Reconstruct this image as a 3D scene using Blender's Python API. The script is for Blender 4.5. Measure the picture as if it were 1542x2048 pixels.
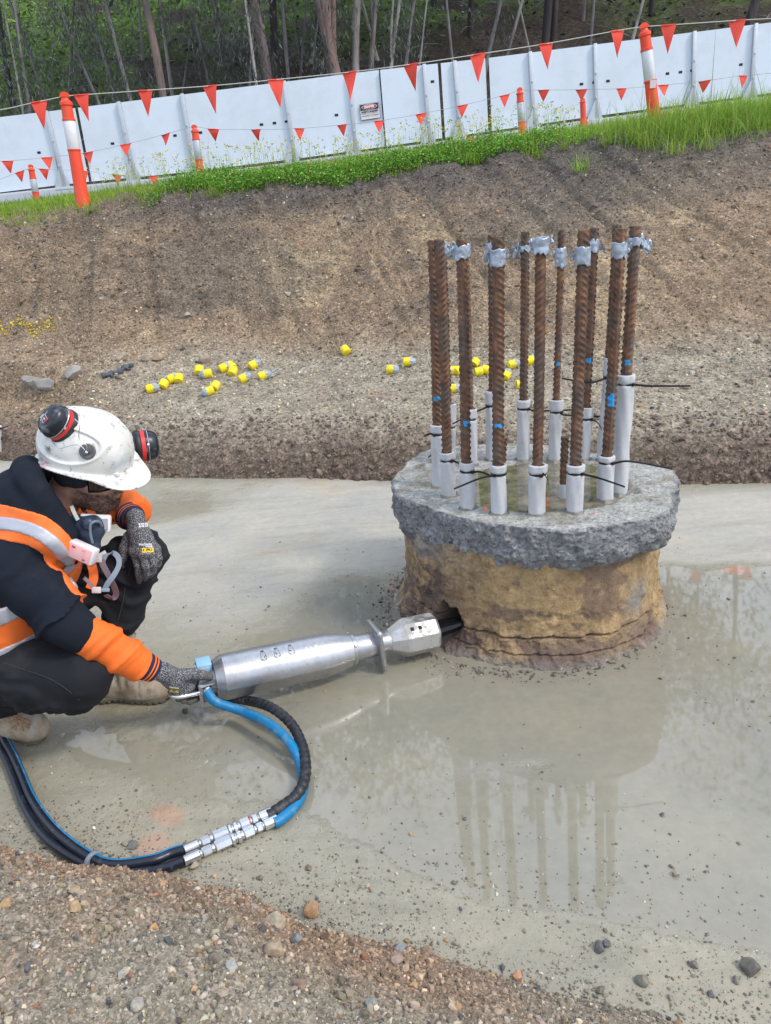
import bpy, math, random
import numpy as np
from mathutils import Vector, Matrix
from mathutils.bvhtree import BVHTree

for o in list(bpy.data.objects):
    bpy.data.objects.remove(o)
SC = bpy.context.scene
COL = SC.collection
R_ = math.radians
rng = np.random.default_rng(7)
random.seed(7)

# ------------------------------------------------------------------ camera
FOC, PITCH, ROLL, EYE = 1518.0, R_(21), R_(-4.8), 1.45
cam_d = bpy.data.cameras.new('camera')
cam = bpy.data.objects.new('camera', cam_d)
COL.objects.link(cam)
cam_d.sensor_fit = 'VERTICAL'
cam_d.sensor_height = 24.0
cam_d.lens = 24.0*FOC/2048.0
cam_d.clip_start = 0.05
cam_d.clip_end = 600
F_ = np.array([0, math.cos(PITCH), -math.sin(PITCH)])
U0 = np.array([0, math.sin(PITCH), math.cos(PITCH)])
X0 = np.array([1.0, 0, 0])
RT = math.cos(ROLL)*X0 + math.sin(ROLL)*U0
UP = -math.sin(ROLL)*X0 + math.cos(ROLL)*U0
CP = np.array([0, 0, EYE])
cam.matrix_world = Matrix(((RT[0], UP[0], -F_[0], 0), (RT[1], UP[1], -F_[1], 0), (RT[2], UP[2], -F_[2], EYE), (0, 0, 0, 1)))
SC.camera = cam

# ------------------------------------------------------------------ world and sun
SUN_EL, SUN_AZ = R_(48), R_(118)         # azimuth clockwise from +Y (north): from the right, a little behind the camera
world = bpy.data.worlds.new('World')
SC.world = world
world.use_nodes = True
wn = world.node_tree
wn.nodes.clear()
sky = wn.nodes.new('ShaderNodeTexSky')
sky.sky_type = 'NISHITA'
sky.sun_disc = False
sky.sun_elevation = SUN_EL
sky.sun_rotation = SUN_AZ
sky.air_density = 1.0
sky.dust_density = 4.0
sky.ozone_density = 1.0
bg = wn.nodes.new('ShaderNodeBackground')
bg.inputs['Strength'].default_value = 0.12
wo = wn.nodes.new('ShaderNodeOutputWorld')
tcw = wn.nodes.new('ShaderNodeTexCoord'); nzw = wn.nodes.new('ShaderNodeTexNoise'); nzw.inputs['Scale'].default_value = 2.6; nzw.inputs['Detail'].default_value = 7
rpw = wn.nodes.new('ShaderNodeValToRGB'); rpw.color_ramp.elements[0].position = 0.36; rpw.color_ramp.elements[1].position = 0.60
rpw.color_ramp.elements[0].color = (.35, .35, .35, 1); rpw.color_ramp.elements[1].color = (.95, .95, .95, 1)
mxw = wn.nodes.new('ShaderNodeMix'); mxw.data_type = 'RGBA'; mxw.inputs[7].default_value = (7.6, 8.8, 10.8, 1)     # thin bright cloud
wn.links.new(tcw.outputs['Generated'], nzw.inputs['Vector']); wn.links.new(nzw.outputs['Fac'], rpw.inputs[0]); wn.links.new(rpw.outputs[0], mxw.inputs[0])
# added brightening of the sky over the hill, half way up, strengthens puddle reflections
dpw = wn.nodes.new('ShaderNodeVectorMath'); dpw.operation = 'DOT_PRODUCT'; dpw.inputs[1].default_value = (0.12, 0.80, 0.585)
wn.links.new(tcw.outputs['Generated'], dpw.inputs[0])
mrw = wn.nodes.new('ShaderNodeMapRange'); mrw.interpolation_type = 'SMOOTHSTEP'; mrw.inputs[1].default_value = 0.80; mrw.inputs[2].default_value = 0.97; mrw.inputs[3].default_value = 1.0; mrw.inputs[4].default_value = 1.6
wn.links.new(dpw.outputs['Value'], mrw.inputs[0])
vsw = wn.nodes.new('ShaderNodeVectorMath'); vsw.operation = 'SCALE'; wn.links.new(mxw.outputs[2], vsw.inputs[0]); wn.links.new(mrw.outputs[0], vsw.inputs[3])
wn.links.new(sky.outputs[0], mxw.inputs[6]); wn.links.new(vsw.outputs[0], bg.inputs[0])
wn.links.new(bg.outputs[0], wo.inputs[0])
sd = bpy.data.lights.new('sun', 'SUN')
sd.energy = 1.5
sd.angle = R_(10)
sd.color = (1.0, 0.94, 0.86)
sun = bpy.data.objects.new('sun', sd)
COL.objects.link(sun)
sv = Vector((math.sin(SUN_AZ)*math.cos(SUN_EL), math.cos(SUN_AZ)*math.cos(SUN_EL), math.sin(SUN_EL)))
sun.rotation_euler = sv.to_track_quat('Z', 'Y').to_euler()
SC.view_settings.view_transform = 'Standard'
SC.view_settings.look = 'None'
SC.view_settings.exposure = 0.42
SC.view_settings.gamma = 1.0
SC.cycles.use_denoising = True
SC.cycles.max_bounces = 6

# ------------------------------------------------------------------ placing helpers
def ray(x, y):
    return RT*(x-771)/FOC + UP*(1024-y)/FOC + F_
def PZ(x, y, z=0.0):
    v = ray(x, y); return CP + v*((z-EYE)/v[2])
def PY(x, y, Y):
    v = ray(x, y); return CP + v*(Y/v[1])
def V(*a): return np.array(a, float)
def nrm(v):
    v = np.asarray(v, float); return v/(np.linalg.norm(v)+1e-12)

# ------------------------------------------------------------------ noise
def _h(ix, iy, iz, s):
    n = (ix.astype(np.int64)*374761393 + iy.astype(np.int64)*668265263 + iz.astype(np.int64)*2147483647 + s*974711) & 0xffffffff
    n = ((n ^ (n >> 13))*1274126177) & 0xffffffff
    n = ((n ^ (n >> 16))*2246822519) & 0xffffffff
    n = n ^ (n >> 15)
    return n.astype(np.float64)/4294967295.0*2-1
def vn(P, sc=1.0, s=0):
    P = np.asarray(P, float)*sc
    i = np.floor(P); f = P-i; u = f*f*(3-2*f); i = i.astype(np.int64)
    x, y, z = i[:, 0], i[:, 1], i[:, 2]
    r = 0
    for dx in (0, 1):
        wx = u[:, 0] if dx else 1-u[:, 0]
        for dy in (0, 1):
            wy = u[:, 1] if dy else 1-u[:, 1]
            for dz in (0, 1):
                wz = u[:, 2] if dz else 1-u[:, 2]
                r = r + wx*wy*wz*_h(x+dx, y+dy, z+dz, s)
    return r
def fbm(P, sc=1.0, oc=4, s=0, g=0.5):
    r = 0; a = 1.0; t = 0
    for k in range(oc):
        r = r + a*vn(P, sc, s+k*17); t += a; a *= g; sc *= 2.03
    return r/t
def fb2(x, y, sc=1.0, oc=4, s=0, g=0.5):
    x = np.asarray(x, float); y = np.asarray(y, float)
    return fbm(np.stack([x.ravel(), y.ravel(), np.full(x.size, 0.37)], 1), sc, oc, s, g).reshape(x.shape)
def sst(a, b, x):
    t = np.clip((x-a)/(b-a), 0, 1); return t*t*(3-2*t)

# ------------------------------------------------------------------ materials
class NT:
    def __init__(s, name):
        s.m = bpy.data.materials.new(name); s.m.use_nodes = True
        s.t = s.m.node_tree; s.t.nodes.clear()
        s.o = s.n('ShaderNodeOutputMaterial'); s.b = s.n('ShaderNodeBsdfPrincipled')
        s.l(s.b.outputs[0], s.o.inputs[0])
    def n(s, k, **kw):
        x = s.t.nodes.new(k)
        for a, b in kw.items():
            if a in x.inputs: x.inputs[a].default_value = b
            else: setattr(x, a, b)
        return x
    def l(s, a, b): s.t.links.new(a, b)
    def co(s, obj=True):
        if not hasattr(s, '_tc'): s._tc = s.n('ShaderNodeTexCoord')
        return s._tc.outputs['Object']
    def noise(s, sc, det=4, rough=0.6, vec=None, dist=0.0):
        x = s.n('ShaderNodeTexNoise'); x.inputs['Scale'].default_value = sc; x.inputs['Detail'].default_value = det
        x.inputs['Roughness'].default_value = rough; x.inputs['Distortion'].default_value = dist
        s.l(vec if vec is not None else s.co(), x.inputs['Vector']); return x.outputs['Fac']
    def vor(s, sc, out='Distance', vec=None, feat='F1'):
        x = s.n('ShaderNodeTexVoronoi'); x.feature = feat; x.inputs['Scale'].default_value = sc
        s.l(vec if vec is not None else s.co(), x.inputs['Vector']); return x.outputs[out]
    def ramp(s, fac, stops, interp='LINEAR'):
        r = s.n('ShaderNodeValToRGB'); r.color_ramp.interpolation = interp
        e = r.color_ramp.elements
        while len(e) > 1: e.remove(e[-1])
        for k, (p, c) in enumerate(stops):
            q = e[0] if k == 0 else e.new(p)
            q.position = p
            if not hasattr(c, '__len__'): c = (c, c, c)
            q.color = (*c[:3], 1)
        s.l(fac, r.inputs[0]); return r.outputs[0]
    def mix(s, fac, a, b, mode='MIX'):
        x = s.n('ShaderNodeMix'); x.data_type = 'RGBA'; x.blend_type = mode; x.clamp_result = False
        for v, i in ((fac, 0), (a, 6), (b, 7)):
            if isinstance(v, bpy.types.NodeSocket): s.l(v, x.inputs[i])
            elif i == 0: x.inputs[0].default_value = v
            else: x.inputs[i].default_value = (*v[:3], 1) if hasattr(v, '__len__') else (v, v, v, 1)
        return x.outputs[2]
    def math(s, op, a, b=0.5):
        x = s.n('ShaderNodeMath'); x.operation = op
        for v, i in ((a, 0), (b, 1)):
            if isinstance(v, bpy.types.NodeSocket): s.l(v, x.inputs[i])
            else: x.inputs[i].default_value = v
        return x.outputs[0]
    def attr(s, name, out='Color'):
        x = s.n('ShaderNodeAttribute'); x.attribute_name = name; return x.outputs[out]
    def set(s, **kw):
        for k, v in kw.items():
            i = s.b.inputs[k.replace('_', ' ')]
            if isinstance(v, bpy.types.NodeSocket): s.l(v, i)
            elif hasattr(v, '__len__'): i.default_value = (*v[:3], 1)
            else: i.default_value = v
        return s
    def bump(s, h, st=0.3, d=0.01, prev=None):
        x = s.n('ShaderNodeBump'); x.inputs['Strength'].default_value = st; x.inputs['Distance'].default_value = d
        s.l(h, x.inputs['Height'])
        if prev is not None: s.l(prev, x.inputs['Normal'])
        s.l(x.outputs[0], s.b.inputs['Normal']); return x.outputs[0]

def simple(name, col, rough=0.6, metal=0.0, var=0.15, nsc=20.0, bump=0.0, bsc=80.0, bd=0.003, dirt=None, dirtamt=0.5, dsc=6.0, dth=0.55):
    m = NT(name)
    n = m.noise(nsc, 5)
    c = m.mix(n, tuple(x*(1-var) for x in col), tuple(min(1, x*(1+var)) for x in col))
    if dirt is not None:
        dn = m.noise(dsc, 8, 0.7)
        f = m.ramp(dn, [(dth-0.06, 0), (dth+0.08, dirtamt)])
        c = m.mix(f, c, dirt)
    m.set(Base_Color=c, Roughness=rough, Metallic=metal)
    if bump: m.bump(m.noise(bsc, 4), bump, bd)
    return m.m

# ------------------------------------------------------------------ objects
def link(name, me, mat=None, parent=None, smooth=True):
    o = bpy.data.objects.new(name, me); COL.objects.link(o)
    if mat is not None:
        for q in (mat if isinstance(mat, (list, tuple)) else [mat]): me.materials.append(q)
    if parent is not None: o.parent = parent
    return o
def tag(o, label=None, cat=None, group=None, kind=None):
    if label: o['label'] = label
    if cat: o['category'] = cat
    if group: o['group'] = group
    if kind: o['kind'] = kind
    return o
def empty(name, label, cat, group=None, loc=(0, 0, 0)):
    o = bpy.data.objects.new(name, None); COL.objects.link(o); o.location = loc
    o.empty_display_size = 0.05
    return tag(o, label, cat, group)
def npmesh(name, v, polys, smooth=True, mi=None, colattr=None, fl=None):
    """polys: list of (n,k) index arrays"""
    me = bpy.data.meshes.new(name)
    v = np.asarray(v, np.float32)
    me.vertices.add(len(v)); me.vertices.foreach_set('co', v.ravel())
    polys = [np.asarray(p, np.int32) for p in polys if len(p)]
    li = np.concatenate([p.ravel() for p in polys])
    tot = np.concatenate([np.full(len(p), p.shape[1], np.int32) for p in polys])
    st = np.concatenate([[0], np.cumsum(tot)[:-1]]).astype(np.int32)
    me.loops.add(len(li)); me.loops.foreach_set('vertex_index', li)
    me.polygons.add(len(tot)); me.polygons.foreach_set('loop_start', st); me.polygons.foreach_set('loop_total', tot)
    if mi is not None: me.polygons.foreach_set('material_index', np.asarray(mi, np.int32))
    me.update(calc_edges=True)
    me.polygons.foreach_set('use_smooth', np.full(len(tot), smooth, bool))
    if colattr is not None:
        for nm, c in colattr.items():
            a = me.attributes.new(nm, 'FLOAT_COLOR', 'POINT')
            c4 = np.ones((len(v), 4), np.float32); c4[:, :c.shape[1]] = c
            a.data.foreach_set('color', c4.ravel())
    me.validate()
    return me
def grid_faces(nu, nv, wrap_u=False):
    i = np.arange(nu if wrap_u else nu-1)[:, None]; j = np.arange(nv-1)[None, :]
    a = i*nv+j; b = ((i+1) % nu)*nv+j
    return np.stack([a, b, b+1, a+1], -1).reshape(-1, 4)

class MB:
    """collects shapes into one mesh"""
    def __init__(s): s.v = []; s.f = []; s.mi = []; s.n = 0; s.cm = 0
    def add(s, v, f, mi=None):
        s.v.append(np.asarray(v, float).reshape(-1, 3))
        for q in f: s.f.append(tuple(int(k)+s.n for k in q)); s.mi.append(s.cm if mi is None else mi)
        s.n += len(s.v[-1]); return s
    def box(s, c, half, R=None, bev=0.0):
        hx, hy, hz = half
        if bev <= 0:
            v = np.array([[x, y, z] for x in (-hx, hx) for y in (-hy, hy) for z in (-hz, hz)], float)
            f = [(0, 1, 3, 2), (4, 6, 7, 5), (0, 4, 5, 1), (2, 3, 7, 6), (0, 2, 6, 4), (1, 5, 7, 3)]
        else:
            import bmesh
            bm = bmesh.new(); bmesh.ops.create_cube(bm, size=1.0)
            for q in bm.verts: q.co = Vector((q.co.x*2*hx, q.co.y*2*hy, q.co.z*2*hz))
            bmesh.ops.bevel(bm, geom=bm.edges[:], offset=bev, segments=2, affect='EDGES', profile=0.5)
            bm.verts.index_update()
            v = np.array([q.co[:] for q in bm.verts]); f = [tuple(w.index for w in q.verts) for q in bm.faces]; bm.free()
        if R is not None: v = v @ np.asarray(R, float).T      # R columns = axes
        return s.add(v+np.asarray(c, float), f)
    def tube(s, pts, r, seg=10, cap=True, closed=False, flat=None):
        pts = np.asarray(pts, float); n = len(pts)
        rr = np.full(n, r, float) if np.isscalar(r) else np.asarray(r, float)
        if closed: t = np.roll(pts, -1, 0)-np.roll(pts, 1, 0)
        else: t = np.gradient(pts, axis=0)
        t /= np.linalg.norm(t, axis=1)[:, None]+1e-12
        u = np.cross(t[0], [0, 0, 1.0])
        if np.linalg.norm(u) < 1e-3: u = np.cross(t[0], [1.0, 0, 0])
        u = nrm(u); us = []
        for k in range(n):
            u = nrm(u-t[k]*np.dot(u, t[k])); us.append(u)
        us = np.array(us); w = np.cross(t, us)
        an = np.linspace(0, 2*math.pi, seg, endpoint=False)
        v = pts[:, None]+rr[:, None, None]*(np.cos(an)[None, :, None]*us[:, None]+np.sin(an)[None, :, None]*w[:, None]*(1 if flat is None else flat))
        f = []
        for k in range(n if closed else n-1):
            k2 = (k+1) % n
            for j in range(seg):
                j2 = (j+1) % seg
                f.append((k*seg+j, k*seg+j2, k2*seg+j2, k2*seg+j))
        if cap and not closed:
            f.append(tuple(range(seg))[::-1]); f.append(tuple((n-1)*seg+j for j in range(seg)))
        return s.add(v, f)
    def lathe(s, c, ax, prof, seg=32, mod=None, ref=None, caps=True):
        """prof = [(t along axis, radius)]; mod(theta, t, r)->r"""
        ax = nrm(ax); u = nrm(np.cross(ax, [0, 0, 1.0] if abs(ax[2]) < 0.9 else [1.0, 0, 0])) if ref is None else nrm(np.asarray(ref)-ax*np.dot(ref, ax))
        w = np.cross(ax, u); an = np.linspace(0, 2*math.pi, seg, endpoint=False)
        v = []
        for t, r in prof:
            r_ = np.full(seg, r, float)
            if mod is not None: r_ = mod(an, t, r_)
            v.append(np.asarray(c)+ax*t+r_[:, None]*(np.cos(an)[:, None]*u+np.sin(an)[:, None]*w))
        n = len(prof); v = np.concatenate(v); f = []
        for k in range(n-1):
            for j in range(seg):
                j2 = (j+1) % seg; f.append((k*seg+j, k*seg+j2, (k+1)*seg+j2, (k+1)*seg+j))
        if caps:
            f.append(tuple(range(seg))[::-1]); f.append(tuple((n-1)*seg+j for j in range(seg)))
        return s.add(v, f)
    def prism(s, poly, d):
        poly = np.asarray(poly, float); n = len(poly); d = np.asarray(d, float)
        v = np.concatenate([poly, poly+d])
        f = [tuple(range(n))[::-1], tuple(range(n, 2*n))]+[(k, (k+1) % n, n+(k+1) % n, n+k) for k in range(n)]
        return s.add(v, f)
    def build(s, name, mat, parent=None, smooth=True, sharp=35):
        me = bpy.data.meshes.new(name)
        me.from_pydata([tuple(x) for x in np.concatenate(s.v)], [], s.f)
        if any(s.mi): me.polygons.foreach_set('material_index', s.mi)
        if smooth:
            me.polygons.foreach_set('use_smooth', [True]*len(me.polygons))
            try: me.set_sharp_from_angle(angle=R_(sharp))
            except Exception: pass
        me.update()
        return link(name, me, mat, parent)

def spline(pts, n=60, closed=False):
    pts = np.asarray(pts, float)
    P = np.concatenate([[2*pts[0]-pts[1]], pts, [2*pts[-1]-pts[-2]]]) if not closed else np.concatenate([[pts[-1]], pts, pts[:2]])
    m = len(P)-3; out = []
    for t in np.linspace(0, m-1e-6, n, endpoint=not closed):
        k = int(t); u = t-k; a, b, c, d = P[k], P[k+1], P[k+2], P[k+3]
        out.append(0.5*((2*b)+(-a+c)*u+(2*a-5*b+4*c-d)*u*u+(-a+3*b-3*c+d)*u**3))
    return np.array(out)

def text_mesh(body, size=1.0, ext=0.0, sx=1.0, bold=0.0):
    """flat lettering centred at the origin in XY, as (verts, faces)"""
    cu = bpy.data.curves.new('t', 'FONT'); cu.body = body; cu.size = size; cu.align_x = 'CENTER'; cu.align_y = 'CENTER'
    cu.resolution_u = 3; cu.offset = bold; cu.extrude = ext
    ob = bpy.data.objects.new('t', cu); COL.objects.link(ob)
    dg = bpy.context.evaluated_depsgraph_get(); dg.update()
    me = ob.evaluated_get(dg).to_mesh()
    v = np.array([q.co[:] for q in me.vertices]).reshape(-1, 3); f = [tuple(p.vertices) for p in me.polygons]
    ob.evaluated_get(dg).to_mesh_clear()
    bpy.data.objects.remove(ob); bpy.data.curves.remove(cu)
    v[:, 0] *= sx
    return v, f

# ------------------------------------------------------------------ implicit surfaces (for the figure and other organic shapes)
def capsule(P, a, b, r1, r2=None):
    if r2 is None: r2 = r1
    a = np.asarray(a, float); b = np.asarray(b, float); d = b-a
    t = np.clip(((P-a)@d)/(d@d), 0, 1)
    return np.linalg.norm(P-a-t[:, None]*d, axis=1)-(r1+(r2-r1)*t)
def ellip(P, c, r, R=None):
    q = P-np.asarray(c, float)
    if R is not None: q = q@np.asarray(R)
    r = np.asarray(r, float)
    k0 = np.linalg.norm(q/r, axis=1); k1 = np.linalg.norm(q/(r*r), axis=1)
    return k0*(k0-1)/(k1+1e-9)
def rbox(P, c, h, rd, R=None):
    q = P-np.asarray(c, float)
    if R is not None: q = q@np.asarray(R)
    q = np.abs(q)-(np.asarray(h, float)-rd)
    return np.linalg.norm(np.maximum(q, 0), axis=1)+np.minimum(q.max(1), 0)-rd
def smin(a, b, k):
    h = np.clip(0.5+0.5*(b-a)/k, 0, 1); return b+(a-b)*h-k*h*(1-h)
def smax(a, b, k): return -smin(-a, -b, k)
def mesh_sdf(f, lo, hi, h, name='m', B=8):
    lo = np.asarray(lo, float); hi = np.asarray(hi, float)
    nb = np.ceil((hi-lo)/(h*B)).astype(int); n = nb*B+1
    bi = np.stack(np.meshgrid(*[np.arange(k) for k in nb], indexing='ij'), -1).reshape(-1, 3)
    cen = lo+(bi+0.5)*B*h
    dc = f(cen)
    rad = B*h*0.87*1.35+0.012
    val = np.full(tuple(n), 1.0, np.float32)
    for b, d in zip(bi[dc <= -rad], dc[dc <= -rad]):
        val[b[0]*B:b[0]*B+B+1, b[1]*B:b[1]*B+B+1, b[2]*B:b[2]*B+B+1] = -1.0
    near = bi[np.abs(dc) < rad]
    g = np.stack(np.meshgrid(*[np.arange(B+1)]*3, indexing='ij'), -1).reshape(-1, 3)
    for k in range(0, len(near), 400):
        nbk = near[k:k+400]
        idx = (nbk[:, None]*B+g[None]).reshape(-1, 3)
        vals = f(lo+idx*h)
        val[idx[:, 0], idx[:, 1], idx[:, 2]] = vals
    val = np.where(val == 0, 1e-7, val)
    ins = val < 0
    c = np.zeros(tuple(n-1), np.int8)
    for dx in (0, 1):
        for dy in (0, 1):
            for dz in (0, 1):
                c += ins[dx:n[0]-1+dx, dy:n[1]-1+dy, dz:n[2]-1+dz]
    act = (c > 0) & (c < 8)
    cid = np.full(act.shape, -1, np.int64); ci = np.argwhere(act); cid[act] = np.arange(len(ci))
    acc = np.zeros((len(ci), 3)); cnt = np.zeros(len(ci))
    cor = [(0, 0, 0), (1, 0, 0), (0, 1, 0), (1, 1, 0), (0, 0, 1), (1, 0, 1), (0, 1, 1), (1, 1, 1)]
    for a in range(8):
        for b in range(a+1, 8):
            A = np.array(cor[a]); Bc = np.array(cor[b])
            if np.abs(A-Bc).sum() != 1: continue
            va = val[ci[:, 0]+A[0], ci[:, 1]+A[1], ci[:, 2]+A[2]]; vb = val[ci[:, 0]+Bc[0], ci[:, 1]+Bc[1], ci[:, 2]+Bc[2]]
            m = (va < 0) != (vb < 0)
            t = np.where(m, va/(va-vb+1e-20), 0)
            acc += np.where(m[:, None], A+t[:, None]*(Bc-A), 0); cnt += m
    verts = lo+(ci+acc/cnt[:, None])*h
    quads = []
    for ax in range(3):
        sl0 = [slice(None)]*3; sl1 = [slice(None)]*3
        sl0[ax] = slice(0, n[ax]-1); sl1[ax] = slice(1, n[ax])
        s0 = ins[tuple(sl0)]; s1 = ins[tuple(sl1)]
        e = np.argwhere(s0 != s1)
        o1, o2 = [(1, 2), (2, 0), (0, 1)][ax]
        ok = (e[:, o1] > 0) & (e[:, o2] > 0) & (e[:, o1] < n[o1]-1) & (e[:, o2] < n[o2]-1)
        e = e[ok]
        if not len(e): continue
        def C(d1, d2):
            q = e.copy(); q[:, o1] += d1; q[:, o2] += d2; return cid[q[:, 0], q[:, 1], q[:, 2]]
        q = np.stack([C(-1, -1), C(0, -1), C(0, 0), C(-1, 0)], 1)
        fl = s0[e[:, 0], e[:, 1], e[:, 2]]
        q[~fl] = q[~fl][:, ::-1]
        quads.append(q)
    return verts, np.concatenate(quads)
def sdf_obj(name, f, lo, hi, h, mat, parent=None, mi=None, cols=None, smooth_it=1):
    v, q = mesh_sdf(f, lo, hi, h)
    for _ in range(smooth_it):     # light relaxation removes stair steps
        s = np.zeros_like(v); c = np.zeros(len(v))
        for a, b in ((0, 1), (1, 2), (2, 3), (3, 0)):
            np.add.at(s, q[:, a], v[q[:, b]]); np.add.at(s, q[:, b], v[q[:, a]]); np.add.at(c, q[:, a], 1); np.add.at(c, q[:, b], 1)
        v = 0.5*v+0.5*s/np.maximum(c, 1)[:, None]
    me = npmesh(name, v, [q], True, mi=None if mi is None else mi(v[q].mean(1)), colattr=None if cols is None else cols(v))
    return link(name, me, mat, parent)
# ================================================================== SETTING
def lin(r, g, b):
    return tuple(((c/255)/12.92 if c/255 < 0.04045 else ((c/255+0.055)/1.055)**2.4) for c in (r, g, b))

# ---- soil material shared by bank, spoil and hillside (colour varies by place through the 'tint' attribute)
def soil_mat(name, s1=9, s2=60, s3=220, bst=0.9, bd=0.012, var=0.45, rough=0.95):
    m = NT(name)
    t = m.attr('tint')
    n1 = m.noise(s1, 8, 0.7); n2 = m.noise(s2, 6, 0.75); vc = m.vor(s3, 'Color'); vd = m.vor(s3, 'Distance')
    g = m.ramp(n1, [(0.3, 1-var), (0.7, 1+var*0.7)])
    c = m.mix(1.0, t, g, 'MULTIPLY')
    g2 = m.ramp(n2, [(0.25, 0.55), (0.5, 1.0), (0.78, 1.5)])
    c = m.mix(1.0, c, g2, 'MULTIPLY')
    bw = m.n('ShaderNodeRGBToBW'); m.l(vc, bw.inputs[0])
    g3 = m.ramp(bw.outputs[0], [(0.15, 0.6), (0.6, 1.05), (0.9, 1.6)])
    c = m.mix(0.8, c, m.mix(1.0, c, g3, 'MULTIPLY'))
    m.set(Base_Color=c, Roughness=rough)
    m.b.inputs['Specular IOR Level'].default_value = 0.25
    p = m.bump(n2, bst*0.7, bd*1.5)
    p = m.bump(vd, bst*0.6, bd*0.5, p)
    return m.m
M_bank = soil_mat('bank_soil', 7, 45, 75)
M_spoil = soil_mat('spoil_soil', 10, 70, 190, 0.8, 0.006, 0.35)
M_hill = soil_mat('forest_floor', 0.8, 6, 9, 0.6, 0.1, 0.5)
def stone_mat():
    m = NT('stone'); t = m.attr('tint'); n = m.noise(120, 4)
    c = m.mix(1.0, t, m.ramp(n, [(0.3, 0.75), (0.7, 1.2)]), 'MULTIPLY')
    m.set(Base_Color=c, Roughness=0.9); m.b.inputs['Specular IOR Level'].default_value = 0.25
    return m.m
M_stone = stone_mat()

# stone templates
def ico(sub=1):
    import bmesh
    bm = bmesh.new(); bmesh.ops.create_icosphere(bm, subdivisions=sub, radius=1)
    bm.verts.index_update()
    v = np.array([q.co[:] for q in bm.verts]); f = np.array([[w.index for w in q.verts] for q in bm.faces]); bm.free(); return v, f
def rock_shape(seed, sub=1, rough=0.35, cuts=7):
    v, f = ico(sub); r = np.random.default_rng(seed)
    v = v*(1+rough*0.35*vn(v+seed*3.1, 1.3, seed)[:, None])
    for _ in range(cuts):                                   # flatten random sides for an angular, broken look
        n = nrm(r.normal(size=3)); d = r.uniform(0.55, 0.85)
        e = v@n-d; v = v-np.where(e > 0, e, 0)[:, None]*n*0.92
    return v*np.array([1, r.uniform(0.7, 1), r.uniform(0.5, 0.85)]), f
T_small = [rock_shape(k, 1) for k in range(7)]
T_tiny = [rock_shape(k+40, 1) for k in range(1)]
iv, jf = ico(1)
_i0 = None
def tinyshape(seed):
    r = np.random.default_rng(seed)
    import bmesh
    bm = bmesh.new(); bmesh.ops.create_icosphere(bm, subdivisions=1, radius=1); bm.free()
    phi = (1+5**0.5)/2
    v = np.array([(-1, phi, 0), (1, phi, 0), (-1, -phi, 0), (1, -phi, 0), (0, -1, phi), (0, 1, phi), (0, -1, -phi), (0, 1, -phi), (phi, 0, -1), (phi, 0, 1), (-phi, 0, -1), (-phi, 0, 1)], float)/1.9
    f = np.array([(0, 11, 5), (0, 5, 1), (0, 1, 7), (0, 7, 10), (0, 10, 11), (1, 5, 9), (5, 11, 4), (11, 10, 2), (10, 7, 6), (7, 1, 8), (3, 9, 4), (3, 4, 2), (3, 2, 6), (3, 6, 8), (3, 8, 9), (4, 9, 5), (2, 4, 11), (6, 2, 10), (8, 6, 7), (9, 8, 1)])
    return v*r.uniform(0.6, 1.25, (12, 1))*np.array([1, r.uniform(0.6, 1), r.uniform(0.45, 0.8)]), f
T_tiny = [tinyshape(k) for k in range(9)]
def randrot(n, r):
    q = r.normal(size=(n, 4)); q /= np.linalg.norm(q, axis=1)[:, None]; w, x, y, z = q.T
    return np.stack([1-2*(y*y+z*z), 2*(x*y-z*w), 2*(x*z+y*w), 2*(x*y+z*w), 1-2*(x*x+z*z), 2*(y*z-x*w), 2*(x*z-y*w), 2*(y*z+x*w), 1-2*(x*x+y*y)], 1).reshape(n, 3, 3)
def scatter(name, P, size, cols, label, templates=T_tiny, seed=1, mat=None, smooth=False, kind='stuff', cat='gravel'):
    r = np.random.default_rng(seed); n = len(P); vs = []; fs = []; cs = []; o = 0
    which = r.integers(0, len(templates), n)
    for k, (tv, tf) in enumerate(templates):
        m = which == k; c = m.sum()
        if not c: continue
        Rm = randrot(c, r)
        v = np.einsum('nij,vj->nvi', Rm, tv)*size[m][:, None, None]+P[m][:, None]
        vs.append(v.reshape(-1, 3)); nv = len(tv)
        fs.append((tf[None]+(np.arange(c)*nv)[:, None, None]+o).reshape(-1, 3)); cs.append(np.repeat(cols[m], nv, 0)); o += c*nv
    me = npmesh(name, np.concatenate(vs), [np.concatenate(fs)], smooth, colattr={'tint': np.concatenate(cs)})
    return tag(link(name, me, mat or M_stone), label, cat, None, kind)

# ---- bank profile -------------------------------------------------------------------------------
e0 = [(-16, 7.0)]+[tuple(PZ(x, y)[:2]) for x, y in [(-60, 915), (60, 925), (300, 957), (600, 957), (860, 962), (1400, 970), (1542, 966)]]+[(4.5, 3.1), (16, 1.5)]
e0x, e0y = np.array(e0).T
def E0(x): return np.interp(x, e0x, e0y)+0.03*fb2(x, x*0, 2.2, 3, 5)
def E2(x): return np.interp(x, [-16, -3, -0.6, 2.14, 4, 16], [7.2, 6.35, 6.1, 5.0, 4.6, 4.2])
def Z2(x): return np.interp(x, [-16, -3, -0.6, 2.14, 16], [0.8, 0.62, 0.42, 0.42, 0.5])
def YC(x): return 8.15+0.12*fb2(x, x*0, 0.6, 3, 9)
def ZC(x): return 1.83+0.042*(x+3.4)
gx = np.concatenate([np.linspace(-16, -5.5, 30), np.linspace(-5.4, 5.4, 430), np.linspace(5.5, 16, 30)])
kn = [0, 0.04, 0.075, 0.11, 0.16, 0.24, 0.36, 0.45, 0.93, 0.975, 1.0]
tv_ = np.linspace(0, 1, 300)
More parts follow.
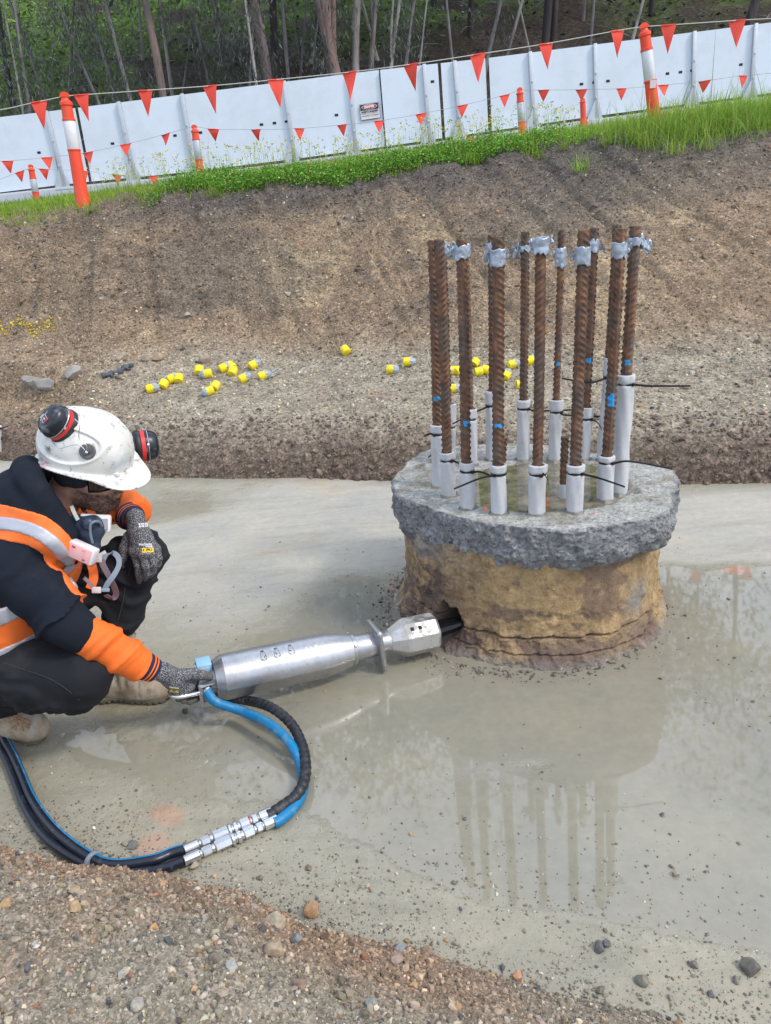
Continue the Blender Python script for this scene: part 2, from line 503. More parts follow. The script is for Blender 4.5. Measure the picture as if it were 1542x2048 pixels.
def prof(x):
    a, b, zb, c, zc = E0(x), E2(x), Z2(x), YC(x), ZC(x)
    b = np.maximum(b, a+1.0)
    Ys = [a-0.06, a, a+0.03, a+0.08, a+0.22, a+0.55, b-0.25, b+0.12, c-0.25, c+0.05, c+0.7]
    Zs = [-0.05+0*x, 0*x-0.01, 0.08+0*x, 0.19+0*x, 0.27+0*x, 0.32+0*x, zb-0.03, zb+0.1, zc-0.17, zc-0.02, zc+0.05]
    return np.array(Ys), np.array(Zs)
Yk, Zk = prof(gx)
GY = np.array([np.interp(tv_, kn, Yk[:, i]) for i in range(len(gx))]); GZ = np.array([np.interp(tv_, kn, Zk[:, i]) for i in range(len(gx))])
for _ in range(3):                                          # soften the knots
    for A in (GY, GZ): A[:, 1:-1] = 0.25*A[:, :-2]+0.5*A[:, 1:-1]+0.25*A[:, 2:]
GX = np.repeat(gx[:, None], len(tv_), 1)
n1 = fb2(GX, GY, 1.3, 4, 1); n2 = fb2(GX, GY+GZ, 6, 4, 2); n3 = fb2(GX, GY+GZ, 22, 3, 3)
wallw = np.exp(-((tv_-0.09)/0.07)**2)[None]; slw = sst(0.44, 0.55, tv_)[None]
disp = 0.03*n1*(0.4+slw*1.8)+0.02*n2*(0.5+wallw*1.3+slw*1.3)+0.012*n3*(0.6+wallw*1.2+slw)
gul = np.abs(fb2(GX*1.0+GY*0.25, GY*0.12, 2.6, 4, 21)); disp -= slw*0.16*np.clip(0.25-gul, 0, 1)*1.2   # shallow rills down the face
disp *= sst(0.03, 0.06, tv_)[None]
GZ = GZ+disp; GY = GY-disp*(wallw+0.4*slw)*0.7
# extension: plateau up to the hoarding
# colour by place
C_brown, C_tan, C_dark, C_grey, C_red, C_och = map(np.array, [(.270, .195, .128), (.40, .30, .185), (.105, .092, .080), (.335, .287, .215), (.185, .135, .105), (.36, .25, .12)])
def mixc(a, b, w): return a*(1-w[..., None])+b*w[..., None]
def bank_tint(X, Y, Z, T):
    c = np.broadcast_to(C_brown, X.shape+(3,)).copy()
    a1 = fb2(X, Y, 0.7, 4, 31); a2 = fb2(X, Y, 1.6, 4, 32); a3 = fb2(X, Y, 4, 4, 33)
    c = mixc(c, C_tan, sst(0.0, 0.35, a2+0.3*a3)*0.75)
    c = mixc(c, C_dark, sst(0.0, 0.30, a1+0.35*a3)*0.55*sst(0.45, 0.6, T))
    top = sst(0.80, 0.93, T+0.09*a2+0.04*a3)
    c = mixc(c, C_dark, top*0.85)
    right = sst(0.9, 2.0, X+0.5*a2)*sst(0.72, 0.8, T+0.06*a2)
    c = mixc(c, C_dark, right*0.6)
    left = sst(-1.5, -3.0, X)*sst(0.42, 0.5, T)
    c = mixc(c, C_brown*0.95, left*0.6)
    bench = 1-sst(0.38, 0.50, T+0.05*a2+0.03*a3)
    bgrey = sst(-3.2, -1.4, X+0.8*a2)
    c = mixc(c, mixc(np.broadcast_to(C_brown*1.05, c.shape), C_grey, bgrey*0.95), bench)
    wall = 1-sst(0.06, 0.19, T+0.04*a3+0.03*a2)
    c = mixc(c, C_red, wall*0.92)
    rr = sst(0.0, 0.4, a2)*(1-sst(0.3, 0.55, T))*0.35
    c = mixc(c, C_red*1.6, rr)
    return c
TT = np.repeat(tv_[None], len(gx), 0)
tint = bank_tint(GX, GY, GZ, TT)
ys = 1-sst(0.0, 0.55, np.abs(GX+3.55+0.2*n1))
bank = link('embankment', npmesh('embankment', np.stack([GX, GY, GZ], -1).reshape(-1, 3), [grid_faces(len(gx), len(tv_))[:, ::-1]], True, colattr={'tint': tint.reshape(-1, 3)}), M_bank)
tag(bank, 'cut earth embankment rising from the pit edge to the grass', None, None, 'structure')
def bank_at(x, t):
    i = np.interp(x, gx, np.arange(len(gx))); j = np.clip(t, 0, 1)*(len(tv_)-1)
    i0 = np.clip(i.astype(int), 0, len(gx)-2); j0 = np.clip(j.astype(int), 0, len(tv_)-2); fi = (i-i0)[:, None]; fj = (j-j0)[:, None]
    G = np.stack([GX, GY, GZ], -1)
    return (G[i0, j0]*(1-fi)+G[i0+1, j0]*fi)*(1-fj)+(G[i0, j0+1]*(1-fi)+G[i0+1, j0+1]*fi)*fj
def bank_pick(x, y):
    """point of the bank seen at a photograph pixel"""
    v = ray(x, y); best = None
    for k in range(1500):
        p = CP+v*(3.2+k*0.005)
        j = np.interp(p[0], gx, np.arange(len(gx))); i = int(round(j))
        z = np.interp(p[1], GY[i], GZ[i], left=0.0)
        if p[2] < z: return V(p[0], p[1], z)
    return p
# plateau + hill behind: one sheet that runs on to the horizon
def plat(X, Y):
    z = ZC(np.clip(X, -30, 30))+0.05+0.071*(Y-8.9)
    hill = np.clip(Y-24.5, 0, None)
    z = np.where(Y > 24.5, ZC(np.clip(X, -30, 30))+0.05+0.071*15.6+hill*(0.45+0.10*sst(0, 12, hill)), z)
    return np.where(Y > 100, z-(0.55)*(Y-100)*0.9, z)
px_ = np.concatenate([np.linspace(-140, -16, 30), np.linspace(-15.5, 17, 130), np.linspace(17.5, 150, 30)])
py_ = np.concatenate([np.linspace(8.6, 24, 60), np.linspace(24.3, 75, 150), np.linspace(76, 190, 30)])
HX, HY = np.meshgrid(px_, py_, indexing='ij')
HZ = plat(HX, HY)-0.03+0.04*fb2(HX, HY, 0.8, 4, 6)*sst(8.6, 10, HY)+0.5*fb2(HX, HY, 0.22, 4, 7)*sst(25, 32, HY)+0.25*fb2(HX, HY, 0.9, 3, 8)*sst(25, 32, HY)
hn = fb2(HX, HY, 0.16, 4, 41); hn2 = fb2(HX, HY, 0.7, 4, 42)
hc = np.broadcast_to(np.array([.050, .036, .026]), HX.shape+(3,)).copy()
gw = sst(29, 41, HY+9*hn)*sst(-0.15, 0.12, hn2+0.6*hn+0.06)
hc = mixc(hc, np.array([.09, .17, .025]), gw*0.9)
pl = 1-sst(20, 23, HY)
hc = mixc(hc, np.array([.10, .11, .045]), pl)
hill = link('hillside', npmesh('hillside', np.stack([HX, HY, HZ], -1).reshape(-1, 3), [grid_faces(len(px_), len(py_))[:, ::-1]], True, colattr={'tint': hc.reshape(-1, 3)}), M_hill)
tag(hill, 'dim forest hillside of leaf litter and moss behind the fence', None, None, 'structure')
gmat = simple('far_soil', (.12, .1, .07), 0.95, var=0.3, nsc=0.5)
g = MB(); g.add([(-350, -300, -0.35), (350, -300, -0.35), (350, 400, -0.35), (-350, 400, -0.35)], [(0, 1, 2, 3)])
tag(g.build('ground', gmat), 'ground sheet under the work site', None, None, 'structure')

# ---- slab (pit floor) ---------------------------------------------------------------------------
sx_ = np.linspace(-4.6, 4.6, 560); sy_ = np.linspace(0.3, 6.4, 380)
SX, SY = np.meshgrid(sx_, sy_, indexing='ij')
def blob(c, rx, ry, a=0.0):
    dx, dy = SX-c[0], SY-c[1]; u = dx*math.cos(a)+dy*math.sin(a); w = -dx*math.sin(a)+dy*math.cos(a)
    return np.exp(-((u/rx)**2+(w/ry)**2))
q = lambda x, y: PZ(x, y)[:2]
w1 = fb2(SX, SY, 1.5, 5, 51); w2 = fb2(SX, SY, 5, 5, 52)
wet = 0.48+0.0*SX
wet += 0.45*blob(q(1460, 1500), 0.75, 0.75)+0.5*blob(q(1480, 1200), 0.55, 0.28)
wet += 0.55*blob(q(1150, 1700), 0.5, 0.25)+0.35*blob(q(1000, 1420), 0.5, 0.13)+0.5*blob(q(700, 1230), 0.22, 0.25)
wet += 0.3*blob(q(620, 1480), 0.35, 0.22)+0.30*blob(q(360, 1440), 0.09, 0.06)+0.22*blob(q(210, 1500), 0.16, 0.05, -0.5)
wet -= 0.55*blob(q(560, 1060), 0.75, 0.75, 0.3)+0.5*blob(q(1460, 1050), 0.75, 0.32)+0.5*blob(q(1700, 1050), 0.9, 0.35)
wet += 0.28*blob(q(360, 1020), 0.5, 0.22)
wet -= 0.28*blob(q(1080, 1530), 0.42, 0.05)+0.25*blob(q(1420, 1560), 0.3, 0.08)+0.35*blob(q(900, 1830), 1.0, 0.12, -0.45)+0.45*blob(q(1350, 1960), 0.6, 0.15, -0.4)
wet -= 0.45*blob(q(110, 930), 0.6, 0.3)
drys = sst(0.45, 0.25, wet+0.1*w1)
wet = wet+0.10*w1+0.05*w2
SZ = 0.004*fb2(SX, SY, 2, 3, 53)*drys+0.0035*w2*drys
# a low feathered edge of dried slurry left of the pile
ridge = blob(q(480, 1030), 0.5, 0.012, math.atan2(*(q(600, 930)-q(400, 1100))[::-1]))
SZ += 0.006*ridge
sc_ = np.broadcast_to(np.array([.350, .325, .252]), SX.shape+(3,)).copy()
sc_ = mixc(sc_, np.array([.42, .395, .345]), drys*0.9*sst(1.9, 2.7, SY))
sc_ = mixc(sc_, np.array([.31, .28, .225]), (1-sst(1.0, 1.6, SY+.35*SX+.15*w1))*0.5)
sc_ = mixc(sc_, np.array([.43, .345, .235]), np.clip(blob(q(600, 1090), 0.55, 0.07, 0.5)+blob(q(640, 960), 0.3, 0.3), 0, 1)*sst(-0.1, 0.5, w2)*0.6)
sc_ = mixc(sc_, np.array([.27, .275, .255]), np.clip(blob(q(700, 1220), 0.25, 0.3)*0.6+blob(q(1100, 1390), 0.5, 0.1)*0.2, 0, 1))
sc_ = mixc(sc_, np.array([.38, .34, .30]), np.clip(blob(q(1080, 1530), 0.45, 0.05), 0, 1)*0.5*sst(-.2, .3, w2))
orr = blob(q(335, 1630), 0.035, 0.06, 0.9)+blob(q(300, 1690), 0.05, 0.04)
sc_ = mixc(sc_, np.array([.60, .27, .17]), sst(.3, .6, orr+.35*w2)*0.38)
sc_ = mixc(sc_, np.array([.65, .25, .15]), np.clip(blob(q(1470, 1140), 0.04, 0.03), 0, 1)*0.7)
slab_m = NT('wet_slurry')
t = slab_m.attr('tint'); wa = slab_m.attr('wet')
n = slab_m.noise(2.2, 9, 0.62); nf = slab_m.noise(26, 8, 0.7); nff = slab_m.noise(170, 4, 0.7); sep = slab_m.n('ShaderNodeSeparateColor'); slab_m.l(wa, sep.inputs[0])
wv = slab_m.math('ADD', sep.outputs[0], slab_m.math('MULTIPLY', slab_m.math('SUBTRACT', n, 0.5), 1.05))
wv = slab_m.math('ADD', wv, slab_m.math('MULTIPLY', slab_m.math('SUBTRACT', nf, 0.5), 0.17))
rg = slab_m.ramp(wv, [(0.30, 0.75), (0.42, 0.36), (0.475, 0.17), (0.505, 0.06), (0.60, 0.03)])
spk = slab_m.ramp(slab_m.vor(55), [(0.0, 0.65), (0.035, 0.65), (0.07, 1.0)])
dk = slab_m.ramp(wv, [(0.30, 1.05), (0.485, 0.97), (0.50, 0.86), (0.7, 0.80)])
c = slab_m.mix(1.0, t, dk, 'MULTIPLY')
c = slab_m.mix(1.0, c, slab_m.ramp(n, [(0.3, (0.86, 0.88, 0.9)), (0.7, (1.1, 1.07, 1.0))]), 'MULTIPLY')
c = slab_m.mix(1.0, c, slab_m.ramp(nf, [(0.3, 0.9), (0.7, 1.08)]), 'MULTIPLY')
c = slab_m.mix(slab_m.ramp(slab_m.noise(0.9, 5, 0.8), [(0.45, 0), (0.62, 1)]), c, slab_m.mix(1.0, c, spk, 'MULTIPLY'))
mps = slab_m.n('ShaderNodeMapping'); slab_m.l(slab_m.co(), mps.inputs[0]); mps.inputs['Rotation'].default_value = (0, 0, -0.75); mps.inputs['Scale'].default_value = (1.2, 6, 1)
stn = slab_m.noise(2.0, 8, 0.75, mps.outputs[0], .6)
dfac = slab_m.ramp(wv, [(0.34, 1.0), (0.50, 0.25), (0.60, 0.0)])
c = slab_m.mix(dfac, c, slab_m.mix(1.0, c, slab_m.ramp(stn, [(0.30, (.84, .83, .81)), (0.5, (1, 1, 1)), (0.70, (1.10, 1.08, 1.05))]), 'MULTIPLY'))
slab_m.set(Base_Color=c, Roughness=rg)
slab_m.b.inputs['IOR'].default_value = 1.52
slab_m.b.inputs['Coat Weight'].default_value = 0.0
dryf = slab_m.ramp(wv, [(0.36, 1.0), (0.50, 0.22), (0.54, 0.0)])
hh = slab_m.math('MULTIPLY', slab_m.math('ADD', slab_m.math('ADD', nf, slab_m.math('MULTIPLY', nff, 0.5)), stn), dryf)
slab_m.bump(hh, 0.55, 0.010)
slab = link('pit_floor', npmesh('pit_floor', np.stack([SX, SY, SZ], -1).reshape(-1, 3), [grid_faces(len(sx_), len(sy_))[:, ::-1]], True,
            colattr={'tint': sc_.reshape(-1, 3), 'wet': np.repeat(wet.reshape(-1, 1), 3, 1)}), slab_m.m)
tag(slab, 'wet slurry covered pit floor with shallow puddles', None, None, 'structure')

# ---- spoil bank in the foreground ---------------------------------------------------------------
mpx = [(-500, 1690), (0, 1712), (130, 1728), (250, 1750), (380, 1768), (500, 1790), (620, 1850), (800, 1890), (950, 1935), (1100, 1980), (1250, 2015), (1400, 2060), (1700, 2200)]
mp = np.array([PZ(x, y, 0.0)[:2] for x, y in mpx]); mp = np.concatenate([[(-5, mp[0, 1]+0.3)], mp, [(2.5, 0.25), (5, -0.3)]])
def ME(x): return np.interp(x, mp[:, 0], mp[:, 1])+0.018*fb2(x, x*0, 7, 3, 61)
mx = np.concatenate([np.linspace(-4.5, -1.5, 50), np.linspace(-1.49, 1.6, 520), np.linspace(1.62, 4.5, 40)]); ms = np.concatenate([np.linspace(-0.02, 0.9, 300), np.linspace(0.92, 3.2, 40)])
MX, MS = np.meshgrid(mx, ms, indexing='ij'); MY = ME(MX)-MS
def mz(X, S, Y):
    hgt = np.interp(X, [-4, -1.0, -0.4, 0.2, 0.7, 3], [0.26, 0.24, 0.20, 0.12, 0.08, 0.06])
    z = hgt*(1-np.exp(-np.clip(S, 0, None)/0.16))+0.05*np.clip(S, 0, 3)
    k = sst(0, 0.08, S)
    return z-0.012*(S < 0)+k*(0.026*fb2(X, Y, 5, 4, 62)+0.019*fb2(X, Y, 22, 4, 63))
MZ = mz(MX, MS, MY)
C_mg, C_mb, C_mo = np.array([.290, .248, .188]), np.array([.285, .195, .13]), np.array([.42, .22, .08])
def mound_tint(X, S, Y):
    a = fb2(X, Y, 3, 4, 64); b = fb2(X, Y, 9, 3, 65)
    c = np.broadcast_to(C_mg, X.shape+(3,)).copy()
    rim = (1-sst(0.10, 0.24, S+0.05*a))*sst(0.35, 0.0, X)
    c = mixc(c, C_mb, rim*0.9)
    c = mixc(c, C_mb, sst(0.15, 0.5, a+0.3*b)*0.45)
    return c
mound = link('spoil_bank', npmesh('spoil_bank', np.stack([MX, MY, MZ], -1).reshape(-1, 3), [grid_faces(len(mx), len(ms))], True, colattr={'tint': mound_tint(MX, MS, MY).reshape(-1, 3)}), M_spoil)
tag(mound, 'gravelly spoil bank in the foreground', None, None, 'structure')

# ---- gravel -------------------------------------------------------------------------------------
def vary(base, n, r, amt=0.3, sat=0.025):
    g = np.exp(r.normal(0, amt, n))[:, None]
    return np.clip(base*g*(1+r.normal(0, sat, (n, 3))), 0.01, 0.75)
def palette(n, r, base):
    c = vary(base, n, r, 0.36)
    k = r.random(n)
    pal = [(0.030, (.40, .25, .12)), (0.075, (.11, .11, .115)), (0.12, (.40, .37, .31)), (0.130, (.34, .17, .10))]
    for th, col in pal[::-1]:
        m = k < th; c[m] = vary(np.array(col), m.sum(), r, 0.2)
    return c
r = np.random.default_rng(11)
n = 56000; X = r.uniform(-1.35, 1.5, n); S = r.uniform(0, 1, n)**1.15*0.85; Y = ME(X)-S
ok = S > 0.0; Z = mz(X, S, Y); sz = np.exp(r.normal(math.log(0.0029), 0.58, n)); sz = np.minimum(sz, 0.014)
scatter('gravel', np.stack([X, Y, Z+sz*0.08], 1), sz, palette(n, r, mound_tint(X, S, Y)), 'loose angular gravel covering the foreground spoil bank', seed=2)
# pebbles washed out onto the slurry
n = 10000; X = r.uniform(-1.3, 1.9, n); S = -r.exponential(0.09, n); S[X > 0.1] *= 1.5; Y = ME(X)-S
sz = np.exp(r.normal(math.log(0.0023), 0.45, n)); ok = (Y < 2.1)
scatter('washed_gravel', np.stack([X, Y, sz*0.2], 1)[ok], sz[ok], palette(n, r, np.broadcast_to(np.array([.25, .225, .175]), (n, 3)))[ok], 'fine gravel washed out along the edge of the puddle', seed=3)
n = 1900; X = r.uniform(-1.4, 2.0, n); Y = r.uniform(1.2, 3.4, n)**1.0; ok = (Y > ME(X)) & (vn(np.stack([X, Y, X*0], 1), 3.0, 71) > -0.15); ok &= ~(((X-0.5)**2+(Y-2.68)**2) < 0.28)
sz = np.exp(r.normal(math.log(0.0024), 0.5, n)); sz = np.minimum(sz, 0.009)
scatter('pebbles', np.stack([X, Y, sz*0.2], 1)[ok], sz[ok], palette(n, r, np.broadcast_to(np.array([.24, .21, .17]), (n, 3)))[ok], 'tiny pebbles scattered across the wet pit floor', seed=4)
# crumbs round the foot of the pile
n = 1500; a = r.uniform(0, 2*math.pi, n); rr = 0.50+np.abs(r.normal(0, 0.045, n)); X = 0.49+rr*np.cos(a); Y = 2.68+rr*np.sin(a); sz = np.exp(r.normal(math.log(0.0036), 0.5, n))
scatter('crumbs', np.stack([X, Y, sz*0.3], 1), np.minimum(sz, .012), vary(np.array([.20, .165, .14]), n, r, 0.35), 'broken crumbs of soil around the foot of the concrete pile', seed=5)
# bank stones
n = 50000; X = r.uniform(-5.2, 5.2, n); T = r.uniform(0.03, 0.97, n); P = bank_at(X, T)
ok = np.abs(P[:, 0]) < 0.62*P[:, 1]+0.4
sz = np.exp(r.normal(math.log(0.0072), 0.45, n)); wall = T < 0.2; sz[wall] *= 1.15; sz = np.minimum(sz, 0.030)
cc = palette(n, r, bank_tint(P[:, 0], P[:, 1], P[:, 2], T)*1.05); cc[wall] = vary(np.array([.185, .138, .108]), wall.sum(), r, 0.3)
P[:, 2] += sz*0.2
scatter('bank_gravel', P[ok], sz[ok], cc[ok], 'stony rubble covering the cut earth embankment', seed=6)
n = 2200; X = r.uniform(-5, 5, n); T = np.where(r.random(n) < .45, r.uniform(0.02, 0.2, n), r.uniform(0.2, .95, n)); P = bank_at(X, T); keep = vn(P, 1.1, 91) > -.1; P, X, T = P[keep], X[keep], T[keep]; n = len(P)
sz = np.exp(r.normal(math.log(0.020), 0.4, n)); sz = np.minimum(sz, .05)
scatter('soil_clods', P, sz, vary(bank_tint(P[:, 0], P[:, 1], P[:, 2], T), n, r, .15), 'clods of broken earth stuck to the embankment', templates=T_small, seed=16, mat=M_bank)
# yellow survey paint sprayed on stones of the bank at the left
n = 150; pts = []
for k in range(n):
    x = r.uniform(0, 112); y = 655+10*math.sin(x*0.11)+r.normal(0, 6)
    pts.append((x, y))
P = np.array([bank_pick(*p) for p in pts]); P[:, 2] += 0.006
scatter('paint_marks', P, np.exp(r.normal(math.log(0.0085), 0.35, n)), vary(np.array([.52, .38, .04]), n, r, 0.25), 'broken band of yellow survey paint sprayed on the stony bank', seed=8, cat='paint mark')

# ---- rocks one can pick out ---------------------------------------------------------------------
def rock(p, s, col, label, seed, squash=(1, 1, .8), rz=0.0, group=None, sub=3):
    v, f = ico(sub); rr = np.random.default_rng(seed)
    v = v*(1+0.14*vn(v+seed*3.1, 1.5, seed)[:, None])
    for _ in range(12):
        nn = nrm(rr.normal(size=3)); d = rr.uniform(0.5, 0.85); e = v@nn-d; v = v-np.where(e > 0, e, 0)[:, None]*nn*0.95
    v = v*(1+0.035*fbm(v+seed, 4, 3, seed)[:, None])*np.array(squash)*s
    col = np.array(col)*.72+np.mean(col)*.28
    c = col*.85*(1+0.35*fbm(v/s+seed, 2.5, 4, seed+1)[:, None])
    me = npmesh('rock', v, [f], True, colattr={'tint': np.clip(c, .01, .8)})
    try: me.set_sharp_from_angle(angle=R_(28))
    except Exception: pass
    o = link('rock', me, M_stone); o.location = p; o.rotation_euler = (rr.uniform(-.3, .3), rr.uniform(-.3, .3), rz)
    return tag(o, label, 'rock', group or 'stones lying on the gravel and mud')
def mound_pick(x, y):
    v = ray(x, y)
    for k in range(900):
        p = CP+v*(0.6+k*0.003)
        S = float(ME(np.array([p[0]]))[0]-p[1]); z = float(mz(np.array([p[0]]), np.array([S]), np.array([p[1]]))[0]) if S > 0 else 0.0
        if p[2] < z: return V(p[0], p[1], z)
    return p
for x, y, s, col, lab in [
    (552, 1850, .020, (.50, .40, .25), 'pale tan wedge shaped stone on the gravel bank'),
    (620, 1828, .021, (.48, .26, .09), 'orange brown flat stone at the crest of the gravel bank'),
    (553, 1907, .020, (.46, .32, .18), 'tan rounded stone below the pale wedge shaped stone'),
    (592, 1885, .012, (.22, .23, .25), 'upright blue grey stone beside the tan stones'),
    (600, 1973, .013, (.30, .19, .12), 'brown stone low in the foreground gravel'),
    (465, 1935, .011, (.44, .42, .37), 'pale grey stone in the foreground gravel'),
    (12, 1812, .013, (.52, .31, .11), 'orange stone at the left edge of the gravel bank'),
    (150, 1820, .012, (.50, .31, .12), 'orange stone halfway along the brown gravel slope'),
    (150, 1785, .011, (.46, .32, .17), 'long tan stone on the brown gravel slope'),
    (280, 2015, .012, (.42, .38, .30), 'beige stone near the bottom edge of the foreground'),
    (795, 1925, .012, (.42, .28, .20), 'pinkish wedge stone on the gravel slope'),
    (1035, 1955, .010, (.60, .25, .10), 'bright orange stone on the gravel slope'),
    (800, 1900, .012, (.27, .28, .28), 'grey stone above the pinkish wedge stone'),
    (745, 2010, .010, (.3, .3, .28), 'grey stone low in the gravel'),
    (1198, 1902, .013, (.16, .15, .15), 'dark angular stone at the edge of the gravel slope'),
    (1212, 1892, .009, (.15, .14, .14), 'small dark stone touching the dark angular stone'),
    (1284, 1970, .013, (.24, .22, .16), 'olive stone in shallow slurry at the end of the gravel slope')]:
    rock(mound_pick(x, y)+V(0, 0, s*0.5), s*1.2, col, lab, int(x*7+y))
for x, y, s, col, lab in [
    (1500, 1942, .021, (.17, .15, .12), 'largest wet stone in the slurry at the right'),
    (1388, 1932, .011, (.22, .19, .17), 'brown egg shaped wet stone left of the largest wet stone'),
    (1472, 1962, .009, (.26, .24, .19), 'small wet stone just below the largest wet stone'),
    (1420, 1989, .009, (.17, .16, .16), 'dark wet stone in the slurry near the lower right'),
    (1350, 1750, .010, (.36, .30, .22), 'tan stone alone in the puddle'),
    (1324, 1630, .007, (.16, .16, .17), 'small dark stone alone in the wide puddle'),
    (268, 1692, .017, (.27, .25, .22), 'rough grey lump inside the hose loop'),
    (388, 1735, .014, (.45, .36, .25), 'flat tan chip under the hose couplings'),
    (519, 1758, .009, (.24, .19, .13), 'olive brown stone right of the flat tan chip'),
    (618, 1738, .009, (.28, .18, .12), 'brown stone on the slurry right of the hose couplings'),
    (112, 1637, .006, (.50, .30, .14), 'small orange pebble inside the hose loop'),
    (6, 1697, .009, (.34, .26, .15), 'tan stone at the left edge beside the hoses'),
    (370, 1424, .013, (.13, .12, .09), 'dark muddy clod under the tool handle'),
    (560, 1085, .006, (.15, .09, .07), 'small reddish brown clod on the dry slurry'),
    (1320, 1358, .006, (.25, .05, .04), 'small red pebble near the foot of the pile')]:
    rock(PZ(x, y, 0)+V(0, 0, s*0.35), s, col, lab, int(x*7+y))
for x, y, s, col, lab in [
    (150, 752, .080, (.40, .37, .32), 'pale grey boulder on the bench behind the helmet'),
    (90, 775, .095, (.36, .34, .30), 'broken grey concrete lump beside the pale boulder'),
    (62, 768, .080, (.34, .31, .27), 'dark grey lump at the left end of the bench'),
    (412, 722, .055, (.40, .28, .18), 'brown stone behind the yellow caps'),
    (315, 718, .055, (.44, .30, .16), 'orange brown rubble stone at the foot of the bank'),
    (290, 722, .045, (.40, .30, .20), 'tan rubble stone at the foot of the bank'),
    (243, 718, .05, (.42, .31, .2), 'tan rubble stone near the grey rag'),
    (316, 782, .030, (.40, .24, .10), 'orange stone touching a yellow cap'),
    (575, 590, .035, (.45, .42, .3), 'pale stone halfway up the bank'),
    (375, 632, .035, (.42, .36, .27), 'buff stone low on the bank above the caps'),
    (52, 818, .04, (.45, .28, .12), 'orange stone on the bench above the helmet')]:
    p = bank_pick(x, y)
    rock(p+V(0, 0, s*0.25), s, col, lab, int(x*7+y), group='stones on the bank and bench')
# ================================================================== CONCRETE PILE
ZT = 0.50
PC = V(0.53, 2.70, 0)                    # pile axis
top_px = [(783, 966), (806, 935), (860, 897), (960, 889), (1080, 889), (1180, 905), (1262, 920), (1345, 938), (1343, 985), (1341, 1020), (1270, 1043), (1200, 1053), (1133, 1059), (1060, 1056), (1000, 1050), (900, 1030), (850, 1012), (800, 992)]
tw = np.array([PZ(x, y, ZT)-PC for x, y in top_px]); ta = np.arctan2(tw[:, 1], tw[:, 0]); tr = np.hypot(tw[:, 0], tw[:, 1])
o_ = np.argsort(ta); ta, tr = ta[o_], tr[o_]
def RT_(a):
    a = (a+math.pi) % (2*math.pi)-math.pi
    return np.interp(a, np.concatenate([ta-2*math.pi, ta, ta+2*math.pi]), np.concatenate([tr, tr, tr]))
NA = 900
an = np.linspace(-math.pi, math.pi, NA, endpoint=False)
rt = RT_(an); k_ = np.array([1, 2, 3, 2, 1.])/9
ca, sa = np.cos(an), np.sin(an)
def side(zs, rfun, name, mat, parent, tintf):
    A, Z = np.meshgrid(np.arange(NA), zs, indexing='ij')
    a = an[A]; Rr = rfun(A, a, Z)
    X = PC[0]+Rr*np.cos(a); Y = PC[1]+Rr*np.sin(a)
    v = np.stack([X, Y, Z], -1).reshape(-1, 3)
    f = grid_faces(NA, len(zs), True)
    me = npmesh(name, v, [f], True, colattr={'tint': tintf(a, Z, Rr).reshape(-1, 3)})
    return link(name, me, mat, parent)
def cyl(a, Z): return np.stack([np.cos(a).ravel()*0.5, np.sin(a).ravel()*0.5, Z.ravel()], 1)
pile = empty('concrete_pile', 'broken back concrete pile head over ochre clay with upright steel bars cast in it', 'concrete pile', None, (PC[0], PC[1], 0))
def par(o):                              # keep world placement under the pile's empty
    o.parent = pile; o.matrix_parent_inverse = Matrix.Translation((-PC[0], -PC[1], 0)); return o
conc_m = NT('chipped_concrete')
t = conc_m.attr('tint'); n = conc_m.noise(55, 8, 0.75); nb = conc_m.noise(14, 6, 0.7); nv = conc_m.vor(70, 'Distance')
c = conc_m.mix(1.0, t, conc_m.ramp(n, [(0.28, 0.45), (0.5, 0.95), (0.75, 1.55)]), 'MULTIPLY')
c = conc_m.mix(1.0, c, conc_m.ramp(nb, [(0.3, 0.75), (0.7, 1.25)]), 'MULTIPLY')
conc_m.set(Base_Color=c, Roughness=0.9)
c = conc_m.mix(1.0, c, conc_m.ramp(nv, [(.0, .35), (.16, .75), (.32, 1.12)]), 'MULTIPLY')
conc_m.set(Base_Color=c)
p_ = conc_m.bump(n, 1.0, 0.016); conc_m.bump(nv, 0.8, 0.010, p_)
clay_m = NT('ochre_clay')
t = clay_m.attr('tint'); n = clay_m.noise(38, 8, 0.7); n2_ = clay_m.noise(9, 6, 0.65)
c = clay_m.mix(1.0, t, clay_m.ramp(n, [(0.28, 0.62), (0.5, 1.0), (0.75, 1.3)]), 'MULTIPLY')
c = clay_m.mix(1.0, c, clay_m.ramp(n2_, [(0.3, 0.78), (0.7, 1.18)]), 'MULTIPLY')
clay_m.set(Base_Color=c, Roughness=0.85)
nfi = clay_m.noise(150, 5, .8); c = clay_m.mix(1.0, c, clay_m.ramp(nfi, [(.3, .72), (.5, 1.0), (.72, 1.28)]), 'MULTIPLY'); clay_m.set(Base_Color=c)
p_ = clay_m.bump(n, 0.45, 0.010); clay_m.bump(nfi, .7, .006, p_)
# bottom edge of the collar by angle
def zbot(a):
    zb = np.interp((a % (2*math.pi)), [0, 2.6, 3.14, 3.5, 3.95, 4.71, 5.3, 5.75, 6.0, 2*math.pi], [.36, .36, .33, .335, .325, .345, .355, .355, .37, .36])
    return zb+0.010*fbm(cyl(a, a*0), 14, 4, 81)
ZB = zbot(an)
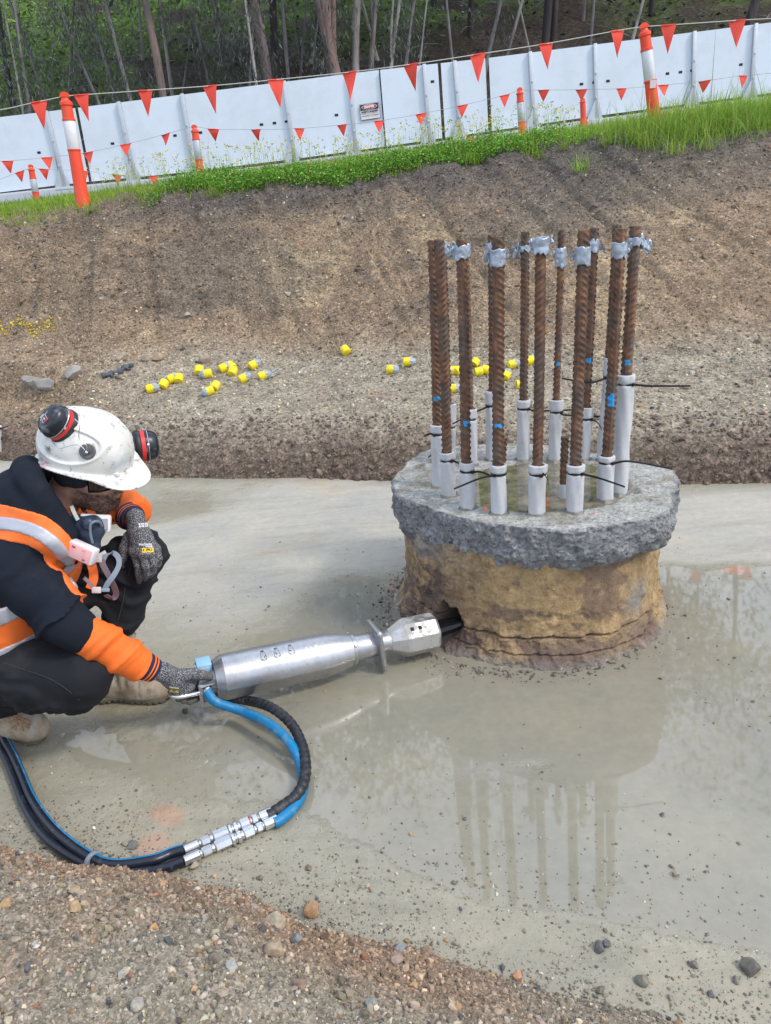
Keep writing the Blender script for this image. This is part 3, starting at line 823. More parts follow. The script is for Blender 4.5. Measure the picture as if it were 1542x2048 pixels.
# collar: rows parametrised 0..1 from the underside lip to the top edge
u = np.linspace(0, 1, 70)
A, Uu = np.meshgrid(np.arange(NA), u, indexing='ij')
Zc = ZB[A]+(ZT-ZB[A])*np.clip((Uu-0.10)/0.90, 0, 1)
Pn = cyl(an[A], Zc)
rough = fbm(Pn, 9, 5, 82, 0.6).reshape(A.shape); fine = fbm(Pn, 38, 4, 83, .6).reshape(A.shape); rid = (1-np.abs(fbm(Pn, 12, 4, 84).reshape(A.shape))*2)
edge = np.exp(-((Uu-1)/0.03)**2)
Rc = rt[A]+(0.018*rough+0.017*fine+0.010*rid)*(1-0.6*edge)-0.028*np.clip(1-(Uu-0.1)/0.35, 0, 1)**1.5
Rc = np.where(Uu < 0.10, Rc*0+(rt[A]-0.075)+(Rc-(rt[A]-0.075))*(Uu/0.10), Rc)
Rc += -0.006+0.008*np.sin(np.clip((Uu-.1)/.9, 0, 1)*math.pi)*0.6
vC = np.stack([PC[0]+Rc*np.cos(an[A]), PC[1]+Rc*np.sin(an[A]), Zc], -1).reshape(-1, 3)
fC = grid_faces(NA, len(u), True)
cg = np.array([.285, .288, .295]); cbl = np.array([.17, .18, .20]); cw = np.array([.42, .41, .385]); cyel = np.array([.36, .30, .20])
tC = np.broadcast_to(cg, A.shape+(3,)).copy()
tC = mixc(tC, cbl, sst(0.0, 0.5, rough)*0.6); tC = mixc(tC, cw, sst(0.35, 0.7, fine+rid*0.25)*0.5); tC = mixc(tC, cw, edge*0.7)
# top face: rings from rim to the middle
fr = np.concatenate([np.linspace(1, 0.86, 20)[1:], np.linspace(0.855, 0.02, 70)])
A2, F2 = np.meshgrid(np.arange(NA), fr, indexing='ij')
rim_r = Rc[:, -1]
R2 = rim_r[A2]*F2
X2 = PC[0]+R2*np.cos(an[A2]); Y2 = PC[1]+R2*np.sin(an[A2])
nn2 = fb2(X2, Y2, 7, 4, 85); nn3 = fb2(X2, Y2, 26, 4, 86)
rc = V(*(PZ(1090, 968, ZT)-PC)[:2])      # middle of the ring of bars
dd = np.hypot((X2-PC[0]-rc[0])/0.30, (Y2-PC[1]-rc[1])/0.27)
Z2_ = ZT-0.010*(1-sst(0.85, 1.15, dd+0.12*nn2))+0.0035*nn2+0.002*nn3+0.004*np.exp(-((F2-0.97)/0.04)**2)*nn3
Z2_ = np.where(F2 > 0.995, ZT, Z2_)
v2 = np.stack([X2, Y2, Z2_], -1).reshape(-1, 3)
ct = np.broadcast_to(np.array([.50, .49, .45]), A2.shape+(3,)).copy()
ct = mixc(ct, np.array([.33, .30, .225]), sst(0.0, 0.35, nn2+.3*nn3)*0.7)
ct = mixc(ct, np.array([.135, .11, .055]), 1-sst(0.88, 1.12, dd+0.12*nn2))
ct = mixc(ct, np.array([.17, .15, .13]), sst(0.25, 0.5, nn3)*0.6*(F2 > .55))
gl = np.exp(-(((X2-PZ(855, 930, ZT)[0])/0.07)**2+((Y2-PZ(855, 930, ZT)[1])/0.12)**2)); ct = mixc(ct, np.array([.20, .165, .13]), gl*sst(-.3, .2, nn3))
Zr = v2.reshape(NA, len(fr), 3)
base = len(vC); nv = len(fr)
i = np.arange(NA); i2 = (i+1) % NA; nu = len(u)
f2 = grid_faces(NA, nv, True)+base
ring = np.stack([i*nu+nu-1, i2*nu+nu-1, base+i2*nv, base+i*nv], 1)
vAll = np.concatenate([vC, v2, [[PC[0], PC[1], ZT-0.01]]]); ce = len(vAll)-1
capf = np.stack([base+i*nv+nv-1, base+i2*nv+nv-1, np.full(NA, ce)], 1)
tAll = np.concatenate([tC.reshape(-1, 3), ct.reshape(-1, 3), [[.135, .11, .055]]])
me = npmesh('concrete_collar', vAll, [np.concatenate([fC, ring, f2]), capf], True, colattr={'tint': tAll})
collar = par(link('concrete_collar', me, conc_m.m))
# clay clad shaft below the collar
zs = np.linspace(-0.03, 0.40, 190)
x0s, x1s = PZ(800, 1180, .1), PZ(1322, 1180, .2)
def shaft_r(A, a, Z):
    base = np.minimum(rt[A], 0.56)-0.035
    base = base*0.4+0.6*(0.475+0.012*np.cos(a-0.3))
    Pn = cyl(a, Z)
    n1 = fbm(Pn, 5, 4, 91).reshape(a.shape); n2 = fbm(Pn, 22, 5, 92, .6).reshape(a.shape)
    rg = sst(-0.05, 0.35, fbm(Pn, 4.5, 4, 93).reshape(a.shape)+np.exp(-((Z-0.16)/0.03)**2)*0.3)
    low = 1-sst(0.075, 0.13, Z)
    leftw = np.exp(-((((a-3.7+math.pi) % (2*math.pi))-math.pi)/0.55)**2)
    n3 = fbm(Pn, 60, 3, 99, .6).reshape(a.shape)
    r = base+0.005*n1+n2*(0.0020+0.012*rg+0.018*low+0.022*leftw)+n3*(.0015+.004*np.maximum(rg, low))
    lf_ = 0.5+0.5*np.cos(a-4.0)
    r = r+(0.020+0.040*lf_)*(1-sst(-0.02, 0.085, Z))+0.008*low
    for zc, dep, wd, jit in ((0.092, 0.040, 0.0030, 0.012), (0.042, 0.03, 0.0020, 0.005)):
        zl = zc+jit*fbm(np.stack([np.cos(a).ravel(), np.sin(a).ravel(), a.ravel()*0], 1), 5, 4, 94).reshape(a.shape)-0.006*np.cos(a+1.57)
        wd_ = wd*(0.7+0.9*np.abs(fbm(Pn, 9, 3, 95).reshape(a.shape)))
        r = r-dep*np.exp(-((Z-zl)/wd_)**2)
    # hollow where the splitter head sits
    da = ((a-HOLE_A+math.pi) % (2*math.pi))-math.pi
    r = r-0.20*np.exp(-(da/0.078)**4-((Z-HOLE_Z-0.008*np.sin(a*40))/0.042)**4)
    return r
_v = ray(889, 1246); _k = [CP+_v*t for t in np.linspace(1.8, 3.2, 1400)]; _k = [q for q in _k if math.hypot(q[0]-PC[0], q[1]-PC[1]) < 0.47]
hp = _k[0]-PC; HOLE_A = math.atan2(hp[1], hp[0]); HOLE_Z = hp[2]+0.005
def shaft_t(a, Z, Rr):
    Pn = cyl(a, Z)
    c = np.broadcast_to(np.array([.400, .270, .135]), a.shape+(3,)).copy()
    stk = fbm(np.stack([np.cos(a).ravel()*9, np.sin(a).ravel()*9, Z.ravel()*2.0], 1), 2, 4, 88).reshape(a.shape); c = c*(1+.35*stk[..., None])
    n1 = fbm(Pn, 5, 5, 96).reshape(a.shape); n2 = fbm(Pn*np.array([1, 1, 2.2]), 6, 5, 97).reshape(a.shape); n3 = fbm(Pn, 24, 4, 98).reshape(a.shape)
    red = np.array([.135, .090, .078]); gr = np.array([.24, .23, .21])
    band = np.exp(-((Z-0.17)/0.035)**2)*0.30
    c = mixc(c, red, sst(0.12, 0.34, n2+band-0.16+0.55*n3)*0.62)
    low = 1-sst(0.05, 0.14, Z+0.04*n1)
    c = mixc(c, red, low*sst(-0.35, 0.15, n1+.3*n3)*0.8)
    c = mixc(c, gr, (1-sst(0.0, 0.04, Z+0.02*n1))*0.6)
    lw = np.exp(-((((a-3.55+math.pi) % (2*math.pi))-math.pi)/0.42)**2)
    c = mixc(c, red, np.clip(lw*1.2*(1-sst(0.30, 0.36, Z-0.05*n1))*sst(-0.5, 0.1, n1+n3), 0, 1)*0.85)
    c = mixc(c, cg, np.clip(lw, 0, 1)*sst(0.26, 0.33, Z+0.05*n1)*0.6)
    rw = np.exp(-((((a-5.35+math.pi) % (2*math.pi))-math.pi)/0.12)**2)*np.exp(-((Z-0.19)/0.07)**2)
    c = mixc(c, gr, np.clip(rw*1.3, 0, 1)*sst(-.2, .2, n1))
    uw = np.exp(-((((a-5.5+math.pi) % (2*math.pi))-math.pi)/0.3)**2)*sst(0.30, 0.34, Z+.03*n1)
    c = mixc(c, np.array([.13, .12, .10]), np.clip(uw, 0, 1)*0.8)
    hole = np.exp(-((((a-HOLE_A+math.pi) % (2*math.pi))-math.pi)/0.10)**4-((Z-HOLE_Z)/0.048)**4)  # shade inside the hollow, painted into the clay colour
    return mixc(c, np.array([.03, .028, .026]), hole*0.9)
par(side(zs, shaft_r, 'clay_shaft', clay_m.m, None, shaft_t))
# rain water lying among the bars
wm = NT('rain_water'); wm.set(Base_Color=wm.mix(wm.ramp(wm.noise(14, 5, .7), [(.42, 0), (.6, 1)]), (.125, .105, .055), (.24, .215, .15)), Roughness=0.02); wm.b.inputs['IOR'].default_value = 1.5; wm.b.inputs['Coat Weight'].default_value = .6
mb = MB(); a_ = np.linspace(0, 2*math.pi, 48, endpoint=False)
mb.prism([(PC[0]+rc[0]+0.345*math.cos(x)*(1+.05*math.sin(5*x)), PC[1]+rc[1]+0.31*math.sin(x)*(1+.06*math.cos(4*x)), ZT-0.0135) for x in a_], (0, 0, 0.0095))
w_ = mb.build('rain_water', wm.m); tag(w_, 'shallow brown rain water pooled between the bars on the pile head', 'puddle', None, 'stuff')
for x, y, w, lab in ((970, 1018, .020, 'orange leaf shaped paint scrap at the left of the pile head pool'), (1188, 1026, .007, 'tiny orange paint scrap at the right of the pile head pool')):
    mb = MB(); p = PZ(x, y, ZT-.001)
    mb.prism([p+V(-w*.5, -w, 0), p+V(w*.5, -w*.9, 0), p+V(w*.25, w*1.1, 0.001)], (0, 0, 0.002))
    tag(mb.build('paint_scrap', simple('orange_scrap'+str(x), (.75, .22, .10), 0.6)), lab, 'scrap')

# ---- bars ----------------------------------------------------------------------------------------
rust = NT('rusty_steel')
n = rust.noise(30, 6, 0.7); n2_ = rust.noise(7, 4); n3_ = rust.noise(220, 3)
c = rust.ramp(n, [(0.3, (.060, .036, .027)), (0.5, (.150, .078, .048)), (0.70, (.29, .145, .075))])
c = rust.mix(rust.ramp(n2_, [(0.46, 0), (0.60, 0.85)]), c, rust.ramp(n, [(0.3, (.065, .045, .036)), (0.7, (.16, .125, .10))]))
rust.set(Base_Color=c, Roughness=0.62, Metallic=0.25); rust.bump(n3_, 0.35, 0.002)
M_rust = rust.m
M_whitep = simple('white_paint_run', (.62, .62, .63), 0.6, var=.2, nsc=60, dirt=(.1, .06, .04), dsc=40, dth=.55)
M_bluep = simple('blue_marking_paint', (.02, .30, .68), 0.5, var=.2)
foam = NT('grey_foam')
n = foam.noise(60, 5); c = foam.mix(foam.ramp(foam.noise(7, 6, .7), [(.50, 0), (.72, .5)]), foam.mix(n, (.48, .485, .50), (.60, .605, .62)), (.32, .29, .24))
foam.set(Base_Color=c, Roughness=0.85); foam.bump(foam.noise(300, 3), 0.35, 0.003)
M_foam = foam.m
M_tie = simple('black_nylon', (.012, .012, .014), 0.38)
tape = NT('duct_tape'); tape.set(Base_Color=tape.mix(tape.noise(30, 4), (.30, .35, .42), (.48, .54, .62)), Roughness=0.33, Metallic=0.35); tape.bump(tape.noise(90, 4, .7), 0.5, 0.003)
M_tape = tape.m
M_mudwet = simple('wet_mud', (.17, .155, .13), 0.5)

def rebar(top, base, r0=0.0165, phase=0.0, z0=None, blue=None, white=None, seg=28, twist=0.0, dirn=1, name='rebar', mats=None):
    top = np.asarray(top); base = np.asarray(base); L = np.linalg.norm(top-base); d = (top-base)/L
    nr = max(8, int(L/0.0027)); t = np.linspace(0, L, nr)
    u = nrm(np.cross(d, [0, 1.0, 0])); w = np.cross(d, u)
    th = np.linspace(0, 2*math.pi, seg, endpoint=False)
    T, TH = np.meshgrid(t, th, indexing='ij'); q = TH-phase-twist*T
    long = np.exp(-((((q+math.pi/2) % math.pi)-math.pi/2)/0.17)**2)
    pitch = 0.0195
    side_ = np.where(np.sin(q) > 0, 1.0, -1.0)
    qq = np.where(np.sin(q) > 0, q % math.pi, (q % math.pi))
    ph = (T+dirn*qq*0.0125)/pitch+0.5*(side_ < 0)
    lug = np.clip(np.cos(ph*2*math.pi)*1.9-0.70, 0, 1)*np.clip(np.abs(np.sin(q))*1.7-0.30, 0, 1)
    r = (r0*.94-.0008)+0.0032*long+0.0038*lug+0.0004*np.sin(T*90)
    wob = 0.0015*np.sin(T*5+phase)
    P = base+d*T[..., None]+(r[..., None])*(np.cos(TH)[..., None]*u+np.sin(TH)[..., None]*w)+wob[..., None]*u
    v = P.reshape(-1, 3)
    f = [[k*seg+j, k*seg+(j+1) % seg, (k+1)*seg+(j+1) % seg, (k+1)*seg+j] for k in range(0)]
    i = np.arange(nr-1)[:, None]; j = np.arange(seg)[None]; j2 = (j+1) % seg
    f = np.stack([i*seg+j, i*seg+j2, (i+1)*seg+j2, (i+1)*seg+j], -1).reshape(-1, 4)
    mi = np.zeros(len(f), int); fc = v[f].mean(1)
    frow = np.repeat(t[:-1], seg); fth = np.tile(th, nr-1)
    view = np.cos(fth-math.atan2(*(np.array([(CP-base)@w, (CP-base)@u]))))
    nz = fbm(fc, 55, 3, int(phase*100)+3)
    if white is not None:
        m = (np.abs(((fth-white[0]+math.pi) % (2*math.pi))-math.pi) < white[3]+0.25*nz) & (frow > white[1]) & (frow < white[2]) & (nz > -0.35); mi[m] = 1
    if blue is not None:
        m = (np.abs(frow-blue[0]) < blue[1]*(1+0.8*nz)) & (view > 0.78+0.5*nz); mi[m] = 2
    v = np.concatenate([v, [top+d*0.0005]]); cf = np.stack([(nr-1)*seg+np.arange(seg), (nr-1)*seg+(np.arange(seg)+1) % seg, np.full(seg, len(v)-1)], 1)
    me = npmesh(name, v, [f, cf], True, mi=np.concatenate([mi, np.zeros(seg, int)]))
    return link(name, me, [M_rust, M_whitep, M_bluep])
def foam_sleeve(a, b, r=0.027, tie=0.028, seed=0, lean=0.0, muddy=True):
    """tube of foam from base a to top b, pinched at the cable tie"""
    a = np.asarray(a); b = np.asarray(b); L = np.linalg.norm(b-a); d = (b-a)/L
    ts = np.unique(np.concatenate([np.linspace(0, L, 34), L-tie+np.linspace(-0.008, 0.008, 9)]))
    prof_ = []
    for t in ts:
        rr = r*(1+0.05*math.sin(t*17+seed)+0.02*math.sin(t*45+seed*2))-0.0045*math.exp(-((t-(L-tie))/0.005)**2)
        if t > L-tie: rr += 0.0012
        prof_.append((t, rr))
    prof_ += [(L+0.002, r-0.002), (L+0.002, 0.0205), (L-0.004, 0.0185), (L-0.03, 0.0183)]
    def mod(an_, t, rr): return rr*(1+0.03*np.sin(an_*2+seed+t*6)+0.02*np.sin(an_*3-seed))+0.0012*np.sin(an_*5+t*30+seed)*(rr > .022)
    mb = MB(); mb.lathe(a, d, prof_, 30, mod, caps=False)
    o = mb.build('foam_sleeve', M_foam, None, True, 60)
    return o
def tie_ring(p, d, r, ang, tail=None, hd=True):
    mb = MB(); d = nrm(d); u = nrm(np.cross(d, [0, 1., 0])); w = np.cross(d, u)
    pts = [p+r*(math.cos(x)*u+math.sin(x)*w) for x in np.linspace(0, 2*math.pi, 28, endpoint=False)]
    n = len(pts)
    for s_ in (0,):
        v = []; f = []
        for k, q in enumerate(pts):
            e = nrm(q-p)
            v += [q-d*0.0035, q+d*0.0035, q+e*0.0015+d*0.0035, q+e*0.0015-d*0.0035]
        for k in range(n):
            k2 = (k+1) % n
            for a, b in ((0, 3), (3, 2), (2, 1), (1, 0)): f.append((k*4+a, k*4+b, k2*4+b, k2*4+a))
        mb.add(v, f)
    hpnt = p+r*(math.cos(ang)*u+math.sin(ang)*w)
    e = nrm(hpnt-p); s = np.cross(d, e)
    mb.box(hpnt+e*0.004, (0.004, 0.0055, 0.005), np.stack([e, s, d], 1), 0.0012)
    if tail is not None:
        path = spline([hpnt+e*0.004]+list(tail), 22)
        v = []; f = []
        for k, q in enumerate(path):
            wd = 0.0038*(1-0.25*k/21)
            v += [q-V(0, 0, wd), q+V(0, 0, wd), q+V(0.0, 0.0016, wd), q+V(0, 0.0016, -wd)]
        for k in range(21):
            for a, b in ((0, 3), (3, 2), (2, 1), (1, 0)): f.append((k*4+a, k*4+b, k*4+4+b, k*4+4+a))
        f += [(0, 1, 2, 3), (84, 87, 86, 85)]
        mb.add(v, f)
    return mb.build('cable_tie', M_tie, None, True, 40)
def tape_wrap(c, d, r, h, seed, flap=None):
    """crumpled band of duct tape, with loose torn ends"""
    rr = np.random.default_rng(seed); d = nrm(d)
    mb = MB(); seg = 34; rows = 12
    u = nrm(np.cross(d, [0, 1., 0])); w = np.cross(d, u); v = []
    for k in range(rows):
        t = (k/(rows-1)-0.5)*h
        for j in range(seg):
            a = 2*math.pi*j/seg; p = V(math.cos(a), math.sin(a), 0)
            nz = vn(np.array([[math.cos(a)*1.6, math.sin(a)*1.6, t*60+seed]]), 1.7, seed)[0]
            e = 0.004*vn(np.array([[a*2, seed, k > rows/2]]), 1.5, seed+3)[0]*abs(2*k/(rows-1)-1)
            v.append(c+d*(t+e*2)+(r+0.0032*(nz+0.6))*(p[0]*u+p[1]*w))
    f = [(k*seg+j, k*seg+(j+1) % seg, (k+1)*seg+(j+1) % seg, (k+1)*seg+j) for k in range(rows-1) for j in range(seg)]
    mb.add(v, f)
    for fl in (flap or []):
        a, L, wd, dz = fl; e = math.cos(a)*RTv+math.sin(a)*FWv
        p0 = c+e*(r+0.001); n = 9; vv = []; ff = []
        for k in range(n):
            s = k/(n-1); q = p0+e*L*s+d*(dz*s*L)+V(0, 0, 0.004*math.sin(s*9+seed)); tw_ = 0.5*math.sin(s*4+seed)
            side_ = d*math.cos(tw_)+nrm(np.cross(d, e))*math.sin(tw_); ww = wd*(1-0.35*s+0.2*math.sin(s*11+seed))
            for m in range(5): vv.append(q+side_*(ww*(m/4-0.5))+nrm(np.cross(d, e))*0.003*math.sin(m*2.1+k*1.7+seed))
        for k in range(n-1):
            for m in range(4): ff.append((k*5+m, k*5+m+1, k*5+m+6, k*5+m+5))
        mb.add(vv, ff)
    o = mb.build('tape_wrap', M_tape, None, True, 25)
    s_ = o.modifiers.new('thick', 'SOLIDIFY'); s_.thickness = 0.0008
    return o
RTv, FWv = V(1, 0, 0), V(0, 1, 0)
# name: (top px, foam top px, foam base px, r0, tie drop, head angle, tail px list, tape[px dy from top, h, flaps], blue(px y), phase)
bars = [
 # label, top, foamtop, base, r0, foamr, tie(px below top), tail points px (with Y offset), tape (px y, h, r+, flaps), blue y, phase
 ('second bar from the left of the front row, rising from a short foam sleeve', (878, 480), (893, 905), (898, 997), .0172, .0255, 17, [(915, 925, 0), (924, 934, .01)], (None,), None, 0.3),
 ('front row bar with a long cable tie tail crossing its neighbour', (922, 478), (934, 925), (935, 1021), .0165, .0262, 18, [(965, 945, -.02), (1015, 966, -.05)], (505, .03, .0005, [(3.1, .03, .03, .1), (2.8, .03, .02, -.5)]), 846, 1.0),
 ('thick front row bar with a taped head and a blue dot low down', (995, 473), (997, 930), (998, 1031), .0185, .0275, 18, [(960, 957, -.03), (908, 978, -.05)], (515, .038, .001, [(0.2, .012, .03, .8), (3.0, .018, .035, .2)]), 850, 0.1),
 ('middle front bar whose head is wrapped in torn tape', (1082, 478), (1076, 930), (1073, 1033), .0165, .0285, 18, [(1088, 948, -.02), (1097, 965, -.02), (1100, 990, -.01)], (492, .035, .003, [(0.5, .022, .03, .9), (2.6, .015, .03, .9)]), None, 2.2),
 ('front row bar with smooth brown upper length and a taped head', (1167, 460), (1151, 930), (1149, 1029), .0180, .0270, 16, [(1200, 957, -.04), (1250, 974, -.07)], (512, .04, .0008, [(3.0, .015, .02, .3)]), None, 0.15),
 ('front right bar with a bright blue paint patch', (1241, 457), (1213, 912), (1210, 1004), .0170, .0265, 13, [(1262, 923, .0), (1345, 938, .03)], (500, .034, .001, [(0.1, .02, .03, .3), (0.9, .02, .02, 1.)]), 800, 1.2),
 ('right hand bar in the tallest foam sleeve', (1270, 452), (1252, 750), (1238, 990), .0172, .0290, 18, [(1300, 772, 0), (1381, 772, 0)], (483, .018, .0006, [(0.1, .038, .045, -.5), (0.0, .03, .03, -1.4)]), 724, 0.2),
 ('leftmost bar with a rust red upper length', (864, 480), (876, 850), (878, 978), .0155, .0265, 20, [(860, 868, .02), (847, 873, .03)], (None,), 797, 0.25),
 ('bar hidden behind the leftmost pair, tape flapping at its head', (884, 492), (899, 808), (900, 925), .0150, .0240, 60, [(880, 897, -.03), (856, 915, -.05)], (495, .03, .001, [(0.1, .05, .03, .1)]), None, 0.9),
 ('back bar hidden behind the second front bar', (928, 480), (941, 818), (943, 935), .0150, .0235, 25, None, (500, .03, .003, [(3.1, .03, .03, .1)]), None, 0.9),
 ('back left bar showing behind the thick taped front bar', (984, 469), (982, 782), (985, 925), .0155, .0250, 36, [(950, 825, 0), (905, 848, 0)], (500, .04, .0025, []), None, 1.9),
 ('slim back row bar between the thick taped bar and the middle bar', (1050, 463), (1047, 800), (1046, 925), .0150, .0262, 21, [(1075, 822, 0), (1145, 820, .02)], (497, .014, .002, [(2.9, .03, .02, .2), (3.3, .025, .05, -1.)]), None, 1.25),
 ('thin back row bar streaked with white paint', (1123, 460), (1113, 800), (1109, 926), .0120, .0255, 29, [(1130, 830, 0), (1200, 833, .02)], (515, .055, .004, [(2.6, .012, .02, .9), (0.5, .01, .02, .9)]), 727, 0.4),
 ('back right bar beside the smooth front bar', (1188, 456), (1174, 815), (1168, 925), .0160, .0225, 28, [(1195, 845, -.02), (1204, 860, -.03)], (492, .034, .001, [(0.2, .03, .025, -.6), (3.3, .012, .02, .5)]), 720, 1.1),
 ('back right bar behind the blue painted front bar, in a tall sleeve', (1234, 450), (1222, 716), (1206, 926), .0150, .0250, 45, [(1180, 765, 0), (1124, 757, 0)], (None,), None, 0.9),
]
for k, (lab, tp, ft, fb_, r0, fr_, tdp, tail, tp_, bl, ph) in enumerate(bars):
    b = PZ(fb_[0], fb_[1]-6, ZT)
    rest = b[1]
    # the bar stands nearly plumb: its head keeps the distance of its foot
    t_ = PY(tp[0], tp[1], rest+0.004*math.sin(k*2.1)); f_ = PY(ft[0], ft[1], rest)
    d = nrm(t_-b); L = np.linalg.norm(t_-b)
    fl = np.dot(f_-b, d); ftop = b+d*fl
    blue = None if bl is None else (np.dot(PY(tp[0], bl, rest)-b, d), 0.008 if bl != 800 else 0.020)
    white = (3.9, 0.15, L-.07, 0.75) if k == 12 else None
    o = rebar(t_, b-d*0.02, r0, 1.57+(ph-1.1)*.75, blue=None if blue is None else (blue[0]+.02, blue[1]), white=white, dirn=1 if k % 3 else -1)
    if lab: o['label'] = lab
    par(o)
    s_ = foam_sleeve(b-d*0.015, f_, fr_, tie=tdp/700*1.1, seed=k*1.3); s_.parent = o
    sd_ = nrm(f_-b)
    tp3 = f_-sd_*(tdp/700*1.1)
    if k == 8 or k == 9: pass
    tl = None
    if tail: tl = [PY(x, y, rest-0.03+dy) for x, y, dy in tail]
    ang = 0.0
    if tl is not None:
        u = nrm(np.cross(sd_, [0, 1., 0])); w = np.cross(sd_, u); e = tl[0]-tp3; ang = math.atan2(e@w, e@u)
        if abs(e@u) > 0.02: ang = math.atan2(-abs((-V(0, 1, 0))@w)*0.8*np.sign(V(0, 1, 0)@w), np.sign(e@u)*0.6)
    ti = tie_ring(tp3, sd_, fr_*1.02-0.003, ang, tl); ti.parent = o
    if tp_[0] is not None:
        tc = PY(tp[0]+(ft[0]-tp[0])*(tp_[0]-tp[1])/(ft[1]-tp[1]), tp_[0], rest)
        tw_ = tape_wrap(tc, d, r0+0.0022+tp_[2], tp_[1]*1.3, k*5+1, tp_[3]); tw_.parent = o
    mb = MB(); q0 = b+V(0, 0, 0.001)                         # mud collar where the sleeve meets the concrete
    aa = np.linspace(0, 2*math.pi, 20, endpoint=False)
    mb.lathe(q0-V(0, 0, .006), (0, 0, 1), [(0, fr_+.012), (.006, fr_+.007), (.012, fr_+.001)], 20, lambda an_, t, r: r*(1+.10*np.sin(an_*3+k)+.06*np.sin(an_*7)), caps=False)
    mq = mb.build('mud_ring', M_mudwet); mq.parent = o
# short bars cut off low
for (lab, tp, bp, sl) in (('short cut off bar standing in the pool on a stub of foam', (1131, 874), (1127, 992), (1128, 968)), ('short rusty bar end showing behind the thick taped bar', (1008, 875), (1004, 960), None)):
    b = PZ(bp[0], bp[1], ZT); t_ = PY(tp[0], tp[1], b[1])
    o = rebar(t_, b-V(0, 0, .01), .0125, .8); o['label'] = lab; par(o)
    if sl:
        mb = MB(); f_ = PY(sl[0], sl[1], b[1]); mb.lathe(b-V(0, 0, .01), f_-b+V(0, 0, .001), [(0, .017), (.02, .018), (np.linalg.norm(f_-b)+.01, .0165)], 20)
        mb.build('foam_sleeve', M_foam, None).parent = o
# ================================================================== THINGS ON THE BENCH
M_yel = simple('yellow_plastic', (.84, .68, .01), 0.5, var=.12, dirt=(.38, .30, .12), dirtamt=.7, dsc=28, dth=.58)
M_tapeg = simple('grey_tape_end', (.33, .38, .44), 0.45, var=.25, nsc=60)
def dir_px(x0, y0, x1, y1, p, lift=0.0):
    a = bank_pick(x0, y0); b = bank_pick(x1, y1); return nrm((b-a)+V(0, 0, lift))
caps = [  # x, y, axis towards the open/taped end (px), taped?, label
 (303, 778, (17, -5), 1, 'leftmost yellow cap, its taped end against an orange stone'),
 (328, 770, (3, -12), 0, 'yellow cap standing second from the left of the scatter'),
 (345, 758, (12, -8), 1, 'yellow cap with taped end behind a round fronted cap'),
 (358, 758, (0, -12), 0, 'yellow cap facing the camera, touching the taped cap behind it'),
 (399, 742, (0, -10), 0, 'small looking yellow cap at the left of a taped pair'),
 (417, 748, (-14, 2), 1, 'yellow cap with its taped end pointing left'),
 (421, 782, (-8, 4), 1, 'nearest yellow cap of all, lying at the front of the scatter'),
 (432, 773, (3, -8), 0, 'yellow cap resting right behind the nearest one'),
 (448, 736, (8, -6), 1, 'yellow cap at the left of the cluster of three'),
 (464, 734, (-6, -8), 0, 'yellow cap at the back of the cluster of three'),
 (466, 744, (2, -10), 0, 'yellow cap at the front of the cluster of three'),
 (487, 757, (10, -8), 1, 'yellow cap with a short taped end, right of the front pair'),
 (507, 731, (9, -8), 1, 'yellow cap with bright tape, farther back than its right neighbour'),
 (526, 752, (16, -9), 1, 'yellow cap with a long twisted tape tail'),
 (692, 702, (-3, -8), 0, 'lone yellow cap high at the foot of the bank'),
 (781, 739, (12, 2), 1, 'yellow cap with its open taped end turned right'),
 (815, 726, (12, 1), 1, 'yellow cap with a bulbous taped end, left of the bars'),
 (907, 741, (-9, 0), 1, 'yellow cap just right of the leftmost bars'),
 (918, 741, (6, -5), 1, 'yellow cap half hidden by the second front bar'),
 (906, 777, (12, 0), 1, 'yellow cap in front of its pair, beside the leftmost bars'),
 (950, 726, (-3, 6), 0, 'open yellow cap showing its ribbed inside'),
 (958, 744, (-9, 1), 0, 'yellow cap lying left of a piled one'),
 (972, 740, (6, 4), 0, 'yellow cap piled against its left neighbour'),
 (1012, 752, (5, -10), 1, 'yellow cap standing on its taped end, its ring open'),
 (1024, 729, (14, -5), 1, 'yellow cap with grey tape wrapped on the right, by the slim bar'),
 (1060, 722, (12, -6), 1, 'mostly taped cap peeping between two back bars'),
 (1041, 769, (-8, 0), 0, 'yellow cap half hidden by the slim back bar'),
]
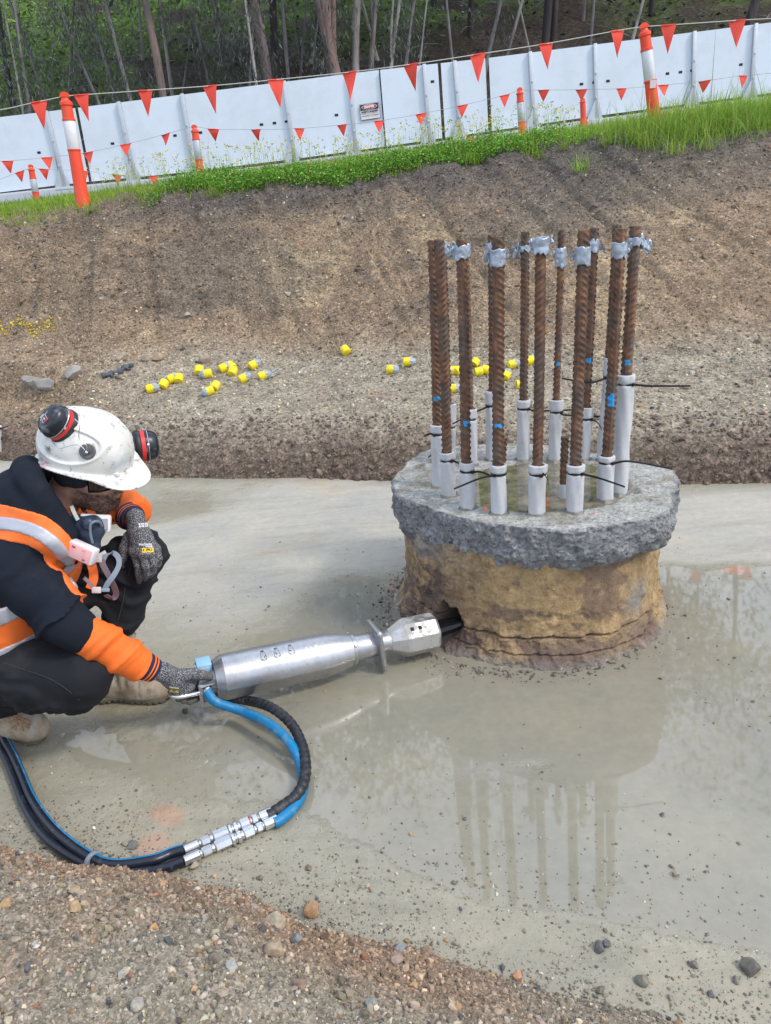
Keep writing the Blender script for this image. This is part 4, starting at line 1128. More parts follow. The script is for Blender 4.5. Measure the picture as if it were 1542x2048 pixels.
for x, y, ax, tp_, lab in caps:
    p = bank_pick(x, y+7)
    sc = 0.052 if y < 760 else 0.046
    r = 9.0/FOC*np.linalg.norm(p-CP)*0.98; r = min(r, 0.037)
    d = nrm(RTv*ax[0]/14.0+V(0, 0, -ax[1]/30.0)+FWv*(-ax[1])/22.0*(1 if ax[1] < 0 else 1.0))
    L = r*1.75
    e = empty('yellow_cap', lab, 'safety cap', 'yellow rebar caps scattered on the bench', p)
    def loc(o):
        o.parent = e; o.matrix_parent_inverse = Matrix.Translation(tuple(-p)); return o
    c = p+V(0, 0, r*0.78)
    mb = MB()
    mb.lathe(c-d*L/2, d, [(0, 0.001), (0, r*.80), (r*.10, r*.97), (r*.2, r), (L*.3, r), (L*.32, r*1.03), (L*.42, r*1.03), (L*.44, r), (L, r), (L, r*.86), (L*.35, r*.84), (L*.34, 0.001)], 28, lambda a, t, rr: rr*(1+.012*np.sign(np.sin(a*14))), caps=False)
    for a in np.linspace(0, math.pi, 3, endpoint=False):     # ribs inside the open end
        u = nrm(np.cross(d, [0, 0, 1])); w = np.cross(d, u); s = u*math.cos(a)+w*math.sin(a)
        mb.box(c+d*L*.15, (r*.84, r*.03, L*.28), np.stack([s, np.cross(d, s), d], 1))
    loc(mb.build('cap_body', M_yel))
    if tp_:
        mb = MB(); rr_ = random.Random(int(x*3+y))
        k1, k2 = rr_.uniform(.7, .95), rr_.uniform(.4, .75)
        mb.lathe(c+d*L*.45, d, [(-L*.06, r*1.04), (0, r*1.05), (L*.22, r*1.02), (L*.36, r*k1), (L*.55, r*k2), (L*.66, r*k2*.7), (L*.70, .001)], 22, lambda a, t, q: q*(1+.07*np.sin(a*5+t*200+x)+.05*np.sin(a*9+x)), caps=False)
        if 'tail' in lab: mb.tube([c+d*L*1.3, c+d*L*1.8+V(0, 0, .008), c+d*L*2.3+V(0, 0, .012)], [.010, .007, .002], 6)
        loc(mb.build('tape_end', M_tapeg, None, True, 25))
# crumpled rag on the bench
p = bank_pick(232, 748)
pth = spline([bank_pick(208, 757), bank_pick(222, 750), bank_pick(238, 748), bank_pick(252, 738), bank_pick(262, 735)], 26)+V(0, 0, .014)
def rag_f(P):
    d = np.full(len(P), 9.)
    for k in range(0, 25): d = np.minimum(d, capsule(P, pth[k], pth[k+1], .013+.008*math.sin(k*1.1)))
    for a, b in (((208, 757), (206, 752)), ((222, 752), (228, 758)), ((252, 740), (262, 742)), ((240, 745), (246, 736))):
        d = smin(d, capsule(P, bank_pick(*a)+V(0, 0, .02), bank_pick(*b)+V(0, 0, .012), .013, .008), .012)
    return d+.012*vn(P, 38, 3)+.006*vn(P, 90, 4)
rg = sdf_obj('rag', rag_f, pth.min(0)-.12, pth.max(0)+.12, .007, simple('grey_rag', (.085, .10, .115), .9, var=.5, nsc=30))
tag(rg, 'crumpled dark grey work glove lying on the bench left of the yellow caps', 'glove')
# foam sleeve of a neighbouring pile, cut by the left edge
e = empty('foam_tube', 'pale foam tube with black cable tie at the left edge of the picture', 'foam tube', None, tuple(PZ(-4, 908, 0.04)))
b = PZ(-4, 908, 0.04)
o = foam_sleeve(b, PY(-7, 852, b[1]), .033, .02, 2); o.name = 'foam_body'; o.parent = e; o.matrix_parent_inverse = Matrix.Translation(tuple(-b))
o = tie_ring(PY(-6, 858, b[1]), V(0, 0, 1), .034, -.3, [PY(8, 855, b[1]-.05), PY(17, 851, b[1]-.06)]); o.parent = e; o.matrix_parent_inverse = Matrix.Translation(tuple(-b))

# ================================================================== HOARDING, BOLLARDS, BUNTING
YF = 22.0
M_panel = simple('white_panel', (.74, .81, .90), 0.42, var=.03, nsc=.6, dirt=(.60, .64, .68), dirtamt=.35, dsc=1.2, dth=.5)
M_galv = simple('galvanised_steel', (.56, .58, .61), 0.42, 0.55, var=.12, nsc=12)
M_blk = simple('dark_hole', (.02, .02, .022), .8)
M_conc2 = simple('barrier_steel', (.46, .48, .50), .5, 0.3, var=.12, nsc=3)
def fyt(x): return np.interp(x, [-150, 0, 150, 757, 975, 1542, 1800], [252, 235, 216, 140, 116, 45, 12])
def fyb(x): return np.interp(x, [-150, 0, 150, 300, 500, 770, 975, 1190, 1542, 1800], [403, 385, 366, 352, 330, 293, 263, 232, 186, 150])
secs = [(-130, 150, 60, 'leftmost white hoarding section, cut by the picture edge', 0.0, ()), (155, 758, 350, 'long white hoarding section between the left and centre gaps', 0.02, ()), (759.5, 876, 60, 'narrow white hoarding section right of the danger sign', -0.05, ()),
        (881, 971, 40, 'narrowest white hoarding section between two dark gaps', -0.02, ()), (977, 1700, 400, 'long white hoarding section running out of the picture at the right', 0.03, ())]
posts = [(92, 131, 0), (237, 272, 1), (364, 390, 1), (568, 590, 1), (699, 712, 1), (848, 860, 2), (909, 922, 3), (1060, 1069, 4), (1190, 1193, 4), (1389, 1386, 4), (1512, 1502, 4)]
holes = {0: [(78, 305)], 1: [(225, 287), (350, 271), (401, 265), (523, 249), (549, 246), (573, 243), (673, 230)], 2: [(865, 163)], 3: [], 4: [(1163, 168), (1188, 165), (1216, 162), (1335, 147), (1361, 144), (1384, 141), (1482, 129)]}
for k, (x0, x1, _, lab, dt, _h2) in enumerate(secs):
    y_ = YF+dt
    botl = {0: 0, 1: 0, 2: 0, 3: 0, 4: 0}
    e = empty('hoarding_section', lab, 'fence', 'white hoarding sections of the site fence', tuple(PY((x0+x1)/2, fyb((x0+x1)/2), y_)))
    inv = Matrix.Translation(-e.location)
    def kid(o):
        o.parent = e; o.matrix_parent_inverse = inv; return o
    # the panels of a section, each to its own straight edge between joints
    js = [x0]+[p_[0] for p_ in posts if p_[2] == k and x0+40 < p_[0] < x1-40]+[x1]
    for a, b in zip(js[:-1], js[1:]):
        g_ = 0.6
        sk = lambda x: (1225-x)/5740.0                    # plumb lines of the hoarding
        def low(x): return x+sk(x)*(fyb(x)-fyt(x))
        tl, tr_ = PY(a+g_, fyt(a), y_), PY(b-g_, fyt(b), y_)
        bl_, br = PY(low(a)+g_, fyb(low(a))+0.0, y_), PY(low(b)-g_, fyb(low(b)), y_)
        mb = MB(); mb.prism([bl_, br, tr_, tl], (0, .03, 0))
        kid(mb.build('panel', M_panel, None, False))
    for hx, hy in holes[k]:
        c = PY(hx, hy, y_-.003)
        mb = MB(); mb.box(c, (.045, .006, .028), bev=.01); kid(mb.build('bolt_slot', M_blk))
    for pt, pb, s_ in posts:
        if s_ != k: continue
        yb = fyb(pb)+10
        t_, b_ = PY(pt, fyt(pt)-2, y_-.05), PY(pb, yb, y_-.05)
        d = t_-b_; L = np.linalg.norm(d); d /= L; s = nrm(np.cross(d, [0, 1., 0])); n_ = np.cross(s, d)
        mb = MB(); mb.box((t_+b_)/2, (.045, .035, L/2), np.stack([s, n_, d], 1), .006)
        for q in (.3, .62): mb.box(b_+d*L*q-n_*0+V(0, -.04, 0), (.02, .012, .03), np.stack([s, n_, d], 1), .004)
        po = kid(mb.build('post', M_galv))
        mb = MB(); mb.prism([b_+s*.05+V(0, -.04, .0), b_+s*.28+V(0, -.04, 0), b_+s*.05+V(0, -.04, .5)], (0, .02, 0)); mb.prism([b_-s*.05+V(0, -.04, .42), b_-s*.16+V(0, -.04, 0), b_-s*.05+V(0, -.04, .0)], (0, .02, 0)); mb.box(b_+V(.05, -.06, 0.0), (.26, .09, .03), None, .006)
        bo = mb.build('foot_bracket', M_galv, po)
        bo.matrix_parent_inverse = (Matrix.Translation(e.location)@inv).inverted() if False else Matrix.Identity(4)
        bo.matrix_parent_inverse = Matrix.Identity(4)
# steel barrier rail the hoarding stands on
mb = MB(); xs_ = [-200, 150, 300, 430, 560, 700, 840, 970, 1150, 1542, 1800]
for a, b in zip(xs_[:-1], xs_[1:]):
    pa, pb2 = PY(a, fyb(a)+13, YF-.1), PY(b-.6, fyb(b)+13, YF-.1)
    mb.prism([pa+V(0, 0, .09), pa+V(0, -.09, .04), pa+V(0, -.12, -.1), pa+V(0, -.22, -.42), pa+V(0, .5, -.42), pa+V(0, .4, .09)], pb2-pa)
tag(mb.build('barrier_rail', M_conc2, None, True, 20), 'grey steel barrier rail running along the foot of the white hoarding', 'barrier')
# sign
tl, tr_, br, bl_ = PY(718, 209, YF-.02), PY(757, 203.5, YF-.02), PY(761, 235, YF-.02), PY(722, 241, YF-.02)
c = (tl+tr_+br+bl_)/4; sx_v = nrm((tr_-tl)+(br-bl_)); sw = np.linalg.norm(tr_-tl); shh = np.linalg.norm(tl-bl_); sz_v = nrm((tl+tr_-bl_-br)/2); sn = np.cross(sx_v, sz_v)
e = empty('danger_sign', 'small DANGER SAFETY BARRIER sign screwed to the white hoarding', 'sign', None, tuple(c)); inv = Matrix.Translation(tuple(-c))
def kid(o): o.parent = e; o.matrix_parent_inverse = inv; return o
def sp(v, off): v = np.asarray(v, float).reshape(-1, 3); return c+v[:, :1]*sx_v+v[:, 1:2]*sz_v+(off+v[:, 2:3])*sn
Msw, Msb, Msr, Msd = simple('sign_white', (.80, .80, .80), .4, var=.02), simple('sign_black', (.02, .02, .025), .4), simple('sign_red', (.65, .03, .05), .4), simple('sign_grey_blue', (.08, .10, .14), .5)
mb = MB(); mb.add(sp([(-sw/2, -shh/2, 0), (sw/2, -shh/2, 0), (sw/2, shh/2, 0), (-sw/2, shh/2, 0)], -.008), [(0, 1, 2, 3)]); mb.prism(sp([(-sw/2, -shh/2, 0), (sw/2, -shh/2, 0), (sw/2, shh/2, 0), (-sw/2, shh/2, 0)], -.006), -sn*.001)
kid(mb.build('backing_plate', Msd, None, False))
def quad(x0, x1, y0, y1, off): return sp([(x0, y0, 0), (x1, y0, 0), (x1, y1, 0), (x0, y1, 0)], off)
W, H = sw, shh
mb = MB(); mb.add(quad(-W*.485, W*.485, -H*.48, H*.48, .002), [(0, 1, 2, 3)]); kid(mb.build('face', Msw, None, False))
mb = MB(); mb.add(quad(-W*.465, W*.465, H*.08, H*.455, .006), [(0, 1, 2, 3)]); kid(mb.build('header', Msb, None, False))
def oval(rx, ry, cy, off): a = np.linspace(0, 2*math.pi, 40, endpoint=False); return sp(np.stack([rx*np.cos(a), cy+ry*np.sin(a), 0*a], 1), off)
mb = MB(); mb.add(oval(W*.40, H*.16, H*.27, .010), [tuple(range(40))]); kid(mb.build('oval_rim', Msw, None, False))
mb = MB(); mb.add(oval(W*.375, H*.135, H*.27, .014), [tuple(range(40))]); kid(mb.build('oval', Msr, None, False))
for txt, sz_, cy, m_, fx, bd in (('DANGER', .20, .27, Msw, 1.0, .006), ('SAFETY BARRIER', .135, -.02, Msd, .95, .004), ('DEFLECTION ZONE 1.0m', .085, -.15, Msr, .98, .0), ('FROM BACK OF BARRIER', .085, -.27, Msd, .98, .001)):
    v, f = text_mesh(txt, sz_*H, 0, 1.0, bd); wd = np.ptp(v[:, 0]); tgt = W*(.52 if txt == 'DANGER' else .88); v[:, 0] *= tgt/wd; v[:, 1] += cy*H
    mb = MB(); mb.add(sp(v, .018), f); kid(mb.build('lettering', m_, None, False))

# bollards
M_or = simple('orange_plastic', (.88, .075, .025), .42, var=.08, nsc=5, dirt=(.5, .14, .07), dirtamt=.5, dsc=9, dth=.58)
M_ors = simple('faded_orange_plastic', (.80, .12, .05), .5, var=.1)
M_ref = simple('reflective_band', (.66, .68, .70), .35, 0.1, var=.08, nsc=30)
M_refo = simple('dull_reflective_band', (.50, .53, .56), .35, .25, var=.12, nsc=30)
def bollard(tp, bp, Y, r, lab, grp, cap='t', refm=None, band=(.50, .74), bot=None):
    t_, b_ = PY(tp[0], tp[1], Y), PY(bp[0], bp[1], Y); d = t_-b_; L = np.linalg.norm(d); d /= L; b_ = b_-d*.12; L += .12
    e = empty('bollard', lab, 'bollard', grp, tuple(b_)); inv = Matrix.Translation(tuple(-b_))
    def kid(o, p=None): o.parent = p or e; o.matrix_parent_inverse = inv if p is None else Matrix.Identity(4); return o
    t0, t1 = L*band[0], L*band[1]
    mb = MB(); mb.lathe(b_, d, [(0, r*1.55), (.03, r*1.5), (.10, r*1.22), (L*.3, r*1.12), (t0-.012, r*1.05), (t0-.012, r*1.16), (t0, r*1.16), (t0, r*1.0), (t1, r*.98), (t1, r*1.12), (t1+.02, r*1.12), (t1+.025, r), (L*.885, r*.95), (L*.89, r*1.12), (L*.915, r*1.1), (L*.93, r*.72), (L*.95, r*.6)], 26)
    kid(mb.build('post', M_or))
    mb = MB(); mb.lathe(b_, d, [(t0+.001, r*1.05), (t0+.004, r*1.075), (t1-.004, r*1.06), (t1-.001, r*1.03)], 26, caps=False)
    kid(mb.build('reflective_sleeve', refm or M_ref))
    mb = MB(); cc = b_+d*L*.965; s = nrm(np.cross(d, [0, 1., 0])); n_ = np.cross(s, d)
    mb.lathe(b_, d, [(L*.925, r*.35), (L*.95, r*.35)], 12); 
    pts = [cc+s*(r*.82*math.cos(a))+d*(r*.70*math.sin(a)) for a in np.linspace(-.25, math.pi+.25, 14)]
    mb.prism([q-n_*r*.30 for q in pts]+[cc-n_*r*.30-d*r*.1], n_*r*.6)
    kid(mb.build('handle', M_or, None, True, 50))
    if bot:
        mb = MB(); mb.box(b_+d*L*.46-V(0, r*1.12, 0), (.028, .004, .035)); kid(mb.build('sticker', simple('sticker', (.7, .6, .6), .5)))
    return e
G1 = 'bollards at the crest of the bank'; G2 = 'bollards set back towards the hoarding'
bollard((128, 184), (164, 392), 8.35, .055, 'tall bollard with a white band at the left end of the bank crest', G1, refm=simple('white_band', (.74, .74, .74), .4), band=(.52, .76))
bollard((1287, 46), (1310, 245), 8.35, .052, 'tall leaning bollard with a silver band in long grass at the right', G1, band=(.50, .76), bot=1)
bollard((388, 250), (404, 366), 15, .062, 'middle sized bollard with a silver band in front of the long hoarding section', G2, refm=M_refo, band=(.48, .77))
bollard((1039, 176), (1045, 276), 15, .060, 'bollard standing left of the leaning bollard, silver banded', G2, refm=M_refo, band=(.42, .75))
bollard((61, 330), (76, 414), 15.5, .055, 'short bollard with a silver band nearest the left edge', G2, refm=M_refo, band=(.45, .72))
bollard((1165, 199), (1167, 240), 19, .065, 'farthest bollard, only its orange head above the grass', G2, refm=M_refo, band=(.05, .2))

M_rope = simple('pale_cord', (.62, .62, .58), .8)
M_rope2 = simple('thin_grey_cord', (.42, .44, .46), .8)
M_flag = simple('orange_flag_cloth', (.90, .085, .05), .6, var=.1)
def bunting(pts, flags, lab, rr, fw, fh, rope):
    """pts/flags: (x px, y px, Y)"""
    P3 = spline([PY(*p) for p in pts], 90)
    e = empty('bunting', lab, 'bunting', 'strings of orange flags', tuple(P3[45])); inv = Matrix.Translation(tuple(-P3[45]))
    mb = MB(); mb.tube(P3, rr, 6); o = mb.build('cord', rope); o.parent = e; o.matrix_parent_inverse = inv
    rn = random.Random(len(flags)*7)
    for x, y, Y in flags:
        c = PY(x, y, Y); k = np.argmin(np.linalg.norm(P3-c, axis=1)); c0 = P3[k]
        # sit exactly on the cord
        scr = [(q, abs((ray_px(q)[0])-x)) for q in P3[max(0, k-6):k+7]]; c0 = min(scr, key=lambda z: z[1])[0]
        s = nrm(P3[min(k+1, 89)]-P3[max(k-1, 0)])
        W = fw*rn.uniform(.92, 1.06); Hh = fh*rn.uniform(.92, 1.05); sw_ = rn.uniform(-.1, .1); yaw = rn.uniform(-.45, .45)
        dn = nrm(V(sw_, rn.uniform(-.1, .1), -1)); s2 = nrm(s*math.cos(yaw)+V(0, 1, 0)*math.sin(yaw))
        nu = 9; v = []; f = []; nrm_ = np.cross(s2, dn); cu = rn.uniform(-.06, .06)
        for i in range(nu):
            u = i/(nu-1)
            for j in range(5):
                w = (j/4-.5)*W*(1-u)
                v.append(c0+s2*w+dn*Hh*u+nrm_*(math.sin(j*1.2+u*3)*.006+cu*u*u))
        for i in range(nu-1):
            for j in range(4): f.append((i*5+j, i*5+j+1, i*5+j+6, i*5+j+5))
        mb = MB(); mb.add(v, f); mb.tube([c0-s2*W*.5, c0, c0+s2*W*.5], rr*1.6, 6)
        o = mb.build('flag', M_flag, None, True, 60); o.parent = e; o.matrix_parent_inverse = inv
def ray_px(P):
    d = np.asarray(P)-CP; z = d@F_; return 771+FOC*(d@RT)/z, 1024-FOC*(d@UP)/z
A_ = 8.35
bunting([(-140, 232, 8.2), (-10, 221, 8.3), (60, 207, 8.33), (130, 192, A_)], [(-60, 225, 8.3), (79, 204, 8.33)], 'short upper run of flags left of the white banded bollard', .004, .150, .235, M_rope)
bunting([(130, 192, A_), (289, 181, A_), (430, 171, A_), (560, 158.5, A_), (693, 145, A_), (827, 128, A_), (960, 108, A_), (1095, 87, A_), (1236, 61, A_), (1288, 53, A_)],
        [(160, 190, A_), (289, 181, A_), (423, 171, A_), (556, 159, A_), (693, 145, A_), (827, 128, A_), (960, 108, A_), (1095, 87, A_), (1236, 61, A_)], 'upper string of flags spanning the two tall bollards', .004, .150, .235, M_rope)
bunting([(1288, 53, A_), (1338, 50, 8.3), (1472, 41, 8.2), (1560, 36, 8.1), (1720, 26, 8.0)], [(1339, 50, 8.3), (1473, 41, 8.2), (1610, 33, 8.1)], 'upper string of flags right of the leaning bollard', .004, .150, .235, M_rope)
B_ = 15
bunting([(-60, 326, B_), (14, 322, B_), (92, 315, B_), (173, 305, B_), (253, 288, B_), (332, 268, B_), (388, 252, B_)], [(14, 322, B_), (92, 315, B_), (173, 304, B_), (253, 288, B_), (332, 269, B_)], 'far string of flags running left from the middle sized bollard', .004, .20, .20, M_rope2)
bunting([(388, 252, B_), (426, 258, B_), (510, 259, B_), (596, 257, B_), (680, 250, B_), (762, 241, B_), (845, 227, B_), (927, 210, B_), (1010, 190, B_), (1040, 180, B_)], [(426, 258, B_), (510, 259, B_), (596, 257, B_), (680, 250, B_), (762, 241, B_), (845, 227, B_), (927, 210, B_), (1010, 191, B_)], 'far string of flags across the middle of the hoarding', .004, .20, .20, M_rope2)
bunting([(1040, 180, B_), (1086, 180, B_), (1166, 179, B_), (1244, 177, B_), (1326, 170, B_), (1407, 162, B_), (1489, 151, B_), (1620, 140, B_)], [(1086, 180, B_), (1166, 179, B_), (1244, 177, B_), (1326, 170, B_), (1407, 162, B_), (1489, 151, B_)], 'far string of flags passing behind the leaning bollard', .004, .20, .20, M_rope2)
C_ = 15.5
bunting([(-80, 385, C_), (-20, 366, C_), (40, 343, C_), (64, 335, C_)], [(-30, 368, C_), (39, 344, C_)], 'lowest flags left of the short bollard at the left', .0035, .18, .18, M_rope2)
bunting([(64, 335, C_), (87, 338, C_), (169, 342, C_), (235, 350, C_), (308, 352, C_), (382, 354, C_)], [(88, 337, C_), (167, 343, C_), (235, 350, C_), (308, 353, C_), (382, 355, C_)], 'lowest flags brushing the grass right of the short bollard', .0035, .18, .18, M_rope2)
bunting([(800, 310, 17), (880, 292, 17), (945, 272, 17.5), (1070, 236, 18.5), (1165, 206, 19)], [(880, 292, 17), (945, 273, 17.4)], 'lowest flags in the grass climbing to the farthest bollard', .0035, .20, .20, M_rope2)
# ================================================================== GRASS
def leafmat(name, c1, c2, rough=.55, tr=.25):
    m = NT(name); t = m.attr('tint'); c = m.mix(m.noise(3, 3), m.mix(1.0, t, c1, 'MULTIPLY'), m.mix(1.0, t, c2, 'MULTIPLY'))
    m.set(Base_Color=c, Roughness=rough); m.b.inputs['Specular IOR Level'].default_value = .3
    tl = m.n('ShaderNodeBsdfTranslucent'); m.l(c, tl.inputs[0]); mx_ = m.n('ShaderNodeMixShader'); mx_.inputs[0].default_value = tr
    m.l(m.b.outputs[0], mx_.inputs[1]); m.l(tl.outputs[0], mx_.inputs[2]); m.l(mx_.outputs[0], m.o.inputs[0]); return m.m
M_grass = leafmat('grass_blades', (.85, .85, .85), (1.25, 1.2, 1.1), tr=.35)
M_leaf = leafmat('tree_leaves', (.8, .8, .8), (1.3, 1.3, 1.3), tr=.2)
def blades(name, P, h, w, col, label, seed, lean=.45, seg=4, extra=None):
    r = np.random.default_rng(seed); n = len(P)
    az = r.uniform(0, 2*math.pi, n); ln = np.abs(r.normal(0, lean, n)); fa = r.uniform(0, 2*math.pi, n)
    dx, dy = np.cos(az)*ln, np.sin(az)*ln; cs = []
    side_ = np.stack([np.cos(fa), np.sin(fa), 0*fa], 1)
    vs = []
    for k in range(seg+1):
        s = k/seg
        z = h*(s-0.35*np.clip(ln, 0, 1.2)*s*s)
        c = P+np.stack([dx*h*s**1.8, dy*h*s**1.8, z], 1)
        ww = w*(1-s**1.6)*0.5+0.0002
        vs += [c-side_*ww[:, None], c+side_*ww[:, None]]
        cs += [col*(0.75+0.45*s)]*2
    v = np.stack(vs, 1).reshape(-1, 3); cc = np.stack(cs, 1).reshape(-1, 3)
    b = (np.arange(n)*(2*(seg+1)))[:, None]
    f = np.concatenate([b+np.array([2*k, 2*k+1, 2*k+3, 2*k+2]) for k in range(seg)])
    me = npmesh(name, v, [f], True, colattr={'tint': cc})
    return tag(link(name, me, M_grass), label, 'grass', None, 'stuff')
def leaves(name, P, sz, col, mat, seed, tilt=.7, droop=0.0, asp=.9, parent=None):
    r = np.random.default_rng(seed); n = len(P)
    a = r.uniform(0, 2*math.pi, n); ax = np.stack([np.cos(a), np.sin(a), r.normal(-droop, tilt*.6, n)], 1); ax /= np.linalg.norm(ax, axis=1)[:, None]
    q = r.normal(size=(n, 3)); s = np.cross(ax, q); s /= np.linalg.norm(s, axis=1)[:, None]
    L = sz[:, None]; Wd = L*asp*.5
    v = np.stack([P, P+ax*L*.5+s*Wd, P+ax*L, P+ax*L*.5-s*Wd], 1).reshape(-1, 3)
    f = np.arange(n*4).reshape(-1, 4)
    me = npmesh(name, v, [f], False, colattr={'tint': np.repeat(col, 4, 0)})
    return link(name, me, mat, parent)
r = np.random.default_rng(21)
def crest_pts(n, x0, x1, y0, y1):
    X = r.uniform(x0, x1, n); s = r.uniform(y0, y1, n); Y = YC(X)+s
    return X, Y, s
def surfz(X, Y):
    out = np.empty(len(X)); gi = np.clip(np.interp(X, gx, np.arange(len(gx))), 0, len(gx)-1).round().astype(int)
    zp = plat(X, Y)
    for i in np.unique(gi):
        m = gi == i; out[m] = np.interp(Y[m], GY[i], GZ[i])
    return np.where(Y > YC(X)+.65, zp, out)
gcol = np.array([.26, .42, .045])
def gv(n, base=gcol, amt=.22):
    c = base*np.exp(r.normal(0, amt, n))[:, None]*(1+r.normal(0, .08, (n, 3))); k = r.random(n) < .06; c[k] = np.array([.40, .36, .14])*np.exp(r.normal(0, .2, k.sum()))[:, None]; return np.clip(c, .005, .8)
# short grass along the whole crest
n = 52000; X, Y, s = crest_pts(n, -6.0, 5.6, -.22, 2.6); s2 = r.random(n)
edge_n = fb2(X, Y, 2.0, 3, 77); keep = (s > -.10+.16*edge_n+.12*sst(.6, 1.4, X)*sst(3.4, 2.4, X)) & (r.random(n) < np.where(s < .9, 1, .55))
X, Y = X[keep], Y[keep]; Z = surfz(X, Y); n = len(X)
hh = np.exp(r.normal(math.log(.070), .35, n))*np.interp(X, [-6, -2, 0, 1.2, 2.2, 5], [.9, .9, .95, 1.0, 1.15, 1.9])*(1+.6*fb2(X, Y, 1.2, 3, 78))
blades('grass', np.stack([X, Y, Z-.01], 1), np.abs(hh), r.uniform(.003, .008, n), gv(n), 'bright green grass fringing the crest of the bank', 31)
# long hanging grass at the right
n = 15000; X = r.uniform(1.1, 5.6, n); s = r.normal(-.03, .17, n); Y = YC(X)+s-.02; kp = r.random(n) < sst(2.2, 3.3, X); X, Y = X[kp], Y[kp]; n = len(X); Z = surfz(X, Y)
hh = np.exp(r.normal(math.log(.20), .35, n))
blades('long_grass', np.stack([X, Y, Z-.02], 1), hh, r.uniform(.004, .009, n), gv(n, np.array([.27, .42, .07])), 'long tufted grass hanging over the crest at the right', 32, .8, 5)
# a few tufts rooted down the face
tx = [(665, 610/2), (1165, 345), (1070, 320), (1130, 300), (1210, 290), (940, 330), (730, 330), (1290, 300), (1060, 290), (430, 395), (700, 350), (180, 430), (1420, 300), (1350, 310)]
Pt = []; 
for x, y in tx[1:]:
    c = bank_pick(x, y); m = 45; Pt.append(c+np.stack([r.normal(0, .05, m), r.normal(0, .03, m), r.normal(0, .01, m)], 1))
Pt = np.concatenate(Pt); n = len(Pt)
blades('grass_tufts', Pt, np.exp(r.normal(math.log(.16), .35, n)), r.uniform(.003, .007, n), gv(n), 'grass tufts rooted in the upper bank face', 33, .9, 5)
# clover like ground cover in the middle
n = 62000; X = r.uniform(-2.7, 2.6, n); s = r.uniform(-.26, .40, n); Y = YC(X)+s
kp = (s > -.14+.15*fb2(X, Y, 2.4, 3, 79)) & (r.random(n) < sst(-2.3, -1.4, X)*sst(2.6, 1.2, X)); X, Y = X[kp], Y[kp]; n = len(X); Z = surfz(X, Y)+np.abs(r.normal(.055, .035, n))*(1+fb2(X, Y, 3, 3, 80))
c = gv(n, np.array([.15, .33, .035]), .3)
tag(leaves('clover', np.stack([X, Y, Z], 1), r.uniform(.009, .024, n), c, M_leaf, 34, .5), 'dense clover leaved ground cover in the middle of the crest', 'ground cover', None, 'stuff')
# thin flower stalks
n = 650; X = r.uniform(-2.6, 2.2, n); Y = YC(X)+r.uniform(0, .6, n); Z = surfz(X, Y); hh = r.uniform(.16, .36, n)
mb_v = np.stack([X, Y, Z], 1)
blades('flower_stalks', mb_v, hh, np.full(n, .0045), gv(n, np.array([.30, .42, .10])), 'thin flower stalks standing out of the clover', 35, .12, 3)
tipc = mb_v+np.stack([r.normal(0, .02, n), r.normal(0, .02, n), hh*.97], 1); k = np.repeat(np.arange(n), 5)
fl_ = leaves('yellow_flowers', tipc[k]+r.normal(0, .008, (len(k), 3)), r.uniform(.010, .02, len(k)), np.where(r.random(len(k))[:, None] < .45, np.array([.75, .62, .03]), np.array([.35, .45, .10])), M_leaf, 36)
tag(fl_, 'tiny yellow flower heads on thin stalks in the clover', 'flowers', None, 'stuff')
# rough plateau grass
n = 30000; Y = 9.8+r.random(n)**1.4*12; X = r.uniform(-.62, .62, n)*Y; Z = plat(X, Y)
blades('field_grass', np.stack([X, Y, Z-.01], 1), np.exp(r.normal(math.log(.09), .35, n)), r.uniform(.008, .016, n), gv(n, np.array([.19, .30, .05])), 'rough grass between the bank crest and the hoarding', 37, .5, 3)

# ================================================================== FOREST
bark = {}
def barkm(key, c1, c2, c3):
    if key in bark: return bark[key]
    m = NT('bark_'+key); mp_ = m.n('ShaderNodeMapping'); m.l(m.co(), mp_.inputs[0]); mp_.inputs['Scale'].default_value = (1, 1, .18)
    n1 = m.noise(5, 6, .7, mp_.outputs[0]); c = m.mix(m.ramp(n1, [(.38, 0), (.58, 1)]), c1, c2); c = m.mix(m.ramp(m.noise(1.3, 5, .7, mp_.outputs[0]), [(.5, 0), (.62, .8)]), c, c3)
    m.set(Base_Color=c, Roughness=.85); m.bump(n1, .5, .03); bark[key] = m.m; return m.m
pale = barkm('pale', (.40, .37, .34), (.22, .19, .175), (.52, .48, .44))
pink = barkm('pink', (.24, .18, .165), (.10, .085, .085), (.30, .19, .15))
dark = barkm('dark', (.045, .035, .032), (.028, .024, .024), (.10, .08, .07))
grey = barkm('grey', (.22, .20, .195), (.11, .10, .10), (.34, .32, .30))
def tz(X, Y): return float(plat(np.array([X]), np.array([Y]))[0])
